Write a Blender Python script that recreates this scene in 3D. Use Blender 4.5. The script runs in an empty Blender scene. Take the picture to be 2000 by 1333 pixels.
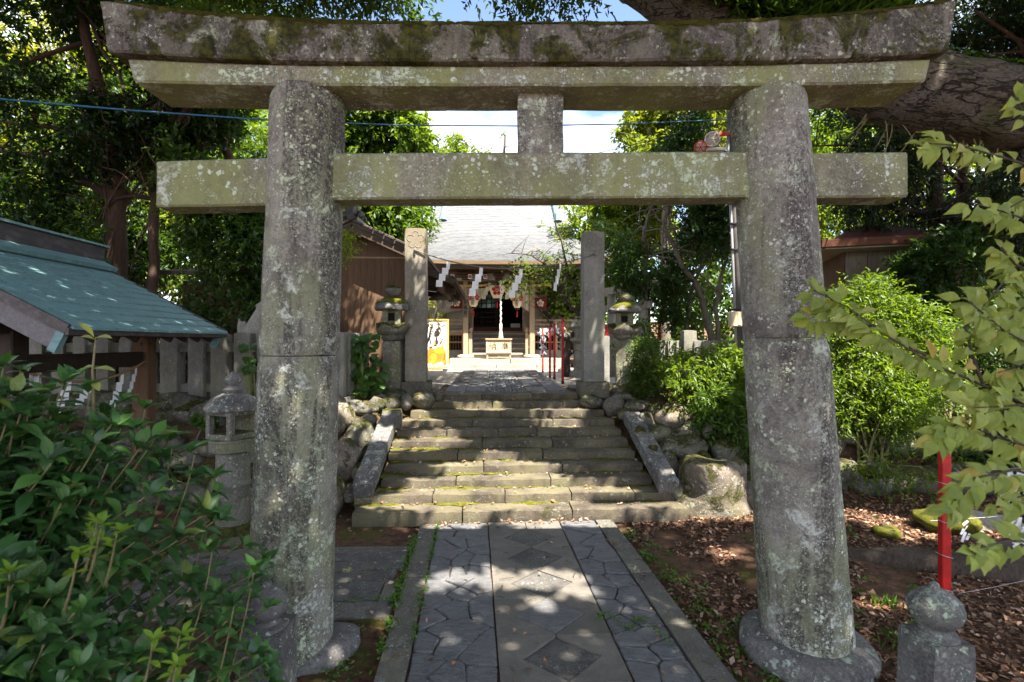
import bpy, bmesh, math, random
import numpy as np
from mathutils import Vector, Matrix, noise as mnoise
R = math.radians
random.seed(7)
scene = bpy.context.scene
COL = scene.collection

# ---------------------------------------------------------------- camera, sky, sun, exposure
cam_d = bpy.data.cameras.new("camera")
cam_d.lens, cam_d.sensor_width = 18.0, 36.0
cam_d.clip_start, cam_d.clip_end = 0.05, 2000
cam_d.dof.use_dof = True
cam_d.dof.focus_distance = 6.5
cam_d.dof.aperture_fstop = 2.6
cam = bpy.data.objects.new("camera", cam_d)
cam.location, cam.rotation_euler = (0, 0, 2.0), (R(90), 0, 0)
COL.objects.link(cam)
scene.camera = cam

SUN_EL, SUN_AZ = R(61), R(33.5)          # sun behind the camera, to its right
S = Vector((math.sin(SUN_AZ) * math.cos(SUN_EL), -math.cos(SUN_AZ) * math.cos(SUN_EL), math.sin(SUN_EL)))
world = bpy.data.worlds.new("World")
scene.world = world
world.use_nodes = True
wn = world.node_tree
for n in list(wn.nodes):
    wn.nodes.remove(n)
w_out = wn.nodes.new("ShaderNodeOutputWorld")
w_bg = wn.nodes.new("ShaderNodeBackground")
w_bg.inputs["Strength"].default_value = 0.08
w_sky = wn.nodes.new("ShaderNodeTexSky")
w_sky.sky_type = "NISHITA"
w_sky.sun_disc = False
w_sky.sun_elevation = SUN_EL
w_sky.sun_rotation = math.atan2(S.x, S.y)
w_tc = wn.nodes.new("ShaderNodeTexCoord")
w_map = wn.nodes.new("ShaderNodeMapping")
w_map.inputs["Location"].default_value = (1.3, 0.1, 0.2)
w_map.inputs["Scale"].default_value = (1.0, 1.0, 1.6)
w_noise = wn.nodes.new("ShaderNodeTexNoise")
w_noise.inputs["Scale"].default_value = 1.7
w_noise.inputs["Detail"].default_value = 7
w_noise.inputs["Roughness"].default_value = 0.55
w_ramp = wn.nodes.new("ShaderNodeValToRGB")
w_ramp.color_ramp.elements[0].position = 0.43
w_ramp.color_ramp.elements[1].position = 0.55
w_mix = wn.nodes.new("ShaderNodeMixRGB")
w_mix.inputs["Color2"].default_value = (7.0, 7.2, 7.6, 1)
wn.links.new(w_tc.outputs["Generated"], w_map.inputs["Vector"])
wn.links.new(w_map.outputs["Vector"], w_noise.inputs["Vector"])
wn.links.new(w_noise.outputs["Fac"], w_ramp.inputs["Fac"])
wn.links.new(w_ramp.outputs["Color"], w_mix.inputs["Fac"])
wn.links.new(w_sky.outputs["Color"], w_mix.inputs["Color1"])
wn.links.new(w_mix.outputs["Color"], w_bg.inputs["Color"])
wn.links.new(w_bg.outputs["Background"], w_out.inputs["Surface"])

sun_d = bpy.data.lights.new("sun", "SUN")
sun_d.energy, sun_d.angle, sun_d.color = 5.0, R(0.53), (1.0, 0.915, 0.79)
sun = bpy.data.objects.new("sun", sun_d)
sun.rotation_euler = S.to_track_quat("Z", "Y").to_euler()
sun.location = S * 60
COL.objects.link(sun)
vs = scene.view_settings
vs.view_transform, vs.look, vs.gamma, vs.use_curve_mapping = "Standard", "None", 1.0, False
vs.exposure = 2.3
scene.cycles.max_bounces = 6
scene.cycles.diffuse_bounces = 2
scene.cycles.transparent_max_bounces = 6

H = 1.13                                  # height of the upper terrace over the lower path
def PX(px, py, z):
    return Vector(((px - 1000) / 1000 * z, z, 2 + (667 - py) / 1000 * z))
def F2(a, Y, h=0.0):                      # stair and shrine axis: a to the right of it, Y along it
    return Vector((.04 - .042 * (Y - 5.66) + a, Y + .042 * a, h))
def F1(a, d, h=0.0):                      # lower path axis
    return Vector((.465 + .9973 * a - .0728 * d, .0728 * a + .9973 * d, h))
def C(r, g, b):
    f = lambda c: (c / 255 / 12.92) if c <= 10 else ((c / 255 + .055) / 1.055) ** 2.4
    return (f(r), f(g), f(b), 1)

# ---------------------------------------------------------------- materials
class NT:
    def __init__(s, name):
        s.m = bpy.data.materials.new(name)
        s.m.use_nodes = True
        s.t = s.m.node_tree
        for n in list(s.t.nodes):
            s.t.nodes.remove(n)
        s.out = s.t.nodes.new("ShaderNodeOutputMaterial")
        s._co = None
    def n(s, typ, **kw):
        nd = s.t.nodes.new(typ)
        for k, v in kw.items():
            if k in ("op",): nd.operation = v
            elif k == "attr": nd.attribute_name = v
            elif k == "feature": nd.feature = v
            elif k == "blend": nd.blend_type = v
            else: s.put(nd.inputs[k.replace("_", " ")], v)
        return nd
    def put(s, sock, v):
        if isinstance(v, bpy.types.NodeSocket): s.t.links.new(v, sock)
        else:
            if sock.type == "RGBA" and len(v) == 3: v = (*v, 1)
            sock.default_value = v
    def co(s, scale=(1, 1, 1), rot=(0, 0, 0)):
        if s._co is None:
            tc = s.n("ShaderNodeTexCoord"); oi = s.n("ShaderNodeObjectInfo")
            mul = s.n("ShaderNodeMath", op="MULTIPLY"); s.put(mul.inputs[0], oi.outputs["Random"]); mul.inputs[1].default_value = 37.0
            add = s.n("ShaderNodeVectorMath", op="ADD")
            s.put(add.inputs[0], tc.outputs["Object"]); s.put(add.inputs[1], mul.outputs[0])
            s._co = add.outputs[0]; s.rand = oi.outputs["Random"]
        if scale == (1, 1, 1) and rot == (0, 0, 0): return s._co
        mp = s.n("ShaderNodeMapping", Vector=s._co)
        mp.inputs["Scale"].default_value = scale; mp.inputs["Rotation"].default_value = rot
        return mp.outputs[0]
    def noise(s, scale, detail=6, rough=.6, dist=0, co=None):
        return s.n("ShaderNodeTexNoise", Vector=co or s.co(), Scale=scale, Detail=detail, Roughness=rough, Distortion=dist).outputs["Fac"]
    def math(s, op, a, b=0.0, clamp=False):
        m = s.n("ShaderNodeMath", op=op); m.use_clamp = clamp
        s.put(m.inputs[0], a); s.put(m.inputs[1], b)
        return m.outputs[0]
    def step(s, x, a, b):                 # smooth 0..1 between a and b
        m = s.n("ShaderNodeMapRange"); m.interpolation_type = "SMOOTHSTEP"
        s.put(m.inputs["Value"], x); m.inputs["From Min"].default_value = a; m.inputs["From Max"].default_value = b
        return m.outputs[0]
    def mix(s, f, a, b, blend="MIX"):
        m = s.n("ShaderNodeMixRGB", blend=blend); s.put(m.inputs[0], f); s.put(m.inputs[1], a); s.put(m.inputs[2], b)
        return m.outputs[0]
    def ramp(s, f, *stops):
        r = s.n("ShaderNodeValToRGB", Fac=f); e = r.color_ramp.elements
        while len(e) < len(stops): e.new(0.5)
        for el, (p, c) in zip(e, stops): el.position = p; el.color = c if len(c) == 4 else (*c, 1)
        return r.outputs["Color"]
    def bump(s, h, dist=.01, strength=1.0, prev=None):
        b = s.n("ShaderNodeBump", Height=h, Distance=dist, Strength=strength)
        if prev is not None: s.put(b.inputs["Normal"], prev)
        return b.outputs["Normal"]
    def done(s, col, rough=.8, normal=None, spec=.3, metal=0.0, **kw):
        p = s.n("ShaderNodeBsdfPrincipled")
        s.put(p.inputs["Base Color"], col); s.put(p.inputs["Roughness"], rough)
        s.put(p.inputs["Specular IOR Level"], spec); s.put(p.inputs["Metallic"], metal)
        if normal is not None: s.put(p.inputs["Normal"], normal)
        s.t.links.new(p.outputs[0], s.out.inputs[0])
        return s.m

MAT = {}
def stone(name, c1, c2, own=True, dark=None, lichen=.5, lcol=(.40, .44, .40), lscale=26, tint=None, tint_amt=.5, moss=0.0, moss_side=0.0, streak=0.0, grain=60, bump=.004, blotch=.5, fleck=0.0):
    s = NT(name)
    if not own: s._co = s.n('ShaderNodeTexCoord').outputs['Object']
    co = s.co()
    n1 = s.noise(2.2, 8, .65); n2 = s.noise(grain, 4, .7); n3 = s.noise(9, 6, .7, 1.0)
    v = s.math("ADD", s.math("MULTIPLY", n1, .6), s.math("MULTIPLY", n3, .4))
    col = s.mix(s.step(v, .36, .64), c1, c2)
    col = s.mix(s.math("MULTIPLY", s.step(n2, .35, .68), .75), col, s.mix(.62, col, (.02, .02, .02)))
    if tint is not None:
        col = s.mix(s.math("MULTIPLY", s.step(s.noise(1.6, 5, .6, .5, s.co((1, 1, .5))), .42, .62), tint_amt), col, tint)
    if dark is not None:
        st = s.step(s.noise(1.0, 6, .7, .6, s.co((4.0, 4.0, .45))), .46, .56)
        brk = s.step(s.math("ADD", s.math("MULTIPLY", n2, .5), s.math("MULTIPLY", s.noise(26, 8, .78), .5)), .40, .56)
        col = s.mix(s.math("MULTIPLY", s.math("MULTIPLY", st, brk), streak), col, dark)
        sp = s.step(s.noise(17, 8, .75), .56, .68)
        col = s.mix(s.math("MULTIPLY", sp, blotch), col, dark)
    hgt = n2
    if lichen > 0:
        dn = s.n("ShaderNodeTexNoise", Vector=co, Scale=lscale * 2.2, Detail=4)
        off = s.n("ShaderNodeVectorMath", op="SCALE", Vector=dn.outputs["Color"]); off.inputs["Scale"].default_value = .9 / lscale
        cod = s.n("ShaderNodeVectorMath", op="ADD"); s.put(cod.inputs[0], co); s.put(cod.inputs[1], off.outputs[0])
        tot = None
        for k, (sc, lim, th) in enumerate(((lscale, .46, .50), (lscale * .6, .36, .55), (lscale * 2.3, .42, .44))):
            vo = s.n("ShaderNodeTexVoronoi", Vector=cod.outputs[0], Scale=sc)
            sep = s.n("ShaderNodeSeparateColor", Color=vo.outputs["Color"])
            rad = s.math("MULTIPLY", s.math("POWER", sep.outputs[0], 1.6), lim)
            m = s.step(s.math("SUBTRACT", rad, vo.outputs["Distance"]), -.02, .05)
            cl = s.step(s.noise(1.9 + k * 1.3, 5, .65, .3), th + .045 - .07 * lichen, th + .12 - .07 * lichen)
            m = s.math("MULTIPLY", m, cl)
            tot = m if tot is None else s.math("MAXIMUM", tot, m)
        big = s.step(s.noise(5.5, 9, .74, .4), .60 - .07 * lichen, .66 - .06 * lichen)
        big = s.math("MULTIPLY", big, s.step(s.noise(40, 5, .7), .36, .55))
        tot = s.math("MAXIMUM", tot, s.math("MULTIPLY", big, .85))
        if fleck > 0:
            cl = s.noise(1.7, 5, .6, .4); cl2 = s.noise(4.5, 5, .65, .4)
            for sc, amp, th in ((30, .85, .585), (85, .6, .60), (14, .9, .64)):
                v_ = s.math("ADD", s.noise(sc, 9, .8, .2), s.math("MULTIPLY", s.math("SUBTRACT", s.math("ADD", s.math("MULTIPLY", cl, .6), s.math("MULTIPLY", cl2, .4)), .5), amp))
                tot = s.math("MAXIMUM", tot, s.math("MULTIPLY", s.step(v_, th, th + .045), fleck))
        tot = s.math("MULTIPLY", tot, min(1, .45 + lichen * .6))
        lc = s.mix(s.step(s.noise(3.1, 3), .4, .6), lcol, tuple(x * y for x, y in zip(lcol, (.92, 1.0, .78))))
        col = s.mix(tot, col, lc)
        hgt = s.math("ADD", hgt, s.math("MULTIPLY", tot, .8))
    if moss > 0 or moss_side > 0:
        g = s.n("ShaderNodeNewGeometry"); sx = s.n("ShaderNodeSeparateXYZ", Vector=g.outputs["Normal"])
        mn = s.noise(3.4, 7, .7, .6); mf = s.noise(55, 4, .8)
        up = s.math("MULTIPLY", s.step(sx.outputs[2], .15, .8), moss)
        k = s.math("ADD", s.math("ADD", s.math("MULTIPLY", mn, 1.0), up), s.math("MULTIPLY", mf, .25))
        mm = s.step(k, .80 - .22 * moss_side, .88 - .22 * moss_side)
        mc = s.mix(s.step(s.noise(21, 5, .7), .35, .65), (.018, .019, .005), (.085, .085, .014))
        col = s.mix(mm, col, mc)
        hgt = s.math("ADD", hgt, s.math("MULTIPLY", s.math("MULTIPLY", mm, s.noise(150, 3)), 2.0))
    nb = s.bump(s.math("ADD", s.math("MULTIPLY", hgt, .7), s.math("MULTIPLY", n3, 1.2)), bump, .9)
    MAT[name] = s.done(col, s.math("ADD", s.math("MULTIPLY", n2, .15), .75), nb, .25)
stone("torii_stone", (.145, .128, .12), (.38, .358, .325), own=False, dark=(.050, .042, .044), lichen=.85, lcol=(.55, .57, .53), lscale=33, tint=(.215, .23, .13), tint_amt=.68, streak=.95, bump=.007, blotch=.7, fleck=.9)
stone("torii_beam_stone", (.18, .168, .12), (.38, .362, .28), own=False, dark=(.085, .078, .07), lichen=.8, lcol=(.56, .60, .57), lscale=28, tint=(.235, .255, .105), tint_amt=.8, streak=.35, bump=.006, blotch=.4, fleck=.95)
stone("torii_cap_stone", (.11, .096, .09), (.26, .23, .212), own=False, dark=(.03, .026, .026), lichen=.6, lcol=(.47, .49, .45), lscale=20, tint=(.15, .14, .10), streak=.7, fleck=.7, moss=.05, moss_side=.92, bump=.008, blotch=.7)
stone("post_stone", (.10, .092, .092), (.21, .20, .195), dark=(.03, .026, .028), lichen=.6, lcol=(.42, .46, .44), lscale=13, fleck=.8, streak=.3, bump=.006, blotch=.6)
stone("lantern_stone", (.12, .115, .10), (.25, .235, .205), dark=(.04, .036, .034), lichen=.45, lcol=(.36, .38, .33), lscale=26, tint=(.16, .17, .07), tint_amt=.5, streak=.35, moss=.25, bump=.006)
stone("mossy_stone", (.10, .09, .075), (.21, .19, .165), dark=(.035, .032, .03), lichen=.5, lcol=(.33, .35, .31), lscale=22, tint=(.13, .14, .06), moss=.75, moss_side=.1, bump=.012)
stone("boulder", fleck=.5, c1=(.085, .077, .065), c2=(.195, .178, .15), dark=(.04, .036, .034), lichen=.55, lcol=(.34, .36, .32), lscale=15, tint=(.15, .15, .075), moss=.10, moss_side=.5, bump=.014)
stone("boulder_mossy", (.115, .095, .075), (.26, .22, .18), dark=(.04, .034, .03), lichen=.5, lcol=(.40, .39, .36), lscale=13, tint=(.13, .12, .05), moss=.10, moss_side=.62, bump=.015)
stone("granite", (.20, .195, .185), (.33, .32, .30), dark=(.07, .066, .06), lichen=.12, grain=140, lcol=(.38, .40, .37), tint=(.22, .22, .15), streak=.28, bump=.003, blotch=.25)
stone("granite_warm", (.19, .175, .15), (.31, .285, .24), dark=(.09, .075, .055), lichen=.15, grain=140, lcol=(.38, .38, .33), tint=(.21, .165, .09), streak=.25, bump=.003, blotch=.2)
stone("step_stone", (.056, .045, .034), (.130, .107, .082), dark=(.05, .042, .036), lichen=.12, lcol=(.30, .30, .26), tint=(.17, .155, .085), tint_amt=.5, moss=.06, moss_side=.1, bump=.008, blotch=.3)
stone("kerb_stone_mat", (.085, .078, .072), (.155, .145, .13), dark=(.06, .055, .05), lichen=.05, tint=(.15, .15, .10), tint_amt=.3, bump=.004, blotch=.25)
stone("concrete", (.125, .115, .10), (.19, .176, .155), dark=(.10, .093, .085), lichen=.0, grain=170, bump=.002, blotch=.2)
stone("slab_stone", (.068, .065, .062), (.135, .128, .12), dark=(.055, .05, .048), lichen=.05, bump=.005, blotch=.3)
stone("pale_stone", (.28, .26, .22), (.45, .42, .36), dark=(.15, .13, .10), lichen=.05, bump=.004, blotch=.2)

def slate():
    s = NT("slate")
    a = s.noise(7, 8, .75, 1.5, s.co((1, 3.2, 1), (0, 0, .5))); b = s.noise(55, 6, .75, .5, s.co((1, 2.5, 1), (0, 0, .4)))
    v = s.math("ADD", s.math("MULTIPLY", a, .55), s.math("MULTIPLY", b, .45))
    col = s.mix(s.step(v, .33, .66), (.030, .033, .040), (.185, .190, .202))
    s.co(); col = s.mix(s.math("MULTIPLY", s.rand, .35), col, (.15, .145, .14))
    MAT["slate"] = s.done(col, .62, s.bump(v, .016, 1.0), .35)
slate()

def plain(name, c1, c2, scale=12, rough=.7, bump=.002, sc=(1, 1, 1), detail=6, spec=.3, metal=0.0):
    s = NT(name)
    n = s.noise(scale, detail, .65, .3, s.co(sc)); n2 = s.noise(scale * 5, 4, .7, 0, s.co(sc))
    v = s.math("ADD", s.math("MULTIPLY", n, .65), s.math("MULTIPLY", n2, .35))
    MAT[name] = s.done(s.mix(s.step(v, .34, .66), c1, c2), rough, s.bump(v, bump, .8), spec, metal)
def wood(name, c1, c2, sc=(9, 9, .7), rough=.75, knots=True):
    s = NT(name)
    g = s.noise(3.2, 8, .7, 1.2, s.co(sc)); f = s.noise(14, 5, .75, .4, s.co((sc[0] * 1.4, sc[1] * 1.4, sc[2])))
    v = s.math("ADD", s.math("MULTIPLY", g, .6), s.math("MULTIPLY", f, .4))
    col = s.mix(s.step(v, .32, .68), c1, c2)
    col = s.mix(s.math("MULTIPLY", s.rand, .4), col, s.mix(.45, col, (.01, .008, .006)))
    if knots:
        vo = s.n("ShaderNodeTexVoronoi", Vector=s.co((5, 5, 1.6)), Scale=1.3)
        col = s.mix(s.step(vo.outputs["Distance"], .09, .03), col, tuple(x * .3 for x in c1[:3]))
    MAT[name] = s.done(col, rough, s.bump(v, .004, .9), .25)
wood("wood_brown", (.075, .042, .024), (.16, .094, .055))
wood("wood_fascia", (.05, .036, .026), (.10, .072, .05), (1.2, 5, 9))
wood("wood_dark", (.022, .014, .011), (.05, .033, .026))
wood("wood_grey", (.12, .105, .085), (.25, .215, .17))
wood("wood_grey_flat", (.25, .21, .175), (.44, .38, .315), (.7, 6, 9))
wood("wood_tan", (.26, .17, .10), (.46, .33, .21), (.8, 8, 8), knots=False)
wood("wood_tan_upright", (.27, .19, .125), (.48, .37, .26), knots=False)
wood("wood_red", (.085, .032, .018), (.155, .062, .034), (.8, 8, 8), knots=False)
wood("wood_mauve", (.11, .10, .115), (.22, .205, .22), (8, .8, 8), knots=False)
plain("roof_brown", (.035, .026, .022), (.075, .056, .046), 8, .55)
plain("roof_red", (.065, .024, .020), (.12, .045, .038), 8, .6)
plain("roof_tile_dark", (.012, .010, .010), (.035, .03, .03), 14, .4, .003)
plain("red_paint", (.26, .008, .008), (.50, .014, .014), 9, .45, .0005, spec=.4)
plain("red_paint_old", (.40, .03, .03), (.55, .08, .06), 10, .6)
plain("paper", (.70, .72, .76), (.84, .85, .88), 9, .8, .001)
plain("white_rope", (.62, .58, .52), (.82, .79, .74), 60, .8, .004)
plain("lantern_paper", (.62, .52, .36), (.74, .64, .47), 5, .7, .001)
plain("cloth_cream", (.55, .48, .37), (.70, .62, .50), 6, .9, .002)
plain("cloth_red", (.13, .012, .012), (.19, .025, .022), 8, .85)
plain("crest_red", (.34, .008, .012), (.42, .015, .018), 8, .6, 0)
plain("ink", (.012, .012, .012), (.025, .022, .02), 8, .8, 0)
plain("straw_rope", (.36, .22, .06), (.62, .42, .14), 40, .8, .006)
plain("thin_rope", (.10, .095, .09), (.20, .19, .18), 80, .9, .002)
plain("tan_rope", (.20, .13, .06), (.36, .25, .13), 80, .9, .003)
plain("straw_hat", (.07, .055, .045), (.22, .17, .13), 12, .9, .006, (12, 12, 1))
plain("bulb", (.7, .7, .68), (.8, .8, .78), 4, .3, 0)
plain("gold_frame", (.50, .30, .06), (.66, .43, .12), 9, .5, .001)
plain("board_white", (.76, .75, .73), (.82, .81, .79), 4, .6, 0)
plain("print_orange", (.55, .14, .02), (.80, .26, .02), 3, .6, 0)
plain("print_yellow", (.85, .47, .02), (.88, .56, .04), 3, .6, 0)
plain("print_robe", (.52, .48, .45), (.72, .69, .66), 5, .6, 0)
plain("print_dark", (.03, .025, .035), (.06, .05, .06), 5, .6, 0)
plain("metal_grey", (.22, .22, .23), (.36, .36, .37), 7, .45, .001, (6, 6, .5), metal=.3)
plain("pole_dark", (.06, .058, .055), (.12, .115, .11), 7, .7, .002, (6, 6, .5))
plain("beige_box", (.48, .40, .27), (.58, .50, .35), 4, .5, 0)
plain("lamp_white", (.55, .54, .52), (.72, .71, .69), 9, .45, 0)
plain("wire_blue", (.02, .09, .20), (.05, .17, .32), 8, .5, 0)
plain("wire_black", (.012, .012, .014), (.02, .02, .022), 8, .5, 0)
plain("wire_pale", (.35, .34, .36), (.5, .49, .52), 8, .4, 0, metal=.5)
plain("gilded", (.45, .38, .20), (.66, .58, .36), 9, .6, .003)
plain("painted_shade", (.006, .006, .006), (.012, .011, .01), 3, .9, 0)  # near-black colour standing in for the shade inside openings
plain("glass_dark", (.03, .10, .085), (.10, .24, .20), 4, .12, 0, spec=.6)
plain("bark_pale", (.10, .085, .078), (.26, .225, .21), 6, .9, .02, (.9, 6, 6))
plain("bark_dark", (.030, .023, .018), (.085, .064, .05), 9, .9, .01, (4, 4, .8))
plain("bark_red", (.045, .027, .020), (.10, .06, .044), 9, .85, .006, (5, 5, .6))
plain("bark_grey", (.09, .078, .06), (.20, .175, .14), 9, .9, .006, (5, 5, .8))
plain("stem_pale", (.11, .095, .045), (.22, .19, .095), 20, .7, .001)
plain("stem_green", (.16, .22, .03), (.26, .32, .05), 20, .6, .001)

def big_bark():
    s = NT("bark_furrowed")
    w = s.noise(1.0, 4, .55, .7, s.co((1.7, 9, 9), (0, .38, 0))); w2 = s.noise(2.0, 4, .55, .5, s.co((1.6, 9, 9), (0, .28, 0)))
    d = s.noise(6, 7, .7); v2 = s.noise(30, 5, .75)
    r1 = s.math("ABSOLUTE", s.math("SUBTRACT", w, .5)); r2 = s.math("ADD", s.math("ABSOLUTE", s.math("SUBTRACT", w2, .5)), .018)
    crack = s.step(s.math("MINIMUM", r1, r2), .0, .034)
    col = s.mix(s.step(v2, .3, .7), (.052, .044, .037), (.13, .108, .096))
    col = s.mix(s.math("MULTIPLY", s.step(s.noise(2.2, 6, .7), .5, .62), .7), col, (.05, .055, .016))
    col = s.mix(s.step(d, .55, .68), col, (.10, .085, .05))
    col = s.mix(crack, (.030, .022, .018), col)
    MAT["bark_furrowed"] = s.done(col, .9, s.bump(s.math("ADD", s.math("MULTIPLY", crack, 1.0), s.math("MULTIPLY", v2, .35)), .03, 1.0), .2)
big_bark()

def copper():
    s = NT("copper_green")
    st = s.noise(7, 7, .7, .3, s.co((.35, 5, 1))); n = s.noise(2.5, 5)
    col = s.mix(s.step(st, .3, .72), (.095, .205, .230), (.20, .345, .37))
    col = s.mix(s.math("MULTIPLY", s.step(n, .5, .7), .35), col, (.12, .17, .16))
    col = s.mix(s.math("MULTIPLY", s.rand, .25), col, (.13, .22, .21))
    MAT["copper_green"] = s.done(col, .5, s.bump(st, .002, .6), .4)
    s = NT("copper_brown")
    st = s.noise(5, 6, .7, .2, s.co((3, 1, 3)))
    col = s.mix(s.step(st, .4, .75), (.038, .030, .032), (.10, .09, .10))
    MAT["copper_brown"] = s.done(col, .5, s.bump(st, .002, .5), .4)
copper()

def roof_silver():
    s = NT("roof_silver")
    st = s.noise(5, 6, .7, .2, s.co((.8, 4, 4))); n = s.noise(1.2, 5)
    col = s.mix(s.step(st, .3, .7), (.115, .12, .128), (.235, .245, .258))
    col = s.mix(s.math("MULTIPLY", s.step(n, .56, .7), .3), col, (.42, .34, .26))
    MAT["roof_silver"] = s.done(col, .38, s.bump(st, .004, .6), .5, .25)
roof_silver()

def ground_mat():
    s = NT("forest_floor")
    n = s.noise(1.1, 8, .7); f = s.noise(16, 8, .75, .5); g = s.noise(70, 5, .75)
    col = s.mix(s.step(f, .34, .66), (.065, .037, .024), (.165, .094, .060))
    col = s.mix(s.math("MULTIPLY", s.step(g, .55, .68), .6), col, (.21, .14, .09))
    moss = s.math("MULTIPLY", s.step(s.math("ADD", s.math("MULTIPLY", s.noise(1.7, 6, .7), .8), s.math("MULTIPLY", s.noise(28, 5), .2)), .53, .60), .85)
    col = s.mix(moss, col, s.mix(g, (.045, .05, .010), (.12, .125, .025)))
    MAT["forest_floor"] = s.done(col, .95, s.bump(s.math("ADD", f, s.math("MULTIPLY", g, .6)), .03, 1.0), .15)
    s = NT("gravel_pale")
    vo = s.n("ShaderNodeTexVoronoi", Vector=s.co(), Scale=45.0)
    col = s.mix(vo.outputs["Color"], (.22, .20, .17), (.42, .39, .34))
    MAT["gravel_pale"] = s.done(col, .9, s.bump(vo.outputs["Distance"], .01), .2)
    s = NT("moss")
    n = s.noise(18, 6, .75); g = s.noise(120, 4, .8)
    col = s.mix(s.step(s.math("ADD", s.math("MULTIPLY", n, .5), s.math("MULTIPLY", g, .5)), .35, .65), (.035, .038, .007), (.155, .155, .022))
    s2 = NT("moss_dark"); n_ = s2.noise(14, 6, .75); g_ = s2.noise(120, 4, .8)
    MAT["moss_dark"] = s2.done(s2.mix(s2.step(s2.math("ADD", s2.math("MULTIPLY", n_, .5), s2.math("MULTIPLY", g_, .5)), .35, .65), (.02, .02, .005), (.085, .08, .014)), .95, s2.bump(g_, .012), .1)
    MAT["moss"] = s.done(col, .95, s.bump(g, .012), .1)
ground_mat()

def leafmat(name, stops, trans=.4, tcol=None, rough=.42, spec=.4, veins=False):
    s = NT(name)
    at = s.n("ShaderNodeAttribute", attr="rnd")
    fac = at.outputs["Fac"]; nrm = None
    if veins:
        s.co(); fac = s.math("ADD", fac, s.math("MULTIPLY", s.math("SUBTRACT", s.rand, .5), .75), True)
    col = s.ramp(fac, *stops)
    if veins:                              # midrib, side veins and a few blemishes, in the leaf's own space
        tc = s.n("ShaderNodeTexCoord"); sx = s.n("ShaderNodeSeparateXYZ", Vector=tc.outputs["Object"])
        ax = s.math("ABSOLUTE", sx.outputs[0]); rib = s.step(ax, .016, .004)
        w = s.math("SINE", s.math("SUBTRACT", s.math("MULTIPLY", sx.outputs[1], 62), s.math("MULTIPLY", ax, 80)))
        vein = s.math("MULTIPLY", s.step(w, .78, .98), .45); vv = s.math("MAXIMUM", rib, vein)
        col = s.mix(s.math("MULTIPLY", vv, .5), col, s.mix(.5, col, (.35, .38, .16)))
        col = s.mix(s.math("MULTIPLY", s.step(s.noise(7, 4, .7), .66, .74), .75), col, (.10, .065, .022))
        col = s.mix(s.math("MULTIPLY", s.step(s.noise(3.0, 5, .6), .45, .7), .35), col, s.mix(.5, col, (.02, .03, .01)))
        nrm = s.bump(s.math("ADD", vv, s.noise(9, 3)), .012, .5)
    p = s.n("ShaderNodeBsdfPrincipled")
    s.put(p.inputs["Base Color"], col); p.inputs["Roughness"].default_value = rough
    if nrm is not None: s.put(p.inputs["Normal"], nrm)
    p.inputs["Specular IOR Level"].default_value = spec
    t = s.n("ShaderNodeBsdfTranslucent")
    if tcol is None: tc = s.mix(1.0, col, (2.4, 2.1, .8), "MULTIPLY")
    else: tc = s.mix(.5, col, tcol)
    s.put(t.inputs["Color"], tc)
    mx = s.n("ShaderNodeMixShader"); mx.inputs[0].default_value = trans
    s.t.links.new(p.outputs[0], mx.inputs[1]); s.t.links.new(t.outputs[0], mx.inputs[2])
    s.t.links.new(mx.outputs[0], s.out.inputs[0])
    MAT[name] = s.m
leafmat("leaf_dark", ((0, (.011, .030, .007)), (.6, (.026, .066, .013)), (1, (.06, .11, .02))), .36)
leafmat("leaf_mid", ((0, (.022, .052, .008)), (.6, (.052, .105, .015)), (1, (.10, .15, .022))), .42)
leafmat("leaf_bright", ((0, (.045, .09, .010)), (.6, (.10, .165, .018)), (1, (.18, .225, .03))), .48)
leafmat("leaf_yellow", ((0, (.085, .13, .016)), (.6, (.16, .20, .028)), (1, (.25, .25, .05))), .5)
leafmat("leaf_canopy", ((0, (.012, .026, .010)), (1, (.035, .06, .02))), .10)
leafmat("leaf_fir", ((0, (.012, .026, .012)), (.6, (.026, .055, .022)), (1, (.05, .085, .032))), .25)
leafmat("leaf_bush", ((0, (.018, .056, .015)), (.6, (.042, .120, .028)), (.93, (.070, .17, .038)), (1, (.09, .20, .036))), .2, None, .36, .5)
leafmat("leaf_new", ((0, (.11, .20, .02)), (1, (.20, .32, .035))), .4)
leafmat("leaf_pale", ((0, (.15, .20, .045)), (.7, (.25, .30, .080)), (.95, (.32, .355, .115)), (1, (.38, .30, .08))), .35, None, .5, .25)
leafmat("leaf_bush_near", ((0, (.013, .043, .012)), (.6, (.030, .090, .021)), (.93, (.060, .15, .032)), (1, (.13, .19, .036))), .2, None, .34, .5, True)
leafmat("leaf_pale_near", ((0, (.17, .235, .05)), (.7, (.28, .345, .085)), (.95, (.36, .41, .13)), (1, (.42, .33, .09))), .38, None, .5, .25, True)
leafmat("leaf_big", ((0, (.03, .085, .018)), (1, (.07, .15, .03))), .35)
leafmat("grass_blade", ((0, (.03, .07, .012)), (1, (.10, .19, .03))), .4)
leafmat("weed_leaf", ((0, (.04, .10, .015)), (1, (.11, .22, .03))), .35)
leafmat("dry_leaf", ((0, (.045, .022, .013)), (.4, (.14, .072, .042)), (.75, (.27, .16, .105)), (.95, (.44, .32, .24)), (1, (.42, .13, .04))), .1, (.3, .15, .06), .7, .25)

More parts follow.
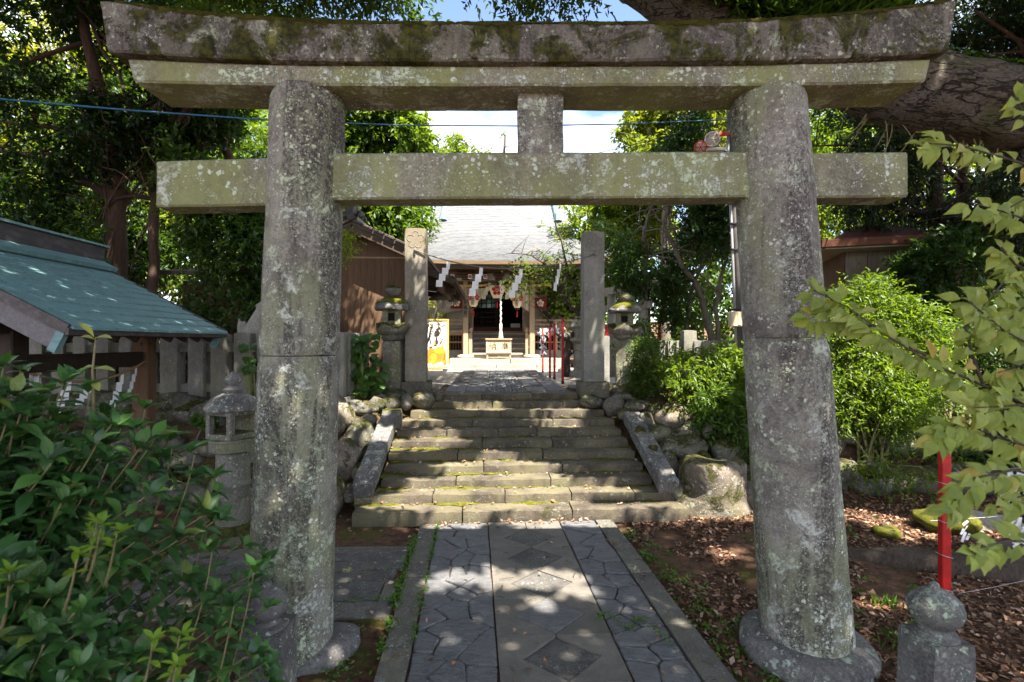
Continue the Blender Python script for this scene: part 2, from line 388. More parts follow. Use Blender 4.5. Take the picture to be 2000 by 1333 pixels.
# ---------------------------------------------------------------- mesh helpers
ORG = {}
def worg(o):
    return ORG.get(o.name, Vector((0, 0, 0))) if o is not None else Vector((0, 0, 0))
def tag(o, label=None, cat=None, group=None, kind=None):
    if label: o["label"] = label
    if cat: o["category"] = cat
    if group: o["group"] = group
    if kind: o["kind"] = kind
    return o
def thing(name, label, cat, loc=(0, 0, 0), rotz=0.0, group=None, kind=None):
    o = bpy.data.objects.new(name, None)
    o.empty_display_size = .1
    COL.objects.link(o)
    o.location = loc; o.rotation_euler = (0, 0, rotz)
    if rotz == 0: ORG[o.name] = Vector(loc)
    else: ORG[o.name] = Vector((0, 0, 0))     # rotated things take local coordinates
    return tag(o, label, cat, group, kind)
def link(name, me, mat=None, parent=None, kind=None, label=None):
    o = bpy.data.objects.new(name, me)
    COL.objects.link(o)
    if mat is not None and not me.materials: me.materials.append(MAT[mat])
    if parent is not None:
        o.parent = parent; ORG[o.name] = worg(parent)
    else: ORG[o.name] = Vector((0, 0, 0))
    if kind: o["kind"] = kind
    if label: o["label"] = label
    return o

class MB:
    def __init__(s): s.v = []; s.f = []
    def add(s, vs, fs):
        b = len(s.v); s.v += [Vector(p) for p in vs]; s.f += [tuple(i + b for i in f) for f in fs]
        return s
    def box(s, c, d, m=None):
        x, y, z = d[0] / 2, d[1] / 2, d[2] / 2; c = Vector(c)
        vs = [Vector(p) for p in ((-x, -y, -z), (x, -y, -z), (x, y, -z), (-x, y, -z), (-x, -y, z), (x, -y, z), (x, y, z), (-x, y, z))]
        if m is not None: vs = [m @ p for p in vs]
        return s.add([p + c for p in vs], [(0, 3, 2, 1), (4, 5, 6, 7), (0, 1, 5, 4), (1, 2, 6, 5), (2, 3, 7, 6), (3, 0, 4, 7)])
    def hexa(s, p):                       # bottom four (ccw from above), top four
        return s.add(p, [(0, 3, 2, 1), (4, 5, 6, 7), (0, 1, 5, 4), (1, 2, 6, 5), (2, 3, 7, 6), (3, 0, 4, 7)])
    def beam(s, a, b, w, h):              # box from a to b, w across, h high
        a, b = Vector(a), Vector(b); d = (b - a).normalized()
        r = d.cross(Vector((0, 0, 1)))
        r = r.normalized() if r.length > 1e-4 else Vector((1, 0, 0))
        u = r.cross(d); r *= w / 2; u *= h / 2
        return s.add([a - r - u, a + r - u, a + r + u, a - r + u, b - r - u, b + r - u, b + r + u, b - r + u],
                     [(0, 1, 2, 3), (7, 6, 5, 4), (0, 4, 5, 1), (1, 5, 6, 2), (2, 6, 7, 3), (3, 7, 4, 0)])
    def tube(s, pts, rad, n=8, caps=True, wob=0.0, seed=0):
        pts = [Vector(p) for p in pts]; k = len(pts)
        if not hasattr(rad, "__len__"): rad = [rad] * k
        b = len(s.v); ref = None
        for i, p in enumerate(pts):
            d = (pts[min(i + 1, k - 1)] - pts[max(i - 1, 0)]).normalized()
            if ref is None:
                ref = Vector((0, 0, 1)) if abs(d.z) < .9 else Vector((1, 0, 0))
            x = (ref - d * ref.dot(d)).normalized(); y = d.cross(x); ref = x
            for j in range(n):
                t = 2 * math.pi * j / n
                q = x * math.cos(t) + y * math.sin(t)
                rr = rad[i]
                if wob: rr *= 1 + wob * mnoise.noise((p + q * rr * 2) * (1.2 / max(rr, .05)) + Vector((seed, 0, 0)))
                s.v.append(p + q * rr)
        for i in range(k - 1):
            for j in range(n):
                a = b + i * n + j; c = b + i * n + (j + 1) % n
                s.f.append((a, c, c + n, a + n))
        if caps:
            s.f.append(tuple(b + j for j in reversed(range(n)))); s.f.append(tuple(b + (k - 1) * n + j for j in range(n)))
        return s
    def lathe(s, prof, n=20, c=(0, 0, 0), sq=1.0, rot=0.0):
        c = Vector(c); b = len(s.v); k = len(prof)
        for r, z in prof:
            for j in range(n):
                t = 2 * math.pi * j / n + rot
                s.v.append(c + Vector((r * math.cos(t), r * sq * math.sin(t), z)))
        for i in range(k - 1):
            for j in range(n):
                a = b + i * n + j; d = b + i * n + (j + 1) % n
                s.f.append((a, d, d + n, a + n))
        s.f.append(tuple(b + j for j in reversed(range(n)))); s.f.append(tuple(b + (k - 1) * n + j for j in range(n)))
        return s
    def prism(s, poly, z0, z1, m=None):
        n = len(poly); vs = [Vector((x, y, z0)) for x, y in poly] + [Vector((x, y, z1)) for x, y in poly]
        if m is not None: vs = [m @ p for p in vs]
        return s.add(vs, [tuple(reversed(range(n))), tuple(range(n, 2 * n))] + [(i, (i + 1) % n, n + (i + 1) % n, n + i) for i in range(n)])
    def disc(s, c, r, ux, uy, t=.004, n=16):
        c, ux, uy = Vector(c), Vector(ux), Vector(uy); nn = ux.cross(uy).normalized() * t
        vs = [c + (ux * math.cos(2 * math.pi * i / n) + uy * math.sin(2 * math.pi * i / n)) * r for i in range(n)]
        vs += [p + nn for p in vs]
        return s.add(vs, [tuple(reversed(range(n))), tuple(range(n, 2 * n))] + [(i, (i + 1) % n, n + (i + 1) % n, n + i) for i in range(n)])
    def rbox(s, c, d, seg=.08, r=.012, amp=.004, freq=6, m=None, seed=0):   # box with worn edges and an uneven face
        h = Vector(d) / 2; ns = [max(1, min(26, int(round(x / seg)))) for x in d]
        idx = {}; c = Vector(c); b0 = len(s.v)
        def vert(i, j, k):
            key = (i, j, k)
            if key in idx: return idx[key]
            p = Vector((-h.x + 2 * h.x * i / ns[0], -h.y + 2 * h.y * j / ns[1], -h.z + 2 * h.z * k / ns[2]))
            q = Vector((max(-h.x + r, min(h.x - r, p.x)), max(-h.y + r, min(h.y - r, p.y)), max(-h.z + r, min(h.z - r, p.z))))
            dd = p - q
            if dd.length > 1e-6: p = q + dd.normalized() * min(r, dd.length)
            p = p + mnoise.noise_vector((p + Vector((seed * 3.7, seed, 0))) * freq) * amp
            if m is not None: p = m @ p
            idx[key] = len(s.v); s.v.append(p + c); return idx[key]
        X, Y, Z = ns
        for i in range(X):
            for j in range(Y):
                s.f.append((vert(i, j, 0), vert(i, j + 1, 0), vert(i + 1, j + 1, 0), vert(i + 1, j, 0)))
                s.f.append((vert(i, j, Z), vert(i + 1, j, Z), vert(i + 1, j + 1, Z), vert(i, j + 1, Z)))
        for i in range(X):
            for k in range(Z):
                s.f.append((vert(i, 0, k), vert(i + 1, 0, k), vert(i + 1, 0, k + 1), vert(i, 0, k + 1)))
                s.f.append((vert(i, Y, k), vert(i, Y, k + 1), vert(i + 1, Y, k + 1), vert(i + 1, Y, k)))
        for j in range(Y):
            for k in range(Z):
                s.f.append((vert(0, j, k), vert(0, j, k + 1), vert(0, j + 1, k + 1), vert(0, j + 1, k)))
                s.f.append((vert(X, j, k), vert(X, j + 1, k), vert(X, j + 1, k + 1), vert(X, j, k + 1)))
        return s
    def rock(s, c, r, seed=0, sub=3, rough=.28, flat=.0):
        bm = bmesh.new(); bmesh.ops.create_icosphere(bm, subdivisions=sub, radius=1)
        rnd = random.Random(seed); cuts = []
        for _ in range(7):
            n = Vector((rnd.gauss(0, 1), rnd.gauss(0, 1), rnd.gauss(0, 1))).normalized(); cuts.append((n, rnd.uniform(.62, .92)))
        o = Vector((rnd.uniform(-50, 50), rnd.uniform(-50, 50), rnd.uniform(-50, 50)))
        vs = []
        for v in bm.verts:
            p = v.co.copy()
            for n, d in cuts:
                e = p.dot(n) - d
                if e > 0: p -= n * e * .85
            p *= 1 + rough * (mnoise.noise(p * 1.3 + o) * .8 + mnoise.noise(p * 3.1 + o) * .35 + mnoise.noise(p * 8 + o) * .12)
            vs.append(Vector((p.x * r[0], p.y * r[1], p.z * r[2])) + Vector(c))
        fs = [tuple(v.index for v in f.verts) for f in bm.faces]; bm.free()
        return s.add(vs, fs)
    def build(s, name, mat, parent=None, bevel=0.0, smooth=False, amp=0.0, freq=5.0, kind=None, label=None, local=False):
        off = Vector((0, 0, 0)) if local else worg(parent)
        me = bpy.data.meshes.new(name)
        vs = s.v
        if amp: vs = [p + mnoise.noise_vector(p * freq) * amp for p in vs]
        me.from_pydata([p - off for p in vs], [], s.f)
        if bevel:
            bm = bmesh.new(); bm.from_mesh(me)
            bmesh.ops.bevel(bm, geom=bm.edges[:], offset=bevel, segments=1, affect="EDGES", clamp_overlap=True)
            bm.to_mesh(me); bm.free()
        if smooth: me.polygons.foreach_set("use_smooth", [True] * len(me.polygons))
        me.update()
        return link(name, me, mat, parent, kind, label)

def auto_smooth(o, ang=40):
    me = o.data
    me.polygons.foreach_set("use_smooth", [True] * len(me.polygons))
    bm = bmesh.new(); bm.from_mesh(me)
    for e in bm.edges:
        if len(e.link_faces) == 2 and e.calc_face_angle(0) > R(ang): e.smooth = False
    bm.to_mesh(me); bm.free()
    return o

def raw_mesh(name, V, T, rnd=None, smooth=False):    # numpy: V (n,3), T (m,3)
    me = bpy.data.meshes.new(name)
    me.vertices.add(len(V)); me.vertices.foreach_set("co", np.ascontiguousarray(V, dtype=np.float32).ravel())
    me.loops.add(len(T) * 3); me.loops.foreach_set("vertex_index", np.ascontiguousarray(T, dtype=np.int32).ravel())
    me.polygons.add(len(T)); me.polygons.foreach_set("loop_start", np.arange(0, len(T) * 3, 3, dtype=np.int32))
    if rnd is not None:
        a = me.attributes.new("rnd", "FLOAT", "POINT"); a.data.foreach_set("value", np.ascontiguousarray(rnd, dtype=np.float32))
    me.update(calc_edges=True)
    return me

RG = np.random.default_rng(11)
def unit(a): return a / np.maximum(np.linalg.norm(a, axis=-1, keepdims=True), 1e-9)
def leaf_geo(P, D, N, L, W, fold=.25, droop=.15):
    """two-triangle folded leaves: base, side, tip, side"""
    n = len(P); D = unit(D); Sd = unit(np.cross(D, N)); Nn = np.cross(Sd, D)
    L = np.broadcast_to(L, (n,))[:, None]; W = np.broadcast_to(W, (n,))[:, None]
    V = np.empty((n, 4, 3))
    V[:, 0] = P
    V[:, 1] = P + D * L * .45 + Sd * W * .5 + Nn * W * fold
    V[:, 2] = P + D * L - Nn * L * droop
    V[:, 3] = P + D * L * .45 - Sd * W * .5 + Nn * W * fold
    b = (np.arange(n) * 4)[:, None]
    T = np.concatenate([b + np.array([[0, 3, 2]]), b + np.array([[0, 2, 1]])], axis=0)
    return V.reshape(-1, 3), T
def randdir(n, rg=RG): return unit(rg.normal(size=(n, 3)))
def sinnoise(P, scale, seed, k=7):
    rg = np.random.default_rng(seed); out = np.zeros(len(P))
    for i in range(k):
        d = unit(rg.normal(size=3)) * scale * rg.uniform(.6, 1.8)
        out += np.sin(P @ d + rg.uniform(0, 6.28))
    return out / math.sqrt(k / 2)

def px_blob(px, py, z, rx, ry, rz):
    c = PX(px, py, z); return (np.array(c), np.array((rx * z / 1000, rz, ry * z / 1000)))
def crown_leaves(blobs, n_twigs, per, L, W, seed, gap=-.3, gscale=1.6, twig=.3, shell=.45, droop=.25, spread=.9, keep=None):
    rg = np.random.default_rng(seed)
    vol = np.array([b[1].prod() ** .67 for b in blobs]); vol = vol / vol.sum()
    cnt = rg.multinomial(int(n_twigs), vol)
    Ps, Os = [], []
    for (c, r), m in zip(blobs, cnt):
        d = randdir(m, rg); rad = shell + (1 - shell) * rg.random(m) ** .6
        Ps.append(c + d * rad[:, None] * r * (1 + .16 * sinnoise(d * 3, 1.0, seed + 3))[:, None]); Os.append(d)
    P = np.concatenate(Ps); O = np.concatenate(Os)
    k = sinnoise(P, gscale, seed + 1) > gap
    P, O = P[k], O[k]; n = len(P)
    axis = unit(O * .7 + randdir(n, rg) * .8 + np.array([0, 0, .05]))
    t = np.tile(np.linspace(0, 1, per), (n, 1)) + rg.normal(size=(n, per)) * .08
    LP = P[:, None] + axis[:, None] * (t * twig)[..., None] - np.array([0, 0, 1.0]) * (t ** 2 * twig * droop)[..., None]
    side = unit(np.cross(axis, randdir(n, rg)))[:, None] * np.where(np.arange(per) % 2 == 0, 1, -1)[None, :, None]
    LD = axis[:, None] * .6 + side * spread + rg.normal(size=(n, per, 3)) * .3 - np.array([0, 0, droop])
    LN = np.array([0, 0, 1.0]) + rg.normal(size=(n, per, 3)) * .45
    LP, LD, LN = LP.reshape(-1, 3), LD.reshape(-1, 3), LN.reshape(-1, 3)
    if keep is not None:
        kk = keep(LP); LP, LD, LN = LP[kk], LD[kk], LN[kk]
    m = len(LP)
    Ls = L * rg.uniform(.65, 1.25, m); Ws = W * rg.uniform(.7, 1.2, m)
    V, T = leaf_geo(LP, LD, LN, Ls, Ws)
    tone = np.clip(.45 + .2 * sinnoise(LP, .9, seed + 2) + rg.normal(size=m) * .17, 0, 1)
    return V, T, np.repeat(tone, 4)
def crown(name, parent, mat, *a, kind="stuff", label=None, **kw):
    V, T, r = crown_leaves(*a, **kw)
    return link(name, raw_mesh(name, V - np.array(worg(parent)), T, r), mat, parent, kind, label)
def bez(p0, p1, p2, n=8):
    p0, p1, p2 = Vector(p0), Vector(p1), Vector(p2)
    return [p0 * (1 - t) ** 2 + p1 * 2 * t * (1 - t) + p2 * t * t for t in [i / n for i in range(n + 1)]]
def lerp(a, b, t): return a + (b - a) * t
def taper(n, r0, r1): return [lerp(r0, r1, i / (n - 1)) for i in range(n)]
def wiggle(pts, amp, seed):
    return [p + mnoise.noise_vector(p * 1.7 + Vector((seed * 5.1, 0, 0))) * amp * min(1, i / 2) for i, p in enumerate(pts)]

def tree(name, label, cat, base, trunk, r0, blobs, mat, bark, n_twigs, per, L, W, seed, group=None, limbs=5, trunks=None, **kw):
    """base point, trunk path (list of points), blobs of foliage"""
    t = thing(name, label, cat, base, 0, group)
    paths = [(trunk, r0)] + (trunks or [])
    mb = MB(); rnd = random.Random(seed)
    for k, (path, r) in enumerate(paths):
        dense = []
        for a, b in zip(path[:-1], path[1:]):
            dense += [Vector(a).lerp(Vector(b), i / 4) for i in range(4)]
        dense.append(Vector(path[-1])); dense = wiggle(dense, .10, seed + k)
        mb.tube(dense, taper(len(dense), r, r * .35), 8, True, .25, seed)
        for q in range(limbs):
            c, rr = blobs[rnd.randrange(len(blobs))]
            i = rnd.randrange(int(len(dense) * .45), len(dense)); s0 = dense[i]
            e = Vector(c) + Vector((rnd.uniform(-.7, .7) * rr[0], rnd.uniform(-.7, .7) * rr[1], rnd.uniform(-.6, .6) * rr[2]))
            mid = s0.lerp(e, .5) + Vector((rnd.uniform(-.3, .3), rnd.uniform(-.3, .3), rnd.uniform(.1, .5)))
            lp = wiggle(bez(s0, mid, e, 8), .12, seed + q)
            rl = lerp(r, r * .35, i / len(dense)) * .5
            mb.tube(lp, taper(len(lp), rl, rl * .25), 6, True, .2)
            for w in range(2):
                j = rnd.randrange(3, 8); e2 = lp[j] + Vector((rnd.uniform(-.9, .9), rnd.uniform(-.6, .6), rnd.uniform(-.2, .8)))
                tp = wiggle(bez(lp[j], lp[j].lerp(e2, .5) + Vector((0, 0, .15)), e2, 5), .08, seed + w)
                mb.tube(tp, taper(len(tp), rl * .4, rl * .12), 5)
    mb.build("trunk", bark, t, smooth=True)
    crown("crown", t, mat, blobs, n_twigs, per, L, W, seed, **kw)
    return t

def plum(mb, c, r, ux, uy, t=.004, n=14):             # five petals round a small centre
    c, ux, uy = Vector(c), Vector(ux), Vector(uy)
    for i in range(5):
        a = math.pi / 2 + i * 2 * math.pi / 5
        mb.disc(c + (ux * math.cos(a) + uy * math.sin(a)) * r * .63, r * .36, ux, uy, t, n)
    mb.disc(c, r * .17, ux, uy, t, n)
def text_mesh(body, size, extrude=.002):
    c = bpy.data.curves.new("lettering", "FONT"); c.body = body; c.size = size; c.extrude = extrude
    c.align_x = "CENTER"; c.resolution_u = 3
    o = bpy.data.objects.new("lettering", c); COL.objects.link(o)
    me = bpy.data.meshes.new_from_object(o.evaluated_get(bpy.context.evaluated_depsgraph_get()))
    bpy.data.objects.remove(o); bpy.data.curves.remove(c)
    return me
def lettering(chars, size, pitch, top, mat, parent, rx=R(90), label=None, wrap=None):
    """characters one below another, on a face looking towards -Y, top is the middle of the first one"""
    V, F = [], []
    for i, ch in enumerate(chars):
        me = text_mesh(ch, size); b = len(V)
        for v in me.vertices:
            x, y, z = v.co
            px, pz, py = x, y - size * .38 - i * pitch, -z
            if wrap: py += wrap * (1 - math.cos(min(1.4, abs(px) / wrap)))
            V.append(Vector(top) + Vector((px, py, pz)))
        F += [tuple(q + b for q in p.vertices) for p in me.polygons]
        bpy.data.meshes.remove(me)
    me = bpy.data.meshes.new("lettering"); me.from_pydata([v - (worg(parent)) for v in V], [], F); me.update()
    return link("lettering", me, mat, parent, None, label)

# ================================================================ ground
def sstep(a, b, x):
    t = np.clip((x - a) / (b - a), 0, 1); return t * t * (3 - 2 * t)
def terr(X, Y):
    X, Y = np.asarray(X, float), np.asarray(Y, float)
    a = X - .04 + .042 * (Y - 5.66)
    st = np.clip(.361 * (Y - 5.66) - .12, -.03, 1.09)
    left = 1.10 * sstep(6.15, 7.45, Y)
    right = 1.10 * sstep(6.35, 8.0, Y) + .05 * (1 - sstep(5.5, 6.5, Y))
    side = np.where(a < 0, left, right)
    w = sstep(1.72, 2.15, np.abs(a))
    h = st * (1 - w) + side * w
    a1 = X - (.465 - .073 * Y)
    onpath = (1 - sstep(1.0, 1.25, np.abs(a1))) * (1 - sstep(5.6, 5.8, Y))
    onup = (1 - sstep(1.0, 1.3, np.abs(a))) * sstep(8.0, 8.5, Y)
    bumps = .022 * np.sin(X * 2.3 + 1.2 * np.sin(Y * 1.7)) * np.cos(Y * 2.1 + .7) + .012 * np.sin(X * 6.1 + Y * 3.3) * np.sin(Y * 7.3)
    h = h + bumps * (1 - onpath) * (1 - onup) * w
    h = h - .06 * onpath
    far = sstep(30, 90, Y) * 4.0
    return h + far
def tz(x, y): return float(terr(x, y))

fx = np.concatenate([-np.array([300, 160, 90, 55, 35, 24, 17, 13]), np.arange(-10, 10.01, .11), np.array([13, 17, 24, 35, 55, 90, 160, 300])])
fy = np.concatenate([-np.array([200, 100, 50, 25, 12, 6, 3]), np.arange(-1.0, 18.01, .11), np.array([20, 23, 27, 33, 42, 55, 75, 110, 200, 350])])
GX, GY = np.meshgrid(fx, fy)
GZ = terr(GX, GY)
nx, ny = len(fx), len(fy)
V = np.stack([GX, GY, GZ], -1).reshape(-1, 3)
ii = (np.arange(ny - 1)[:, None] * nx + np.arange(nx - 1)[None]).ravel()
T = np.concatenate([np.stack([ii, ii + 1, ii + nx + 1], 1), np.stack([ii, ii + nx + 1, ii + nx], 1)])
me = raw_mesh("ground", V, T); me.polygons.foreach_set("use_smooth", [True] * len(me.polygons))
link("ground", me, "forest_floor", None, "structure")

# ================================================================ lower path
path = MB()
q = [F1(-1.045, .6), F1(1.045, .6), F1(1.045, 5.6), F1(-1.045, 5.6)]
path.hexa([p + Vector((0, 0, -.08)) for p in q] + [p + Vector((0, 0, .006)) for p in q])
path = path.build("path", "forest_floor", None, kind="structure")
rp = random.Random(3)
RZ1 = Matrix.Rotation(math.atan(.073), 3, "Z"); RZ2 = Matrix.Rotation(math.atan(.042), 3, "Z")
def slab_poly(name, mat, parent, poly, z0, z1, frame=F1, bev=.006, inset=True):
    mb = MB(); n = len(poly)
    cx = sum(p[0] for p in poly) / n; cy = sum(p[1] for p in poly) / n
    lo = [frame(x, y, z0) for x, y in poly]
    md = [frame(x, y, z1 - bev) for x, y in poly]
    hi = []; tx_, ty_ = (rp.uniform(-.02, .02), rp.uniform(-.02, .02)) if name == "paving_stone" else (0, 0)
    md = [p + Vector((0, 0, (x - cx) * tx_ + (y - cy) * ty_)) for p, (x, y) in zip(md, poly)]
    for x, y in poly:
        l = math.hypot(x - cx, y - cy) or 1; k = max(0, 1 - bev * 1.6 / l) if inset else 1
        hi.append(frame(cx + (x - cx) * k, cy + (y - cy) * k, z1 + (x - cx) * tx_ + (y - cy) * ty_ + rp.uniform(-.002, .002)))
    fs = [tuple(range(2 * n, 3 * n))]
    for i in range(n):
        j = (i + 1) % n
        fs += [(i, j, n + j, n + i), (n + i, n + j, 2 * n + j, 2 * n + i)]
    mb.add(lo + md + hi, fs)
    return mb.build(name, mat, parent)
for a0, a1, js in ((-1.045, -.868, (.6, 1.5, 2.45, 3.37, 4.35, 4.97, 5.6)), (.862, 1.045, (.6, 1.7, 2.6, 3.5, 4.3, 5.0, 5.6))):
    for d0, d1 in zip(js[:-1], js[1:]):
        slab_poly("kerb_stone", "kerb_stone_mat", path, [(a0, d0 + .006), (a1, d0 + .006), (a1, d1 - .006), (a0, d1 - .006)], -.02, .034 + rp.uniform(-.003, .003))
# concrete panels round the row of diamonds
dia = [1.24, 1.73, 2.22, 2.71, 3.20, 3.69, 4.175, 4.66, 5.15]
ac, hw, hd = .082, .25, .230
for i, dc in enumerate(dia):
    d0, d1 = dc - .2425, dc + .2425
    if i == 0: d0 = .6
    top = i == len(dia) - 1
    if top: d1 = 5.6
    e = .006
    slab_poly("concrete_panel", "concrete", path, [(-.315, d0), (ac - .004, d0), (ac - .004, dc - hd - e), (ac - hw - e, dc), (ac - .004, dc + hd + e), (ac - .004, d1), (-.315, d1)], 0, .029, bev=.003, inset=False)
    slab_poly("concrete_panel", "concrete", path, [(ac + .004, d0), (.45, d0), (.45, d1), (ac + .004, d1), (ac + .004, dc + hd + e), (ac + hw + e, dc), (ac + .004, dc - hd - e)], 0, .029, bev=.003, inset=False)
    zt = .012 if abs(dc - 3.2) < .01 else (.034 if abs(dc - 3.69) < .01 else .026)
    slab_poly("diamond_slab", "slate" if i in (5,) else "slab_stone", path, [(ac, dc - hd), (ac + hw, dc), (ac, dc + hd), (ac - hw, dc)], 0, zt + .002, bev=.005)
# crazy paving: cells of jittered seeds
def voronoi_strip(a0, a1, d0, d1, size, rnd):
    na, nd = max(2, round((a1 - a0) / size)), max(2, round((d1 - d0) / size))
    seeds = [(a0 + (i + .5 + rnd.uniform(-.42, .42)) * (a1 - a0) / na, d0 + (j + .5 + rnd.uniform(-.42, .42)) * (d1 - d0) / nd) for j in range(nd) for i in range(na) if rnd.random() > .16]
    cells = []
    for sx, sy in seeds:
        poly = [(a0, d0), (a1, d0), (a1, d1), (a0, d1)]
        for tx, ty in seeds:
            if (tx, ty) == (sx, sy) or math.hypot(tx - sx, ty - sy) > size * 4: continue
            mx, my, nx_, ny_ = (sx + tx) / 2, (sy + ty) / 2, tx - sx, ty - sy
            out = []
            for k in range(len(poly)):
                p, r = poly[k], poly[(k + 1) % len(poly)]
                fp = (p[0] - mx) * nx_ + (p[1] - my) * ny_; fr = (r[0] - mx) * nx_ + (r[1] - my) * ny_
                if fp <= 0: out.append(p)
                if fp * fr < 0:
                    t = fp / (fp - fr); out.append((p[0] + (r[0] - p[0]) * t, p[1] + (r[1] - p[1]) * t))
            poly = out
            if not poly: break
        if len(poly) >= 3: cells.append(poly)
    return cells
def shrink(poly, g, rnd):
    n = len(poly); cx = sum(p[0] for p in poly) / n; cy = sum(p[1] for p in poly) / n
    out = []
    for k in range(n):                     # round each corner a little, and bow each edge
        p, pr, nxt = poly[k], poly[k - 1], poly[(k + 1) % n]
        for o in (pr, nxt):
            l = math.hypot(o[0] - p[0], o[1] - p[1]) or 1; t = min(.2, .014 / l)
            x, y = p[0] + (o[0] - p[0]) * t, p[1] + (o[1] - p[1]) * t
            l2 = math.hypot(x - cx, y - cy) or 1; kk = max(.2, 1 - g / l2)
            out.append((cx + (x - cx) * kk, cy + (y - cy) * kk))
        l = math.hypot(nxt[0] - p[0], nxt[1] - p[1])
        if l > .12:
            x, y = (p[0] + nxt[0]) / 2 + rnd.uniform(-.009, .009), (p[1] + nxt[1]) / 2 + rnd.uniform(-.009, .009)
            l2 = math.hypot(x - cx, y - cy) or 1; kk = max(.2, 1 - g / l2)
            out.append((cx + (x - cx) * kk, cy + (y - cy) * kk))
    return out
for a0, a1 in ((-.858, -.325), (.46, .852)):
    for poly in voronoi_strip(a0, a1, 1.2, 5.58, .205, rp):
        slab_poly("paving_stone", "slate", path, shrink(poly, rp.uniform(.003, .007), rp), -.01, .034 + rp.uniform(-.008, .008), bev=.007)

# side path that leaves to the left below the stairs
sp = MB(); q = [F1(-5.6, 3.86), F1(-1.06, 3.76), F1(-1.06, 5.05), F1(-5.6, 5.12)]
sp.hexa([p + Vector((0, 0, -.08)) for p in q] + [p + Vector((0, 0, .004)) for p in q])
side_path = sp.build("side_path", "forest_floor", None, kind="structure")
rows = [(3.77, 4.0, "kerb_stone_mat"), (4.0, 4.30, "slab_stone"), (4.30, 4.52, "slab_stone"), (4.52, 4.72, "slab_stone"), (4.72, 4.90, "slab_stone"), (4.90, 5.06, "kerb_stone_mat")]
for k, (d0, d1, m) in enumerate(rows):
    a = -1.075 - (.0 if k in (0, 5) else rp.uniform(0, .06))
    while a > -5.5:
        w = rp.uniform(.9, 1.3) if k in (0, 5) else rp.uniform(.45, .9)
        if k == 1 and a > -1.2:
            slab_poly("paving_stone", "kerb_stone_mat", side_path, [(a - .11, d0 - .005), (a, d0 - .005), (a, d1 - .005), (a - .11, d1 - .005)], -.03, .026); a -= .118
        slab_poly("paving_stone", m, side_path, [(a - w + .008, d0 + .006), (a - .004, d0 + .006), (a - .004, d1 - .006), (a - w + .008, d1 - .006)], -.03, .028 + rp.uniform(-.005, .005))
        a -= w

# ================================================================ stone stairs
steps = thing("stone_steps", "flight of worn mossy stone steps climbing between sloping side stones", "steps", F2(0, 5.66, 0))
SX = [(105, 590, 1075, 1585), (115, 460, 780, 1072, 1350, 1545), (232, 562, 980, 1425), (250, 685, 1032, 1385), (265, 570, 945, 1350),
      (282, 678, 988, 1320), (300, 523, 750, 920, 1290), (320, 636, 990, 1262), (362, 757, 945, 1215), (450, 722, 1032, 1150), (490, 677, 897, 1100)]
def step_h(k): return .13 + .1 * k
def step_d(k): return 5.66 + .277 * k
def px_to_a(px, Y):
    s_ = (px - 1000) / 1000                # lateral place on the line Y of the stair frame
    return (s_ * Y - .04 + .042 * (Y - 5.66)) / (1 - .042 * s_)
for k, xs in enumerate(SX):
    d, h = step_d(k), step_h(k)
    As = [px_to_a(640 + x / 2.248, d) for x in xs]
    for i, (a0, a1) in enumerate(zip(As[:-1], As[1:])):
        mb = MB(); w = a1 - a0 - .004
        c = F2((a0 + a1) / 2, d + .19 + rp.uniform(-.008, .012), h - .08 + rp.uniform(-.007, .005))
        m = RZ2 @ Matrix.Rotation(rp.uniform(-.006, .006), 3, "Y")
        mb.rbox(c, (w, .40, .16), .055, .014, .008, 5.5, m, seed=k * 7 + i)
        for v in mb.v:
            v += mnoise.noise_vector(v * 16) * .005
            if v.z > h - .03: v.z -= .010 * max(0, mnoise.noise(v * 1.6 + Vector((9, 0, 0))))
        auto_smooth(mb.build("step_stone", "step_stone", steps), 50)
mo = MB()
for k in range(-1, 10):
    y0, z0 = (step_d(k + 1), step_h(k) if k >= 0 else .03)
    if k < 0: continue
    As = (px_to_a(640 + SX[k + 1][0] / 2.248, y0) - .02, px_to_a(640 + SX[k + 1][-1] / 2.248, y0) + .02)
    N = 70; b = len(mo.v); row = []
    for i in range(N + 1):
        a = lerp(As[0], As[1], i / N)
        n1 = mnoise.noise(Vector((a * 2.2, k * 3.1, 0))) + .5 * mnoise.noise(Vector((a * 9, k * 3.1, 4)))
        edge = .6 * max(0, abs(a) - 1.0)
        n1 = n1 + .5 * mnoise.noise(Vector((a * .9, k * 1.7, 8))) - .12; wd = max(.0, .045 + .10 * n1 + .07 * edge); ht = max(-.008, .010 + .028 * n1)
        mo.v += [F2(a, y0 - wd, z0 - .004), F2(a, y0 - wd * .45, z0 + ht * .45), F2(a, y0 + .02, z0 + ht), F2(a, y0 + .03, z0 - .01)]
    for i in range(N):
        for j in range(3):
            p = b + i * 4 + j; mo.f.append((p, p + 4, p + 5, p + 1))
mo.build("moss", "moss", steps, amp=.004, freq=30, smooth=True, kind="stuff")
for s_, a_ in ((-1, -1.72), (1, 1.79)):
    sl = math.atan(.361); L = 1.72
    c = F2(a_, 6.66, .60)
    mb = MB(); mb.rbox(c, (.23, L, .17), .07, .015, .008, 6, RZ2 @ Matrix.Rotation(sl, 3, "X"), seed=s_ + 4)
    auto_smooth(mb.build("side_stone", "post_stone", steps), 50)
    if s_ < 0:
        mb = MB(); mb.rbox(F2(a_ + .015, 7.52, .86), (.27, .22, .30), .05, .03, .012, 6, RZ2, seed=9)
        auto_smooth(mb.build("side_stone", "mossy_stone", steps), 50)

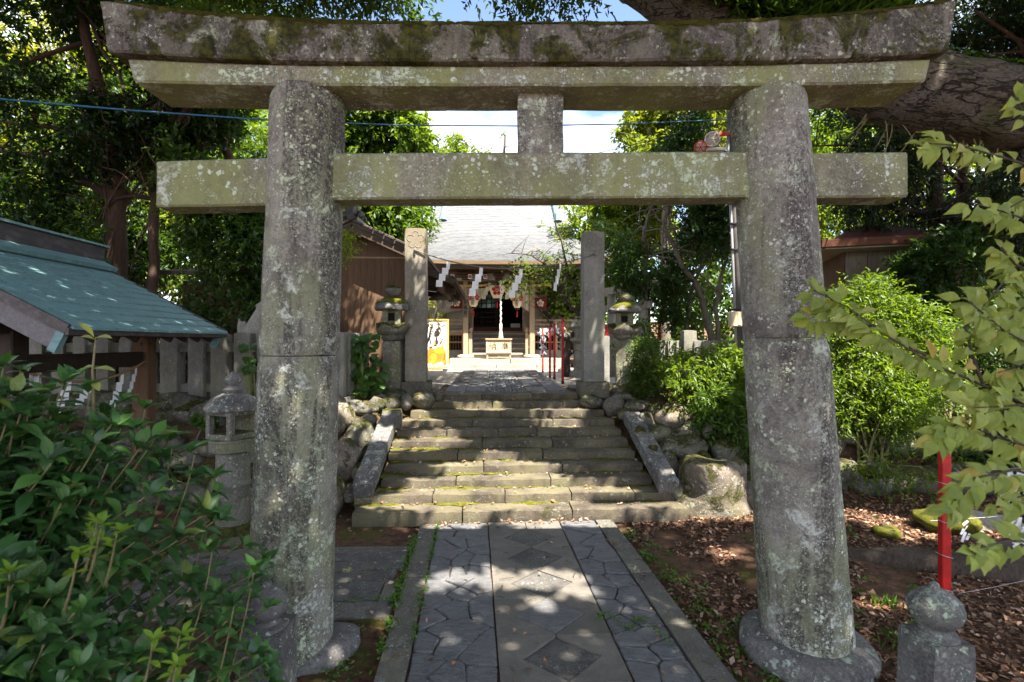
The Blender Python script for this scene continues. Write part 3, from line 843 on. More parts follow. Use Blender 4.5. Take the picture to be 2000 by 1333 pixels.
# ================================================================ the gate
tor = thing("stone_torii", "weathered stone torii gate standing across the paved path", "gate", (.2, 3.32, 0))
TZ = 3.32
def pillar(xb, xt, rb, rt, z0, zj, ztop, seed):
    def drum(za, zb, dr, parent, name):
        mb = MB(); prof = []; n = 30
        for i in range(n + 1):
            z = lerp(za, zb, i / n); t = z / ztop
            r = lerp(rb, rt, t) + dr
            e = min((z - za), (zb - z))
            if e < .014: r -= .016 - e
            prof.append((r, z))
        mb.lathe(prof, 44)
        for v in mb.v:
            t = v.z / ztop; v.x += lerp(xb, xt, t); v.y += TZ
            nn = mnoise.noise(Vector((v.x * 2.1, v.y * 2.1, v.z * 1.3 + seed))) * .0045 + mnoise.noise(Vector((v.x * 9, v.y * 9, v.z * 6 + seed))) * .0035
            d = Vector((v.x - lerp(xb, xt, t), v.y - TZ, 0)); v += d.normalized() * nn
        o = mb.build(name, "torii_stone", parent); return auto_smooth(o, 60)
    p = drum(zj + .003, ztop, 0, tor, "pillar")
    drum(z0, zj - .003, .003, p, "lower_drum")
    return p
pillar(-1.440, -1.317, .258, .228, -.04, 1.908, 3.585, 1.0)
pillar(1.912, 1.655, .268, .226, .02, 2.018, 3.585, 8.0)
def sweep(name, mat, x0, x1, sec, n, parent=tor, amp=.006, seed=0):
    mb = MB(); rows = []
    for i in range(n + 1):
        x = lerp(x0, x1, i / n); pts = sec(x); rows.append(len(pts))
        mb.v += [Vector((p[2] if len(p) > 2 else x, p[0], p[1])) for p in pts]
    m = rows[0]
    for i in range(n):
        for j in range(m):
            a, b = i * m + j, i * m + (j + 1) % m
            mb.f.append((a, b, b + m, a + m))
    mb.f.append(tuple(reversed(range(m)))); mb.f.append(tuple(n * m + j for j in range(m)))
    for v in mb.v:
        v += mnoise.noise_vector(v * 3 + Vector((seed, 0, 0))) * amp + mnoise.noise_vector(v * 11) * amp * .45
    return auto_smooth(mb.build(name, mat, parent), 38)
def rib(y0, y1, zb, zt0, zt1, x, k=5):
    """closed outline of a beam: front face in k pieces, sloped top, back"""
    ch = .012; pts = [(y0 + ch, zb, x)]
    for i in range(k + 1): pts.append((y0, lerp(zb + ch, zt0 - ch, i / k), x))
    pts += [(y0 + ch, zt0, x), (lerp(y0, y1, .5), lerp(zt0, zt1, .5) + .03, x), (y1 - ch, zt1, x), (y1, zt1 - ch, x), (y1, zb + ch, x), (y1 - ch, zb, x)]
    return pts
def cap_z(x, zc, rise):
    u = (x - .10) / 2.5; return zc + rise * abs(u) ** 3.2
def kas(x0, x1, ends=(0, 0)):
    def sec(x):
        e = 0
        if ends[0] and x < x0 + 1e-6: e = -.05
        if ends[1] and x > x1 - 1e-6: e = .05
        zb, zt = cap_z(x, 3.682, .055), cap_z(x, 3.912, .135)
        return [(y, z, xx + e * (z - zb) / (zt - zb)) for y, z, xx in rib(3.07, 3.60, zb, zt, zt - .03, x)]
    return sec
for a, b, en, nm in ((-2.42, -.617, (1, 0), 0), (-.615, .965, (0, 0), 3), (.967, 2.615, (0, 1), 6)):
    sweep("top_lintel", "torii_cap_stone", a, b, kas(a, b, en), 22, seed=nm)
def shi(x0, x1):
    def sec(x):
        z = cap_z(x, 3.563, .028); zt = cap_z(x, 3.686, .050)
        e = -.03 if x <= -2.30 else (.03 if x >= 2.52 else 0)
        return [(y, zz, xx + e * (zz - z) / .12) for y, zz, xx in rib(3.13, 3.49, z, zt, zt, x, 3)]
    return sec
for a, b, nm in ((-2.315, -.447, 1), (-.445, .788, 4), (.790, 2.525, 7)):
    sweep("lower_lintel", "torii_beam_stone", a, b, shi(a, b), 16, seed=nm, amp=.005)
for (x0, zb0, zt0), (x1, zb1, zt1), nm in (((-2.238, 2.843, 3.133), (-1.36, 2.862, 3.160), 1), ((-1.19, 2.893, 3.186), (1.60, 2.908, 3.196), 2), ((1.74, 2.902, 3.186), (2.489, 2.908, 3.192), 3)):
    def sec(x, x0=x0, x1=x1, zb0=zb0, zb1=zb1, zt0=zt0, zt1=zt1):
        t = (x - x0) / (x1 - x0); return rib(3.222, 3.415, lerp(zb0, zb1, t), lerp(zt0, zt1, t), lerp(zt0, zt1, t), x, 4)
    sweep("tie_beam", "torii_beam_stone", x0, x1, sec, max(8, int((x1 - x0) / .1)), seed=nm * 3, amp=.004)
mb = MB(); mb.rbox((.181, 3.33, 3.38), (.292, .20, .40), .06, .012, .006, 7, Matrix.Rotation(-.008, 3, "Y"), 5)
auto_smooth(mb.build("centre_strut", "torii_stone", tor), 45)
mb = MB(); mb.lathe([(.30, -.10), (.39, -.06), (.412, .0), (.405, .045), (.375, .085), (.32, .112), (.25, .118)], 40, (1.91, TZ, 0), .97)
auto_smooth(mb.build("base_stone", "post_stone", tor, amp=.018, freq=4.5), 60)
mb = MB(); mb.rock((-1.36, TZ + .06, -.02), (.355, .32, .10), 21, 4, .2)
auto_smooth(mb.build("base_stone", "post_stone", tor), 60)
mf = MB(); N = 260                                   # fringe of moss along the front top edge
for i in range(N + 1):
    x = lerp(-2.38, 2.62, i / N); z = cap_z(x, 3.912, .135)
    n1 = mnoise.noise(Vector((x * 2.3, 0, 7))) + .6 * mnoise.noise(Vector((x * 11, 0, 3)))
    t = max(.0, .005 + .018 * n1); 
    mf.v += [Vector((x, 3.066 + .004 * n1, z - t * 1.2 - .012)), Vector((x, 3.064, z + t * .4)), Vector((x, 3.10, z + t + .002)), Vector((x, 3.30, z + .014 + t * .5)), Vector((x, 3.34, z - .01))]
for i in range(N):
    for j in range(4):
        p = i * 5 + j; mf.f.append((p, p + 5, p + 6, p + 1))
mf.build("moss", "moss_dark", tor, amp=.006, freq=40, smooth=True, kind="stuff")
# small mortar patch under the joint on the first pillar
# two squat posts with ball finials before the gate
def ball_post(loc, w, zt, r, label, rot, tilt=0):
    t = thing("stone_post", label, "stone post", loc, 0, "ball-topped stone posts in front of the gate")
    x, y, _ = loc
    mb = MB(); mb.rbox((x, y, zt / 2 - .05), (w, w, zt + .1), .05, .012, .006, 7, Matrix.Rotation(rot, 3, "Z"), int(x * 5))
    for v in mb.v:
        if v.z > zt - .03: v.x = x + (v.x - x) * .97; v.y = y + (v.y - y) * .97
    auto_smooth(mb.build("shaft", "post_stone", t), 45)
    mb = MB(); prof = [(w * .46, zt - .005), (w * .44, zt + .012), (r * .62, zt + .022), (r * .58, zt + .034)]
    c = zt + .034 + r * .80
    for i in range(1, 15):
        th = -math.pi / 2 + math.pi * i / 15
        if math.sin(th) * r * .86 + c > zt + .036: prof.append((r * math.cos(th), c + r * .86 * math.sin(th)))
    top = c + r * .86
    prof += [(r * .22, top - .004), (r * .2, top + .014), (r * .17, top + .024), (r * .06, top + .032)]
    mb.lathe(prof, 26, (x, y, 0))
    auto_smooth(mb.build("ball_finial", "post_stone", t, amp=.006, freq=8), 50)
ball_post((2.13, 2.58, 0), .222, .525, .119, "square stone post with ball finial beside the red stake", R(5))
ball_post((-1.40, 2.93, 0), .25, .375, .115, "square stone post with ball finial half hidden by the leafy bush", R(3))

# red stake with wire
st = thing("red_stake", "square red painted wooden stake wrapped with thin wire", "stake", (2.72, 3.22, 0))
mb = MB(); mb.box((2.72, 3.22, .62), (.056, .042, 1.38)); mb.build("stake_post", "red_paint", st, bevel=.004)
for zz in (1.10, .86, .65, .44):
    mb = MB(); k = .0305
    mb.tube([(2.72 - k, 3.22 - k, zz + .012), (2.72 + k, 3.22 - k, zz - .006), (2.72 + k, 3.22 + k, zz), (2.72 - k, 3.22 + k, zz + .01), (2.72 - k, 3.22 - k, zz + .012)], .0022, 5)
    mb.build("wire_ring", "wire_pale", st, smooth=True)
t = thing("wire", "thin pale wire running from the red stake to the big root", "wire", (2.76, 3.18, .44))
mb = MB(); mb.tube(bez((2.765, 3.175, .435), (3.4, 3.3, .45), (4.4, 3.5, .62), 10), .0014, 5); mb.build("wire_strand", "wire_pale", t)
mb = MB(); mb.tube(bez((2.765, 3.175, 1.10), (3.4, 3.3, 1.07), (4.4, 3.5, 1.12), 10), .0018, 5); mb.build("wire_strand", "wire_pale", t)

# ================================================================ lanterns
def frame_box(mb, c, w, h, t, rot=0):
    """open fire chamber: floor, lintel ring and four corner posts"""
    m = Matrix.Rotation(rot, 3, "Z"); c = Vector(c)
    def b(p, d): mb.box(c + m @ Vector(p), d, m)
    b((0, 0, t / 2), (w, w, t)); b((0, 0, h - t * .4), (w, w, t * .8))
    for sx in (-1, 1):
        for sy in (-1, 1): b((sx * (w - t) / 2, sy * (w - t) / 2, h / 2), (t, t, h - t * 1.4))
    b((0, w / 2 - t * .7, h / 2), (w - 2 * t, t * .3, h - t * 1.6))
lx, ly = -2.834, 5.2
lan = thing("stone_lantern", "round-shafted stone lantern with a rectangular open fire chamber behind the gate pillar", "stone lantern", (lx, ly, 0))
def lpart(name, prof, n, mat, amp=.004, rot=0, sq=1, c=(lx, ly, 0), par=lan, ang=50):
    mb = MB(); mb.lathe(prof, n, c, sq, rot); return auto_smooth(mb.build(name, mat, par, amp=amp, freq=9), ang)
lpart("base", [(.24, -.05), (.25, .05), (.235, .10), (.18, .15), (.165, .165)], 28, "mossy_stone")
lpart("shaft", [(.157, .16), (.16, .20), (.157, .53), (.168, .545), (.168, .565), (.157, .58), (.154, .885)], 28, "lantern_stone")
lpart("platform", [(.17, .885), (.215, .90), (.218, .995), (.225, 1.0), (.222, 1.02)], 28, "lantern_stone")
mb = MB(); frame_box(mb, (lx, ly, 1.02), .345, .285, .058, R(-22)); auto_smooth(mb.build("fire_chamber", "lantern_stone", lan, bevel=.005), 40)
rf = lpart("roof", [(.06, 1.30), (.255, 1.305), (.262, 1.325), (.25, 1.355), (.20, 1.42), (.11, 1.468), (.07, 1.475)], 28, "post_stone", .008)
lpart("finial", [(.075, 1.474), (.088, 1.49), (.095, 1.515), (.07, 1.54), (.052, 1.55), (.068, 1.575), (.078, 1.605), (.066, 1.64), (.03, 1.665), (.012, 1.69)], 20, "post_stone", .003)

def old_lantern(c, hs, r, label, seed, rot=0, mat="lantern_stone"):
    """rustic lantern: hs = heights of base, shaft foot, shaft top, bowl top, chamber top, roof top, finial top"""
    x, y = c; zb, z0, z1, z2, z3, z4, z5 = hs
    t = thing("stone_lantern", label, "stone lantern", (x, y, zb), 0, "mossy lanterns at the top of the steps")
    mb = MB(); mb.rock((x, y, z0 - .05), (.30, .26, .13), seed, 3, .2); auto_smooth(mb.build("base", "boulder", t), 60)
    mb = MB(); mb.rbox((x, y, (z0 + z1) / 2), (r * 1.06, r * 1.0, z1 - z0), .07, .05, .010, 6, Matrix.Rotation(rot, 3, "Z"), seed)
    auto_smooth(mb.build("shaft", mat, t), 60)
    h = z2 - z1; mb = MB()
    mb.lathe([(r * .52, z1 - .01), (r * .66, z1 + h * .10), (r * .62, z1 + h * .28), (r * .86, z1 + h * .42), (r * .95, z1 + h * .72), (r * .86, z1 + h * .98), (r * .5, z1 + h)], 28, (x, y, 0))
    for v in mb.v:
        a = math.atan2(v.y - y, v.x - x); k = 1 + .10 * math.cos(4 * a + .8) * ((v.z - z1) / h); v.x = x + (v.x - x) * k; v.y = y + (v.y - y) * k
        if v.z > z1 + h * .6: v.z += .03 * math.cos(4 * a + .8)
    auto_smooth(mb.build("bowl", "mossy_stone", t, amp=.02, freq=8), 70)
    m = Matrix.Rotation(rot, 3, "Z"); w = r * 1.02; hh = z3 - z2 + .03; ww = .36 * w; cz = (z2 + z3) / 2
    mb = MB()                               # chamber with a small square window in front
    for p, d in (((-(w + ww) / 4, 0, 0), ((w - ww) / 2, w, hh)), (((w + ww) / 4, 0, 0), ((w - ww) / 2, w, hh)), ((0, .03, hh / 2 - .035), (ww, w - .06, .07)), ((0, .03, -hh / 2 + .035), (ww, w - .06, .07)), ((0, w * .2, 0), (ww, w * .5, hh - .1))):
        mb.box(Vector((x, y, cz)) + m @ Vector(p), d, m)
    fc = mb.build("fire_chamber", mat, t, bevel=.006)
    mb = MB(); mb.box(Vector((x, y, cz)) + m @ Vector((0, -.08, 0)), (ww, .012, hh - .14), m); mb.build("window_shade_sheet", "painted_shade", fc)  # near-black sheet painted in for the shade inside the window
    h = z4 - z3; mb = MB()
    mb.lathe([(r * .4, z3 + .015), (r * .93, z3 - .005), (r * 1.0, z3 + h * .15), (r * .97, z3 + h * .36), (r * .76, z3 + h * .74), (r * .42, z3 + h * .96), (r * .15, z3 + h)], 30, (x, y, 0))
    rf = auto_smooth(mb.build("roof", "post_stone", t, amp=.020, freq=6), 70)
    mb = MB()
    mb.lathe([(r * .9, z3 + h * .42), (r * .93, z3 + h * .5), (r * .72, z3 + h * .84), (r * .40, z3 + h * 1.05), (r * .1, z3 + h * 1.08)], 40, (x, y, 0))
    auto_smooth(mb.build("moss", "moss", rf, amp=.028, freq=7, kind="stuff"), 80)
    mb = MB(); mb.rock((x + .02, y, (z4 + z5) / 2), (r * .46, r * .4, (z5 - z4) * .58), seed + 3, 3, .25)
    fin = auto_smooth(mb.build("finial", "mossy_stone", t), 60)
    return t
old_lantern((-1.966, 8.4), (1.08, 1.19, 2.017, 2.28, 2.51, 2.715, 2.93), .285, "squat old stone lantern with lumpy moss cap beside the plank wall", 5, R(8))
old_lantern((1.914, 8.7), (1.10, 1.23, 2.04, 2.27, 2.475, 2.64, 2.81), .285, "broad-capped stone lantern with thick moss, beside the clipped bushes", 16, R(-14))

# ================================================================ gate posts with rope
def gate_post(x, ztop, label, mat, seed):
    t = thing("gate_post", label, "stone pillar", (x, 8.6, 1.1), 0, "tall square pillars at the top of the steps")
    mb = MB(); mb.rbox((x, 8.6, 1.20), (.49, .46, .26), .07, .018, .006, 6, RZ2, seed); auto_smooth(mb.build("plinth", "mossy_stone", t), 45)
    mb = MB(); mb.rbox((x, 8.6, (1.325 + ztop) / 2), (.345, .32, ztop - 1.325), .08, .010, .003, 4, RZ2, seed)
    for v in mb.v:
        if v.z > ztop - .05: v.z += .012 * (1 - abs(v.x - x) / .17)
    auto_smooth(mb.build("shaft", mat, t), 40)
    mb = MB(); cx, cz, yf = x + .01, ztop - .19, 8.6 - .16
    for i in range(5):
        a = math.pi / 2 + i * 2 * math.pi / 5
        px, pz = cx + .088 * math.cos(a), cz + .088 * math.sin(a)
        ring = [Vector((px + .055 * math.cos(b), yf + .042 * (px + .055 * math.cos(b) - x) - .0, pz + .055 * math.sin(b))) for b in [a - 2.1 + 4.2 * k / 12 for k in range(13)]]
        mb.tube(ring, .006, 6)
    mb.build("plum_crest", mat, t, smooth=True)
    sx = -1 if x < 0 else 1
    mb = MB(); mb.rbox((x + sx * .235, 8.72, 1.60), (.12, .20, .98), .07, .012, .004, 6, RZ2, seed + 1); auto_smooth(mb.build("stub_post", "granite", t), 45)
    return t
gate_post(-1.602, 3.858, "tall stone pillar with carved plum crest beside the brown plank wall", "granite_warm", 2)
gate_post(1.349, 3.806, "tall stone pillar with carved plum crest beside the small plum tree", "granite", 6)
ra, rb_ = Vector((-1.60, 8.425, 3.50)), Vector((1.35, 8.43, 3.43))
def sag(a, b, s, n=24):
    return [Vector(a).lerp(Vector(b), i / n) - Vector((0, 0, 4 * s * (i / n) * (1 - i / n))) for i in range(n + 1)]
rope_pts = sag(ra, rb_, .275)
t = thing("sacred_rope", "thin dark sacred rope strung between the two tall stone pillars", "rope", ra)
mb = MB(); mb.tube(rope_pts, .0105, 7); mb.build("rope_strand", "thin_rope", t, smooth=True)
for p in (ra, rb_):
    mb = MB(); mb.tube([p + Vector((0, .03, .02)), p + Vector((0, -.02, .005)), p + Vector((.02, -.025, -.03))], .016, 6); mb.build("rope_knot", "thin_rope", t, smooth=True)
def shide(p, h, w, label, group, tw, seed, mat="paper", name="paper_streamer", segs=4, lean=.0):
    """folded zigzag paper: each fold hangs to one side below the one above"""
    p = Vector(p); t = thing(name, label, "paper streamer", p, 0, group)
    rnd = random.Random(seed); mb = MB(); m = Matrix.Rotation(tw, 3, "Z")
    x, z = 0.0, 0.0; hh = h / segs
    for i in range(segs):
        wi = w * (.55 if i == 0 else 1.0); l = hh * (1.25 if i == 0 else 1.12)
        y = .006 * i; k = -.18 * w
        q = [(x - wi / 2, y, z), (x + wi / 2, y, z), (x + wi / 2 + k * .55, y + .004, z - l), (x - wi / 2 + k * .55, y + .004, z - l)]
        q = [m @ Vector(a) + p for a in q]; n = m @ Vector((0, .0016, 0))
        mb.hexa([q[3], q[2], q[2] + n, q[3] + n, q[0], q[1], q[1] + n, q[0] + n])
        z -= hh; x += -w * .46 + lean * w
    mb.build("folded_paper", mat, t)
    return t
for (px, py, h, tw), lb in zip(((876, 518, .40, .15), (940, 527, .46, -.1), (1018, 529, .47, .35), (1095, 518, .46, 1.0)),
        ("white zigzag paper streamer hanging over the dark porch eave, nearest the plank wall", "white zigzag paper streamer hanging before the left paper lantern of the shrine",
         "white zigzag paper streamer hanging before the right paper lantern of the shrine", "narrow white paper streamer hanging among the plum tree twigs")):
    i = min(range(len(rope_pts)), key=lambda j: abs(rope_pts[j].x - (px - 1000) / 1000 * 8.43)); q = rope_pts[i]
    shide((( px - 1000) / 1000 * 8.43, q.y, q.z), h, .105, lb, "paper streamers on the sacred rope", tw, px, segs=4)

# ================================================================ rocks
def rock_group(name, label, items, seed, extra, loc):
    t = thing(name, label, "rock wall", loc)
    rnd = random.Random(seed)
    for px, py, rx, ry, z, mat in items:
        c = PX(px, py, z); r = (rx * z / 1000 * 1.12, max(rx, ry) * z / 1000 * .95, ry * z / 1000 * 1.12)
        mb = MB(); mb.rock(c, r, rnd.randrange(9999), 3, .24); auto_smooth(mb.build("boulder", mat, t), 70)
    for x, y, s_ in extra:
        z = tz(x, y); mb = MB(); mb.rock((x, y, z + s_ * .15), (s_ * rnd.uniform(.9, 1.3), s_, s_ * rnd.uniform(.65, .9)), rnd.randrange(9999), 2, .26)
        auto_smooth(mb.build("boulder", rnd.choice(("boulder", "boulder", "mossy_stone")), t), 70)
    return t
B, M_, S_ = "boulder", "boulder_mossy", "mossy_stone"
L_items = [(700, 855, 28, 33, 6.95, B), (676, 898, 30, 37, 6.45, M_), (674, 812, 22, 24, 7.0, M_), (684, 967, 15, 19, 6.0, B), (656, 978, 15, 42, 5.95, M_),
           (704, 797, 31, 14, 7.35, B), (737, 789, 15, 14, 7.7, B), (765, 787, 16, 16, 7.85, B), (793, 787, 13, 15, 7.95, B), (824, 780, 22, 19, 8.05, M_), (854, 775, 9, 9, 8.2, B),
           (743, 776, 18, 9, 8.0, M_), (656, 824, 16, 30, 6.8, M_), (718, 821, 16, 13, 7.2, B), (640, 900, 30, 40, 6.6, B), (630, 840, 26, 26, 6.9, B), (640, 800, 25, 20, 7.2, B),
           (727, 845, 13, 20, 7.25, S_), (719, 893, 10, 24, 6.7, S_), (703, 925, 12, 20, 6.35, S_)]
L_extra = []
rnd = random.Random(12)
for i in range(66):
    x = -2.4 - i * .078 + rnd.uniform(-.1, .1); lvl = i % 3
    L_extra.append((x, 6.35 + lvl * .42 + rnd.uniform(-.08, .08), rnd.uniform(.20, .33)))
rock_group("rock_wall", "stacked mossy boulders holding the bank beside the lower stone lantern", L_items, 4, L_extra, (-2.2, 6.9, 0))
R_items = [(1156, 783, 20, 14, 8.1, B), (1200, 794, 21, 20, 7.9, B), (1223, 810, 16, 12, 7.6, S_), (1243, 793, 23, 13, 7.8, B), (1227, 776, 26, 12, 8.3, B), (1280, 799, 15, 12, 7.7, B),
           (1320, 814, 38, 25, 7.4, M_), (1260, 824, 19, 17, 7.35, B), (1285, 849, 26, 19, 7.0, B), (1307, 880, 25, 21, 6.7, B), (1345, 877, 33, 26, 6.65, B), (1331, 850, 19, 14, 6.9, B),
           (1307, 916, 16, 30, 6.4, B), (1325, 960, 10, 15, 6.0, B), (1408, 836, 33, 32, 6.9, S_), (1370, 845, 14, 16, 7.1, S_), (1458, 955, 26, 40, 6.1, S_), (1372, 905, 20, 22, 6.5, S_),
           (1425, 885, 30, 28, 6.6, S_), (1462, 845, 28, 36, 6.8, S_), (1395, 800, 30, 14, 7.4, S_), (1355, 798, 20, 13, 7.6, S_), (1250, 850, 12, 20, 7.0, S_), (1275, 890, 12, 22, 6.6, S_), (1338, 925, 14, 26, 6.4, S_)]
R_extra = []
for i in range(60):
    x = 2.5 + i * .07 + rnd.uniform(-.1, .1); lvl = i % 3
    R_extra.append((x, 6.75 + lvl * .45 + rnd.uniform(-.08, .08), rnd.uniform(.2, .32)))
rock_group("rock_wall", "stacked lichen-spotted boulders along the bushes beside the steps", R_items, 8, R_extra, (2.3, 7.2, 0))
c = PX(1392, 955, 5.95); mb = MB(); mb.rbox((c.x, c.y, .25), (.62, .50, .66), .05, .10, .12, 2.6, Matrix.Rotation(R(12), 3, "Z"), 31)
for v in mb.v:
    if v.z < .3: v.x = c.x + (v.x - c.x) * (1.06 + (.3 - v.z) * .5)
o = auto_smooth(mb.build("boulder", "boulder_mossy", None, amp=.022, freq=7), 60)
tag(o, "big flat-topped boulder with moss at the foot of the steps", "boulder")
for (px, py, z, rx, ry, rz), lb, mat in (((1845, 1040, 5.35, .30, .26, .15), "rounded rock thick with yellow moss behind the red stake", "boulder_mossy"), ((1905, 1030, 5.5, .42, .3, .12), "pale flat sunlit rock on the leaf litter", "pale_stone"), ((1730, 1053, 5.2, .16, .14, .05), "small low stone covered in bright moss near the gate pillar", "boulder_mossy")):
    p = PX(px, py, z); z0 = tz(p.x, p.y); mb = MB(); mb.rock((p.x, p.y, z0 + rz * .4), (rx, ry, rz), int(px), 3, .2)
    o = auto_smooth(mb.build("rock", mat, None), 70); tag(o, lb, "rock")
    if mat == "boulder_mossy":
        mb = MB(); mb.rock((p.x - .02, p.y - .04, z0 + rz * .52), (rx * .96, ry * .96, rz * .96), int(px), 3, .22)
        for v in mb.v:
            v += mnoise.noise_vector(v * 9) * .03
        m_ = mb.build("moss", "moss", o, smooth=True, kind="stuff")

# ================================================================ stone fences
def fence(name, label, posts, rails, loc, mat="granite"):
    t = thing(name, label, "stone fence", loc)
    for i, (x, y, w, z0, z1) in enumerate(posts):
        mb = MB(); mb.rbox((x, y, (z0 + z1) / 2), (w, w * .85, z1 - z0), .09, .012, .004, 5, None, i)
        for v in mb.v:
            if v.z > z1 - .03: v.z += .018 * (1 - abs(v.x - x) * 2 / w)
        auto_smooth(mb.build("fence_post", mat, t), 40)
    for a, b, w, h in rails:
        mb = MB(); mb.beam(a, b, w, h); mb.build("rail" if h < .2 else "kerb", mat, t, bevel=.008)
    return t
fz = 7.62; zt_ = 2 + (667 - 651) * fz / 1000
pl = []
for p0, p1 in ((-60, -35), (-10, 14), (25, 50), (66, 91), (109, 131), (150, 174), (195, 219), (239, 262), (282, 304), (321, 354), (374, 404), (418, 448), (463, 494), (508, 538), (552, 580), (596, 622)):
    pl.append((((p0 + p1) / 2 - 1000) / 1000 * fz, fz, (p1 - p0) * fz / 1000, 1.02, zt_ + random.uniform(-.03, .03)))
rl = []
xs_ = (-8.1, -2.72)
for y0, y1 in ((671, 689), (750, 767)):
    rl.append(((xs_[0], fz + .03, 2 + (667 - (y0 + y1) / 2) * fz / 1000), (xs_[1], fz + .03, 2 + (667 - (y0 + y1) / 2) * fz / 1000), .10, (y1 - y0) * fz / 1000))
rl.append(((xs_[0], fz, 1.02), (xs_[1], fz, 1.02), .34, .22))
fence("stone_fence", "grey granite post fence on a mossy kerb behind the washing pavilion", pl, rl, (-5, fz, 1.0))
pl = [(-2.56 + .010 * i, 7.62 + i * .21, .15, 1.05, 2.12 - .0 * i) for i in range(6)]
fence("stone_fence", "short return of granite fence posts set close beside the big-leaved plant", pl, [((-2.57, 7.55, 1.06), (-2.50, 8.75, 1.06), .26, .22), ((-2.60, 7.55, 1.95), (-2.54, 8.75, 1.95), .07, .10)], (-2.55, 8.1, 1.0))
pl = []
A, Bp = Vector((2.86, 9.7, 0)), Vector((6.6, 7.9, 0))
for i in range(28):
    p = A.lerp(Bp, i / 27); tall = i in (3, 11, 19, 26)
    pl.append((p.x, p.y, .24 if tall else .17, 1.02, 2.19 if tall else 2.0))
fence("stone_fence", "granite fence with low close-set posts and taller ones behind the bushes", pl, [((2.8, 9.73, 1.06), (6.7, 7.86, 1.06), .3, .22)], (4.5, 8.9, 1.0))

# ================================================================ upper path and yard
yard = MB(); q = [Vector((-3.2, 10.3, 1.12)), Vector((2.2, 10.3, 1.12)), Vector((5.0, 16.6, 1.12)), Vector((-7.0, 16.6, 1.12))]
yard.hexa([p - Vector((0, 0, .06)) for p in q] + q); yard.build("yard", "gravel_pale", None, kind="structure")
up = MB(); q = [F2(-1.08, 8.72), F2(1.08, 8.72), F2(1.08, 15.3), F2(-1.08, 15.3)]
up.hexa([p + Vector((0, 0, 1.04)) for p in q] + [p + Vector((0, 0, 1.128)) for p in q])
upath = up.build("upper_path", "kerb_stone_mat", None, kind="structure")
for s_ in (-1, 1):
    for c0, c1 in ((.35, .71), (.715, 1.07)):
        d = 8.75 + rp.uniform(0, .2)
        while d < 15.2:
            l = rp.uniform(.45, .95); a0, a1 = sorted((s_ * c0, s_ * c1))
            slab_poly("paving_stone", "slate" if rp.random() < .6 else "slab_stone", upath, [(a0 + .006, d), (a1 - .006, d), (a1 - .006, min(15.28, d + l - .014)), (a0 + .006, min(15.28, d + l - .014))], 1.10, 1.146 + rp.uniform(-.004, .004), F2)
            d += l
cob = MB()
for j in range(96):
    for i in range(9):
        a = -.31 + .62 * (i + .5 + rp.uniform(-.3, .3)) / 9; d = 8.8 + 6.4 * (j + .5 + rp.uniform(-.3, .3)) / 96
        p = F2(a, d, 1.127); rx, ry = rp.uniform(.022, .038), rp.uniform(.02, .034); b = len(cob.v); ph = rp.uniform(0, 1)
        for (k, zz) in ((1.0, 0), (.8, .014), (.35, .021)):
            cob.v += [p + Vector((rx * k * math.cos(ph + t_ * math.pi / 3), ry * k * math.sin(ph + t_ * math.pi / 3), zz)) for t_ in range(6)]
        for r_ in range(2):
            for t_ in range(6):
                u, v_ = b + r_ * 6 + t_, b + r_ * 6 + (t_ + 1) % 6; cob.f.append((u, v_, v_ + 6, u + 6))
        cob.f.append(tuple(b + 12 + t_ for t_ in range(6)))
cob.build("cobble", "slate", upath, smooth=True, kind="stuff")
for a, d, w, l in ((-1.42, 8.95, .5, .55), (-1.5, 9.7, .62, .7), (1.5, 9.5, .6, .5)):
    slab_poly("paving_stone", "kerb_stone_mat", upath, [(a - w / 2, d - l / 2), (a + w / 2, d - l / 2), (a + w / 2, d + l / 2), (a - w / 2, d + l / 2)], 1.05, 1.135, F2)

# ================================================================ washing pavilion (copper roof)
A1 = math.atan(.073)
cz = thing("washing_pavilion", "open wooden washing pavilion with green copper shingle roof", "pavilion", (-5.50, 5.55, 0), A1)
rnd = random.Random(41)
E_, RH, EH, L2 = 1.66, 3.02, 2.115, 1.36              # eave offset, ridge and eave heights, half length
slope = math.atan((RH - EH) / E_)
NR, NT_ = 11, 7
def roofpt(x, y, up=0): return Vector((x - up * -math.sin(slope), y, RH - abs(x) * math.tan(slope) + up * math.cos(slope)))
for i in range(NR):
    x0, x1 = E_ * i / NR, E_ * (i + 1) / NR + .045
    off = rnd.uniform(0, 1)
    ys = sorted([-L2, L2] + [y for y in (-L2 + (j + off) * 2 * L2 / NT_ for j in range(NT_)) if -L2 + .08 < y < L2 - .08])
    for y0, y1 in zip(ys[:-1], ys[1:]):
        z0, z1 = RH - x0 * math.tan(slope) + .004, RH - x1 * math.tan(slope) + .030
        d = rnd.uniform(-.003, .003)
        mb = MB(); a, b = y0 + .003, y1 - .003
        mb.hexa([(x0, a, z0 - .006), (x1, a, z1 - .026 + d), (x1, b, z1 - .026 + d), (x0, b, z0 - .006), (x0, a, z0 + .004), (x1, a, z1 + d), (x1, b, z1 + d), (x0, b, z0 + .004)])
        mb.build("roof_tile", "copper_green", cz)
mb = MB(); mb.hexa([(-E_, -L2, EH - .02), (0, -L2, RH - .02), (0, L2, RH - .02), (-E_, L2, EH - .02), (-E_, -L2, EH + .02), (0, -L2, RH + .02), (0, L2, RH + .02), (-E_, L2, EH + .02)])
mb.build("roof_slope", "copper_green", cz)
mb = MB()                                              # boarding below the shingles
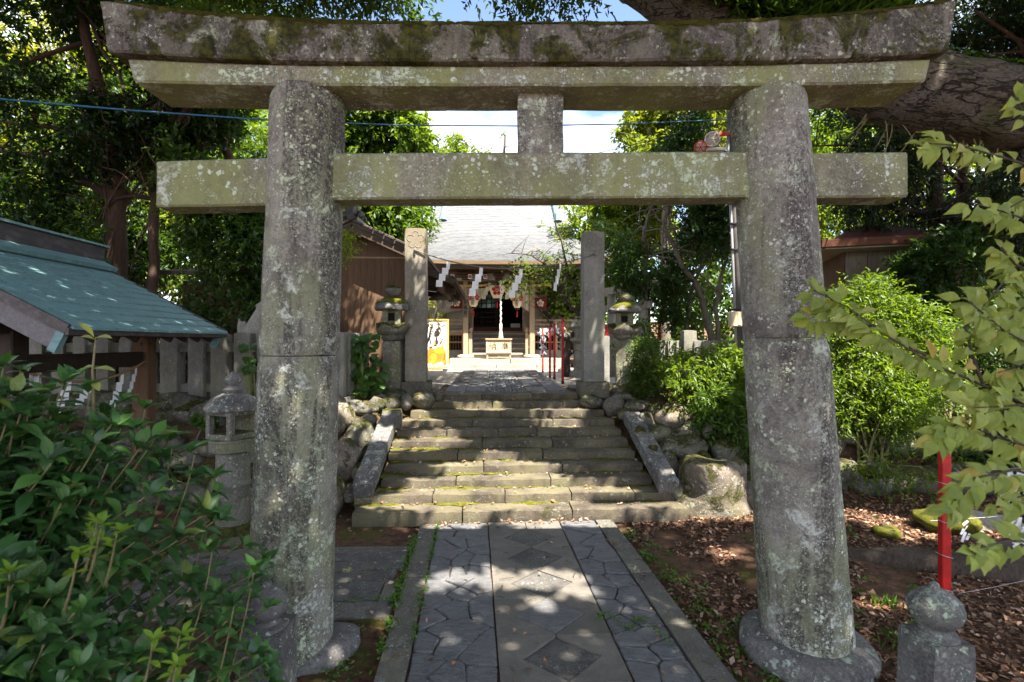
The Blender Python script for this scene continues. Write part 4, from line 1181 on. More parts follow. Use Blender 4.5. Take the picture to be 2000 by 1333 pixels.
for s_ in (-1, 1):
    mb.hexa([(s_ * (E_ - .02), -L2 + .03, EH - .075), (0, -L2 + .03, RH - .075), (0, L2 - .03, RH - .075), (s_ * (E_ - .02), L2 - .03, EH - .075),
             (s_ * (E_ - .02), -L2 + .03, EH - .024), (0, -L2 + .03, RH - .024), (0, L2 - .03, RH - .024), (s_ * (E_ - .02), L2 - .03, EH - .024)][::1] if s_ < 0 else
            [(0, -L2 + .03, RH - .075), (E_ - .02, -L2 + .03, EH - .075), (E_ - .02, L2 - .03, EH - .075), (0, L2 - .03, RH - .075),
             (0, -L2 + .03, RH - .024), (E_ - .02, -L2 + .03, EH - .024), (E_ - .02, L2 - .03, EH - .024), (0, L2 - .03, RH - .024)])
mb.build("roof_boarding", "wood_dark", cz)
mb = MB(); mb.box((0, 0, RH + .15), (.17, 2 * L2 + .06, .20)); rg_ = mb.build("ridge", "copper_brown", cz, bevel=.01)
mb = MB(); mb.box((0, 0, RH + .262), (.24, 2 * L2 + .14, .025)); mb.build("ridge_cap", "copper_green", rg_)
mb = MB(); mb.box((.16, 0, RH - .015), (.20, 2 * L2 + .04, .05), Matrix.Rotation(slope, 3, "Y")); mb.build("ridge_flashing", "copper_green", rg_)
for y in (-L2 - .012, L2 + .012):                      # verge boards
    for s_ in (1, -1):
        mb = MB(); mb.beam((0, y, RH - .02), (s_ * (E_ + .01), y, EH - .015), .03, .085); mb.build("verge_trim", "copper_brown", cz)
        mb = MB(); mb.beam((0, y * .965, RH - .15), (s_ * (E_ - .10), y * .965, EH - .11), .05, .17); bb = mb.build("barge_board", "wood_mauve", cz, bevel=.005)
        mb = MB(); mb.beam((s_ * (E_ - .13), y * .965, EH - .10), (s_ * (E_ - .07), y * .965, EH - .13), .06, .19); mb.build("copper_cap", "copper_green", bb)
mb = MB(); mb.box((E_ + .012, 0, EH - .035), (.03, 2 * L2 + .05, .06)); mb.build("eave_trim", "copper_brown", cz)
for sx in (-1, 1):
    for sy in (-1, 1):
        mb = MB(); mb.box((sx * .86, sy * .95, 1.04), (.19, .19, 2.12)); mb.build("post", "wood_dark" if sy < 0 else "wood_brown", cz, bevel=.012)
    mb = MB(); mb.box((sx * .86, 0, 1.78), (.10, 1.72, .17)); mb.build("tie_beam", "wood_dark", cz, bevel=.006)
    mb = MB(); mb.box((sx * .86, 0, 2.16), (.16, 2.6, .18)); mb.build("wall_plate", "wood_dark", cz, bevel=.006)
for sy in (-1, 1):
    mb = MB(); mb.box((0, sy * .95, 1.75), (1.54, .10, .17)); mb.build("tie_beam", "wood_dark", cz, bevel=.006)
for k in range(9):
    y = -1.2 + k * .30
    mb = MB(); mb.beam((.05, y, RH - .13), (E_ - .10, y, EH - .10), .05, .07); mb.build("rafter", "wood_dark", cz)
mb = MB(); mb.box((0, 0, .22), (1.0, 1.5, .5)); mb.box((0, 0, .47), (1.1, 1.6, .08)); bs = mb
o = bs.build("stone_basin", "granite", None, bevel=.02); o.location = (-5.50, 5.55, .02); o.rotation_euler = (0, 0, A1); tag(o, "low stone water basin under the pavilion roof", "basin")
rp0, rp1 = PX(14, 712, 4.62), PX(283, 707, 6.28)
rpts = sag(rp0, rp1, .20)
t = thing("straw_rope", "twisted straw rope sagging between the pavilion posts", "rope", rp0)
mb = MB(); mb.tube(rpts, .014, 7); mb.build("rope_strand", "tan_rope", t, smooth=True)
for i, (f, h, lb) in enumerate(((.20, .30, "crumpled white paper streamer on the pavilion rope, nearest the near post"), (.40, .36, "white paper streamer on the pavilion rope, second from the near post"), (.58, .24, "thin twisted paper streamer at the lowest point of the pavilion rope"), (.80, .40, "long folded paper streamer on the pavilion rope, second from the far post"), (.93, .34, "tangled paper streamer on the pavilion rope beside the far post"))):
    q = rpts[int(f * 24)]; shide(q, h, .07, lb, "paper streamers on the pavilion rope", .3 + i * .35, i + 50, segs=4)

# ================================================================ brown plank building
A2 = math.atan(.042)
bb_ = thing("plank_building", "brown plank-walled building with dark tiled gable roof beside the stone pillar", "building", (-2.86, 9.5, H), A2)
sl2 = .45
for i in range(18):
    x0 = -1.32 + i * .1255; x1 = x0 + .1215; pr = rnd.uniform(0, .006)
    za, zb = 2.86 - abs(x0) * sl2, 2.86 - abs(x1) * sl2
    mb = MB(); mb.hexa([(x0, -.012 - pr, -.1), (x1, -.012 - pr, -.1), (x1, .012, -.1), (x0, .012, -.1), (x0, -.012 - pr, za), (x1, -.012 - pr, zb), (x1, .012, zb), (x0, .012, za)])
    mb.build("plank", "wood_brown", bb_)
mb = MB()
for x in (-1.31, .86):
    mb.box((x, .65, 1.1), (.06, 1.28, 2.4))
mb.box((-.2, 1.3, 1.1), (2.2, .06, 2.4))
mb.build("wall", "wood_dark", bb_)
mb = MB(); mb.box((-.2, -.025, 2.415), (2.2, .02, .028)); mb.build("wall_trim", "wood_tan", bb_)
for s_ in (-1, 1):
    mb = MB(); e = 1.34
    q = [(0, -.42, 2.94), (s_ * e, -.42, 2.94 - e * sl2), (s_ * e, 3.4, 2.94 - e * sl2), (0, 3.4, 2.94)]
    if s_ < 0: q = [q[1], q[0], q[3], q[2]]
    mb.hexa(q + [(a, b, c + .07) for a, b, c in q]); rf = mb.build("roof", "roof_brown", bb_)
    mb = MB(); mb.beam((0, -.38, 2.875), (s_ * (e - .03), -.38, 2.875 - (e - .03) * sl2), .04, .13); mb.build("barge_board", "wood_fascia", bb_, bevel=.004)
    for k in range(12):
        y = -.30 + k * .31; mb = MB(); mb.beam((s_ * 1.0, y, 2.90 - 1.0 * sl2), (s_ * (e - .02), y, 2.90 - (e - .02) * sl2), .05, .06); mb.build("rafter", "wood_brown", bb_)
    for k in range(7):                                # end tiles along the verge
        x = s_ * (e * (k + .5) / 7); mb = MB(); mb.box((x, -.40, 3.02 - abs(x) * sl2), (e / 7 - .006, .14, .045), Matrix.Rotation(s_ * math.atan(sl2), 3, "Y")); mb.build("verge_tile", "roof_brown", bb_, bevel=.008)
mb = MB(); mb.box((0, 1.5, 3.06), (.16, 3.8, .14)); rgb = mb.build("ridge", "roof_tile_dark", bb_, bevel=.02)
mb = MB(); mb.tube([(0, -.50, 3.07), (0, -.36, 3.07)], .075, 14); mb.tube([(0, -.44, 3.20), (0, -.30, 3.20)], .12, 16)
for s_ in (-1, 1): mb.tube([(s_ * .14, -.40, 3.13), (s_ * .14, -.30, 3.13)], .06, 12); mb.tube([(s_ * .20, -.38, 3.06), (s_ * .20, -.30, 3.06)], .04, 10)
mb.build("ridge_end_tile", "roof_tile_dark", bb_, bevel=.006)

# covered side porch between that building and the shrine
pc = thing("side_porch", "covered side porch with mossy eave joining the plank building to the shrine", "porch", (-1.13, 10.3, H - .18), A2)
mb = MB(); q = [(-1.3, -.15, 2.76), (.02, -.15, 2.22), (.02, 4.0, 2.22), (-1.3, 4.0, 2.76)]
mb.hexa(q + [(a, b, c + .06) for a, b, c in q]); prf = mb.build("roof", "roof_brown", pc)
mb = MB(); N = 40
for i in range(N + 1):
    y = lerp(-.1, 3.95, i / N); n1 = .5 + mnoise.noise(Vector((y * 2.4, 0, 1))); wd = max(.02, .12 + .16 * n1)
    mb.v += [Vector((.03, y, 2.275)), Vector((-.05, y, 2.30 + .05 * max(0, n1))), Vector((-wd, y, 2.285 + wd * .41))]
for i in range(N):
    for j in range(2): p = i * 3 + j; mb.f.append((p, p + 3, p + 4, p + 1))
mb.build("moss", "moss", prf, amp=.01, freq=20, smooth=True, kind="stuff")
mb = MB(); mb.beam((-1.3, -.17, 2.735), (.0, -.17, 2.205), .04, .11); mb.build("barge_board", "wood_fascia", pc, bevel=.004)
for k in range(13):
    mb = MB(); y = .05 + k * .31; mb.beam((-1.25, y, 2.70), (.0, y, 2.19), .05, .06); mb.build("rafter", "wood_brown", pc)
for y in (.1, 2.0, 3.9):
    mb = MB(); mb.box((-1.22, y, 1.25), (.12, .12, 2.7)); mb.build("post", "wood_brown", pc, bevel=.006)
mb = MB(); mb.box((-.30, 1.9, 2.12), (.10, 4.1, .13)); mb.build("eave_beam", "wood_brown", pc, bevel=.006)
for y in (.6, 2.4): 
    mb = MB(); mb.beam((-.86, y, 2.22), (-.05, y, 2.10), .09, .12); mb.build("cross_beam", "wood_fascia", pc, bevel=.006)
def straw_lamp(p, r, h, lb):
    p = Vector(p); t = thing("hanging_lamp", lb, "lamp", p, 0, "straw hat lamps under the side porch")
    mb = MB(); mb.lathe([(r, -h), (r * .97, -h + .02), (r * .55, -h * .55), (r * .22, -h * .18), (.015, 0), (.02, -.01), (r * .5, -h * .6), (r * .94, -h - .005)], 24, p); mb.build("lamp_shade", "straw_hat", t, smooth=True)
    mb = MB(); mb.rock(p - Vector((0, 0, h + .04)), (.052, .052, .055), 1, 2, 0); mb.build("bulb", "bulb", t, smooth=True)
    mb = MB(); mb.tube([p - Vector((0, 0, .02)), p + Vector((0, 0, .16))], .006, 6); mb.build("cord", "wire_black", t)
straw_lamp(PX(858, 566, 11.2), .235, .23, "wide straw-hat lamp hanging under the porch eave, nearest the stone pillar")
straw_lamp(PX(881, 576, 12.6), .175, .18, "smaller straw-hat lamp hanging further in under the porch eave")
t = thing("paper_bunch", "bunch of pale tied paper strips hanging between the straw lamps", "paper strips", PX(867, 585, 11.9))
for k in range(14):
    p = PX(867, 594, 11.9) + Vector((rnd.uniform(-.11, .11), rnd.uniform(-.05, .05), rnd.uniform(-.13, .12)))
    mb = MB(); mb.box(p, (.045, .008, rnd.uniform(.12, .22)), Matrix.Rotation(rnd.uniform(-.4, .4), 3, "Y") @ Matrix.Rotation(rnd.uniform(-1, 1), 3, "Z")); mb.build("paper_strip", "cloth_cream", t)

# ================================================================ small red-brown hut behind the granite fence
ht = thing("wooden_hut", "small red-brown wooden hut with a dark doorway behind the granite fence", "hut", (-5.75, 10.6, H), R(8))
for i in range(13):
    x = -.9 + i * .15
    if .36 < x < 1.0: continue
    mb = MB(); mb.box((x, 0, 1.0), (.145, .03, 2.2 + rnd.uniform(-.01, .01))); mb.build("plank", "wood_red" if i % 3 else "wood_brown", ht)
mb = MB(); mb.box((0, 1.4, 1.0), (2.0, .04, 2.2)); mb.box((-.95, .7, 1.0), (.04, 1.4, 2.2)); mb.box((.99, .7, 1.0), (.04, 1.4, 2.2)); mb.build("wall", "wood_dark", ht)
mb = MB(); mb.box((.66, .2, 1.75), (.66, .05, .75)); mb.build("lintel_board", "wood_red", ht)
for x in (.36, .98):
    mb = MB(); mb.box((x, -.03, 1.0), (.07, .07, 2.2)); mb.build("door_post", "wood_tan_upright", ht)
mb = MB(); mb.hexa([(-1.3, -.6, 2.15), (1.3, -.6, 2.15), (1.3, 1.7, 2.5), (-1.3, 1.7, 2.5), (-1.3, -.6, 2.23), (1.3, -.6, 2.23), (1.3, 1.7, 2.58), (-1.3, 1.7, 2.58)]); mb.build("roof", "roof_brown", ht)
t = thing("rope", "thin pale rope sagging in front of the red-brown hut", "rope", PX(250, 570, 9.6))
mb = MB(); mb.tube(sag(PX(250, 566, 9.6), PX(500, 553, 10.2), .18), .013, 6); mb.build("rope_strand", "tan_rope", t, smooth=True)

# carved animal with a raised fin-like tail, mostly behind the gate pillar
def remeshed(name, mb, mat, vox, parent=None):
    o = mb.build(name, mat, None); md = o.modifiers.new("r", "REMESH"); md.mode = "VOXEL"; md.voxel_size = vox
    sm = o.modifiers.new("s", "SMOOTH"); sm.iterations = 4
    me = bpy.data.meshes.new_from_object(o.evaluated_get(bpy.context.evaluated_depsgraph_get()))
    bpy.data.objects.remove(o); me.materials.clear()
    me.polygons.foreach_set("use_smooth", [True] * len(me.polygons))
    return link(name, me, mat, parent)
mb = MB(); z = 8.25
mb.tube([PX(516, 585, z), PX(512, 606, z), PX(505, 632, z), PX(497, 655, z), PX(500, 680, z), PX(520, 700, z)], [.03, .09, .15, .19, .18, .1], 14)
mb.tube([PX(500, 668, z), PX(482, 662, z), PX(472, 650, z)], [.10, .09, .06], 10)
mb.tube([PX(474, 660, z), PX(470, 640, z), PX(466, 622, z)], [.07, .055, .012], 10); mb.tube([PX(476, 658, z), PX(483, 640, z), PX(476, 628, z)], [.06, .05, .02], 10)
mb.tube([PX(484, 655, z), PX(492, 641, z), PX(498, 636, z)], [.06, .04, .02], 10)
mb.rock(PX(505, 599, z), (.05, .05, .06), 3, 2, .1)
o = remeshed("animal_statue", mb, "pale_stone", .02); tag(o, "carved stone animal with an upturned tail peeping out beside the gate pillar", "statue")

# ================================================================ main shrine hall
sh = thing("shrine_hall", "wooden shrine hall with a wide pale metal roof at the end of the path", "shrine", (-.436, 17.0, H), A2)
def sx_(px, z=17.0): return (px - 1000) * z / 1000 + .436 + .042 * (z - 17)
def shh(py, z=17.0): return .87 + (667 - py) * z / 1000
# roof: courses of pale sheets on a concave slope
def rw(v): return 3.85 - 1.25 * sstep(0, .42, v)       # half width
def rz_(u, v): return 3.36 + 3.55 * (.52 * v + .48 * v * v) + .38 * abs(u) ** 5 * (1 - v) ** 2
def ry_(v): return -1.12 + 5.6 * v
NC, NU = 46, 28; mb = MB()
for c_ in range(NC):
    v0, v1 = c_ / NC, (c_ + 1) / NC
    for i in range(NU + 1):
        u = -1 + 2 * i / NU
        mb.v += [Vector((u * float(rw(v0)) + .12, ry_(v0), rz_(u, v0) + .028)), Vector((u * float(rw(v1)) + .12, ry_(v1), rz_(u, v1))), Vector((u * float(rw(v0)) + .12, ry_(v0), rz_(u, v0)))]
for c_ in range(NC):
    for i in range(NU):
        p = (c_ * (NU + 1) + i) * 3
        mb.f += [(p, p + 3, p + 4, p + 1), (p + 2, p + 5, p + 3, p)]
roof = mb.build("roof", "roof_silver", sh)
mb = MB()                                              # rear slope and underside closing the roof
mb.hexa([(-2.45, 4.3, 6.2), (2.7, 4.3, 6.2), (3.7, 9.4, 3.3), (-3.5, 9.4, 3.3), (-2.45, 4.4, 6.9), (2.7, 4.4, 6.9), (3.8, 9.6, 3.5), (-3.6, 9.6, 3.5)]); mb.build("rear_slope", "roof_silver", roof)
mb = MB()
for s_ in (-1, 1):                                     # gable faces at both ends
    x = .12 + s_ * 2.4
    mb.hexa([(x - .05, 1.8, 4.2), (x + .05, 1.8, 4.2), (x + .05, 7.2, 4.2), (x - .05, 7.2, 4.2), (x - .05, 4.3, 6.7), (x + .05, 4.3, 6.7), (x + .05, 4.6, 6.7), (x - .05, 4.6, 6.7)])
mb.build("gable_wall", "wood_brown", sh)
mb = MB(); mb.box((.12, 4.48, 7.05), (5.6, .42, .55)); mb.build("ridge", "copper_green", roof, bevel=.03)
for s_ in (-1, 1):                                     # descending ridge ends in green copper
    x = .12 + s_ * 2.22; pts = [(x, ry_(v), rz_(0, v) + .11) for v in (.70, .8, .9, 1.0)]
    mb = MB(); mb.tube(pts, .12, 8); mb.tube([(x, ry_(.69), rz_(0, .70) + .02), (x, ry_(.70), rz_(0, .70) + .30)], [.16, .10], 8); mb.build("descending_ridge", "copper_green", roof)
mb = MB(); N = 40
for i in range(N + 1):
    u = -1 + 2 * i / N; x = u * 3.85 + .12; z = rz_(u, 0)
    mb.v += [Vector((x, -1.10, z - .10)), Vector((x, -1.125, z - .002)), Vector((x, -.95, z + .0)), Vector((x, -.95, z - .10))]
for i in range(N):
    for j in range(4): a, b = i * 4 + j, i * 4 + (j + 1) % 4; mb.f.append((a, a + 4, b + 4, b))
mb.build("eave_board", "wood_tan", sh)
mb = MB()
for i in range(N + 1):
    u = -1 + 2 * i / N; x = u * 3.8 + .12; z = rz_(u, 0) - .105
    mb.v += [Vector((x, -1.0, z - .13)), Vector((x, -1.03, z)), Vector((x, -.9, z)), Vector((x, -.9, z - .13))]
for i in range(N):
    for j in range(4): a, b = i * 4 + j, i * 4 + (j + 1) % 4; mb.f.append((a, a + 4, b + 4, b))
mb.build("fascia", "wood_fascia", sh)
mb = MB()
for i in range(64):
    x = -3.7 + i * .12; z = rz_((x) / 3.85, 0) - .16
    mb.beam((x, -.92, z), (x, 1.5, z + .75), .05, .06)
mb.build("rafter", "wood_brown", sh, kind="stuff")
mb = MB(); mb.hexa([(-3.7, -.9, 3.26), (3.9, -.9, 3.26), (3.9, 1.7, 4.1), (-3.7, 1.7, 4.1), (-3.7, -.9, 3.30), (3.9, -.9, 3.30), (3.9, 1.7, 4.16), (-3.7, 1.7, 4.16)]); mb.build("eave_lining", "wood_brown", sh)
# porch pillars, bases and beams
for x in (-1.10, 1.10):
    mb = MB(); mb.box((x, 0, 1.62), (.17, .17, 2.44)); mb.build("porch_pillar", "wood_tan_upright", sh, bevel=.02)
    mb = MB(); mb.lathe([(.26, .29), (.29, .33), (.27, .40), (.17, .425)], 20, (x, 0, 0)); mb.build("pillar_base", "pale_stone", sh, smooth=True)
    for k, (w, z) in enumerate(((.26, 2.93), (.42, 3.02), (.60, 3.11))):
        mb = MB(); mb.box((x, 0, z), (w, .26, .07)); mb.build("bracket", "wood_brown", sh, bevel=.01)
mb = MB(); mb.box((0, 0, 2.76), (3.0, .15, .17)); mb.build("porch_beam", "wood_fascia", sh, bevel=.01)
mb = MB(); mb.box((0, -.08, 2.855), (3.1, .04, .03)); mb.build("beam_trim", "wood_tan", sh)
mb = MB(); mb.box((0, 0, 3.19), (3.6, .18, .10)); mb.build("eave_purlin", "wood_brown", sh, bevel=.01)
for x in (-.55, .0, .55):
    mb = MB(); mb.box((x, -.02, 2.98), (.24, .16, .10)); mb.box((x, -.02, 3.08), (.36, .16, .08)); mb.build("bracket", "wood_brown", sh, bevel=.01)
for x in (-.82, -.28, .28, .82):
    mb = MB(); mb.prism([(-.17, 0), (.17, 0), (.13, .10), (.06, .20), (-.06, .20), (-.13, .10)], -.01, .01, Matrix.Translation((x, .05, 2.90)) @ Matrix.Rotation(R(90), 4, "X")); mb.build("painted_panel", "cloth_cream", sh)
for px, dx in ((884, 0), (918, 0), (948, 0), (1012, 0)):
    x = sx_(px, 16.85); mb = MB(); mb.box((x, -.14, 2.985), (.125, .12, .145)); cb = mb.build("crest_block", "board_white", sh, bevel=.004)
    mb = MB(); plum(mb, (x, -.203, 2.985), .055, (1, 0, 0), (0, 0, 1), .003, 10); mb.build("plum_crest", "crest_red", cb)
# floor, stair and hall front
rn2 = random.Random(77)
for k in range(5):
    y, z = .16 + k * .25, .47 + k * .17
    mb = MB(); mb.box((0, y + .12, z - .03), (2.0, .29, .06)); mb.build("stair_tread", "wood_grey_flat", sh, bevel=.005)
    mb = MB(); mb.box((0, y + .06, z - .115), (1.96, .03, .112)); mb.build("stair_riser", "wood_grey_flat", sh)
mb = MB(); mb.box((0, .9, .40), (1.9, 1.3, .16)); mb.build("stair_base", "pale_stone", sh)
mb = MB(); mb.box((0, 1.75, 1.19), (2.2, .7, .07)); mb.build("floor_board", "wood_tan", sh)
for s_ in (-1, 1):
    x0, x1 = sorted((s_ * 1.14, s_ * 3.6)); xc, w = (x0 + x1) / 2, x1 - x0
    mb = MB(); mb.box((xc, 1.25, 1.20), (w, 1.5, .06)); mb.build("veranda_floor", "wood_grey_flat", sh, bevel=.004)
    mb = MB(); mb.box((xc, .60, 1.12), (w, .08, .11)); mb.build("veranda_beam", "wood_tan", sh)
    for z in (1.32, 1.44, 1.59):
        mb = MB(); mb.box((xc, .62, z), (w + (.06 if z > 1.5 else 0), .06, .055)); mb.build("veranda_rail", "wood_tan", sh, bevel=.006)
    for i in range(4):
        mb = MB(); mb.box((x0 + .06 + i * (w - .12) / 3, .62, 1.42), (.07, .07, .40)); mb.build("rail_post", "wood_tan_upright", sh, bevel=.005)
        mb = MB(); mb.box((x0 + .06 + i * (w - .12) / 3, .70, .80), (.12, .12, .75)); mb.build("floor_post", "wood_tan_upright", sh)
    n = 26
    for i in range(n):
        mb = MB(); mb.box((x0 + .05 + (w - .1) * i / (n - 1), .76, .82), (.035, .03, .54)); mb.build("lattice_slat", "wood_brown", sh)
    mb = MB(); mb.box((xc, .74, .83), (w, .04, .05)); mb.build("lattice_rail", "wood_tan", sh)
    mb = MB(); mb.box((xc, 1.4, .42), (w, 1.4, .28)); mb.build("foundation", "pale_stone", sh, bevel=.01)
    mb = MB(); mb.box((xc, .90, .8), (w, .02, .6)); mb.build("underfloor_shade_sheet", "painted_shade", sh)  # dark sheet standing in for the shade below the floor
    # side stair rail with an onion-topped post
    x = s_ * .94
    mb = MB(); mb.beam((x, .12, 1.00), (x, 1.35, 1.86), .07, .08); mb.beam((x, .12, .72), (x, 1.35, 1.58), .05, .06); hr = mb.build("handrail", "wood_tan_upright", sh, bevel=.006, kind="stuff")
    mb = MB(); mb.box((x, .06, .75), (.11, .11, .72)); mb.lathe([(.06, 1.10), (.07, 1.14), (.045, 1.17), (.07, 1.23), (.06, 1.29), (.01, 1.34)], 14, (x, .06, 0)); mb.build("rail_newel", "wood_tan_upright", sh)
    mb = MB(); mb.box((x, 1.38, 1.55), (.11, .11, .72)); mb.lathe([(.06, 1.90), (.07, 1.94), (.045, 1.97), (.07, 2.03), (.06, 2.09), (.01, 2.14)], 14, (x, 1.38, 0)); mb.build("rail_newel", "wood_tan_upright", sh)
    # hall front wall beside the doorway, hung with pale cloth
    xa, xb = sorted((s_ * 1.12, s_ * 3.6))
    mb = MB(); mb.box(((xa + xb) / 2, 1.95, 2.2), (xb - xa, .06, 2.0)); mb.build("wall_panel", "cloth_cream", sh)
    for i in range(4):
        mb = MB(); mb.box((xa + (xb - xa) * i / 3, 1.90, 2.2), (.13, .12, 2.1)); mb.build("wall_post", "wood_tan_upright", sh)
    mb = MB(); N, M2 = 24, 8                            # swagged curtain
    for i in range(N + 1):
        for j in range(M2 + 1):
            u, v = i / N, j / M2; zz = lerp(2.85, lerp(2.05, 1.85, math.sin(math.pi * u)), v)
            mb.v.append(Vector((lerp(xa + .05, xb - .05, u), 1.80 + .03 * math.sin(v * 22 + 3 * math.sin(math.pi * u)) , zz)))
    for i in range(N):
        for j in range(M2): p = i * (M2 + 1) + j; mb.f.append((p, p + M2 + 1, p + M2 + 2, p + 1))
    mb.build("wall_curtain", "cloth_cream", sh, smooth=True)
mb = MB(); mb.box((0, 1.92, 1.30), (2.2, .14, .14)); mb.build("door_sill", "wood_red", sh, bevel=.01)
mb = MB(); mb.box((0, 1.92, 2.95), (2.3, .16, .35)); mb.build("door_lintel", "wood_brown", sh)
for x in (-1.08, 1.0):
    mb = MB(); mb.box((x, 1.92, 2.1), (.20, .18, 1.6)); mb.build("door_post", "wood_tan_upright", sh, bevel=.01)
mb = MB(); mb.box((0, 4.9, 2.1), (2.4, .05, 2.0)); mb.box((-1.2, 3.4, 2.1), (.05, 3.0, 2.0)); mb.box((1.2, 3.4, 2.1), (.05, 3.0, 2.0)); mb.box((0, 3.4, 3.1), (2.4, 3.0, .05)); mb.box((0, 3.4, 1.18), (2.4, 3.0, .05)); mb.build("hall_interior", "wood_dark", sh)
# lattice door, half drawn, with greenish panes in its upper rows
lat = MB(); lat.box((-.52, 2.02, 1.40), (.92, .05, .07)); lat.box((-.52, 2.02, 2.78), (.92, .05, .07)); lat.box((-.97, 2.02, 2.1), (.06, .05, 1.4)); lat.box((-.06, 2.02, 2.1), (.06, .05, 1.4))
ld = lat.build("lattice_door", "wood_dark", sh)
for i in range(1, 5):
    mb = MB(); mb.box((-.97 + i * .182, 2.02, 2.09), (.028, .04, 1.32)); mb.build("glazing_bar", "wood_dark", ld)
for j in range(1, 8):
    mb = MB(); mb.box((-.52, 2.015, 1.42 + j * .17), (.88, .03, .028)); mb.build("glazing_bar", "wood_dark", ld)
for i in range(5):
    for j in (4, 5, 6):
        mb = MB(); mb.box((-.88 + i * .182, 2.04, 1.505 + j * .17), (.15, .008, .14)); mb.build("pane", "glass_dark", ld)
mb = MB(); mb.box((.66, 2.3, 1.45), (.36, .04, .16)); mb.build("notice_board", "board_white", sh)
# drawn-back cloth inside the porch
def drape(name, mat, P, Q, y, n=22, m=10, amp=.03, folds=13):
    """P: top edge end points, Q: bottom edge end points (x, z)"""
    mb = MB()
    for i in range(n + 1):
        for j in range(m + 1):
            u, v = i / n, j / m
            x = lerp(lerp(P[0][0], P[1][0], u), lerp(Q[0][0], Q[1][0], u), v); z = lerp(lerp(P[0][1], P[1][1], u), lerp(Q[0][1], Q[1][1], u), v)
            mb.v.append(Vector((x, y + amp * math.sin((u) * folds * 3.0) * (.4 + .6 * v), z)))
    for i in range(n):
        for j in range(m): p = i * (m + 1) + j; mb.f.append((p, p + m + 1, p + m + 2, p + 1))
    return mb.build(name, mat, sh, smooth=True)
drape("curtain", "cloth_cream", ((-1.02, 2.64), (-.27, 2.66)), ((-1.02, 2.02), (-.70, 2.20)), .30)
drape("curtain", "cloth_cream", ((1.02, 2.64), (.10, 2.66)), ((1.02, 1.86), (.40, 2.28)), .30)
for x0, x1 in ((-1.62, -1.22), (1.22, 1.62)):
    dr = drape("red_curtain", "cloth_red", ((x0, 2.34), (x1, 2.34)), ((x0, 1.96), (x1, 1.96)), .35, amp=.012)
    mb = MB(); plum(mb, ((x0 + x1) / 2, .325, 2.15), .13, (1, 0, 0), (0, 0, 1)); mb.build("plum_crest", "cloth_cream", dr)
# name board on the first pillar
mb = MB(); mb.box((-1.11, -.115, 1.95), (.165, .035, .60)); pq = mb.build("name_board", "wood_grey", sh, bevel=.006)
lettering("天満宮", .125, .17, (-1.11, -.136, 2.14), "ink", pq)

# straw rope across the porch, with its own paper streamers
def s2w(x, y, z): return Vector((-.436, 17.0, H)) + RZ2 @ Vector((x, y, z))
t = thing("straw_rope", "thick golden twisted straw rope across the shrine porch beam", "rope", s2w(-1.7, -.14, 2.74))
pts = [s2w(x, -.15, 2.735 - .05 * abs(math.sin((x + .2) * 1.9))) for x in [-1.75 + .05 * i for i in range(71)]]
for ph in (0, math.pi):
    mb = MB(); mb.tube([p + Vector((0, math.cos(ph + i * .9) * .018, math.sin(ph + i * .9) * .018)) for i, p in enumerate(pts)], .026, 7); mb.build("rope_strand", "straw_rope", t, smooth=True)
for px, lb in ((928, "cream paper streamer on the straw rope beside the left lantern"), (956, "cream paper streamer on the straw rope left of the wide crest lantern"), (1001, "cream paper streamer on the straw rope between the wide lantern and the right one"), (1028, "cream paper streamer on the straw rope at the right porch pillar")):
    p = PX(px, 553, 16.75); shide(p, .52, .13, lb, "paper streamers on the shrine straw rope", -.1, px, "cloth_cream", segs=4)

def paper_lantern(p, r, h, lb, kind):
    p = Vector(p); t = thing("paper_lantern", lb, "lantern", p, 0, "paper lanterns in the shrine porch")
    prof = []
    for i in range(17):
        v = i / 16; k = (1 - abs(2 * v - 1) ** (3.2 if kind == "long" else 2.4)) ** .45
        if kind == "bowl": k = (v + .12) ** .42 if v < .75 else 1.0
        prof.append((max(r * .52, r * k) + (.004 if i % 2 else 0), -h + v * h))
    mb = MB(); mb.lathe(prof, 26, p, 1 if kind == "long" else .75); mb.build("lantern_body", "lantern_paper", t, smooth=True)
    for z, d in ((-h - .025, .05), (.025, .05)):
        mb = MB(); mb.lathe([(r * .56, z - d / 2), (r * .56, z + d / 2)], 20, p, 1 if kind == "long" else .75); mb.build("lantern_rim", "ink", t)
    mb = MB(); mb.tube([p + Vector((0, 0, .05)), p + Vector((0, 0, .22))], .006, 5); mb.build("cord", "ink", t)
    mb = MB(); mb.tube([p + Vector((0, 0, -h - .04)), p + Vector((0, 0, -h - .10)), p + Vector((0, 0, -h - .12)), p + Vector((0, 0, -h - .30))], [.006, .006, .022, .026], 9); mb.build("tassel", "red_paint", t)
    if kind == "long":
        lettering("天満宮", .135, .125, p + Vector((-.02, -r - .006, -.17)), "ink", t, wrap=r)
        for sx in (-1, 1):
            mb = MB(); a = R(52) * sx; c = p + Vector((math.sin(a) * (r + .003), -math.cos(a) * (r + .003), -h * .42)); ux = Vector((math.cos(a), math.sin(a), 0))
            plum(mb, c, .105, ux, (0, 0, 1)); mb.build("plum_crest", "crest_red", t)
    else:
        mb = MB(); plum(mb, p + Vector((0, -r * .75 - .012, -h * .40)), .175, (1, 0, 0), (0, 0, 1), n=20); mb.build("plum_crest", "crest_red", t)
paper_lantern(PX(925, 569, 16.75), .148, .53, "tall cream paper lantern with black characters beside the name board", "long")
paper_lantern(PX(1010, 571, 16.75), .148, .53, "tall cream paper lantern with black characters at the handrail end of the porch", "long")
paper_lantern(PX(971, 559, 16.7), .265, .42, "wide cream lantern with big red plum crest in the middle of the porch", "bowl")

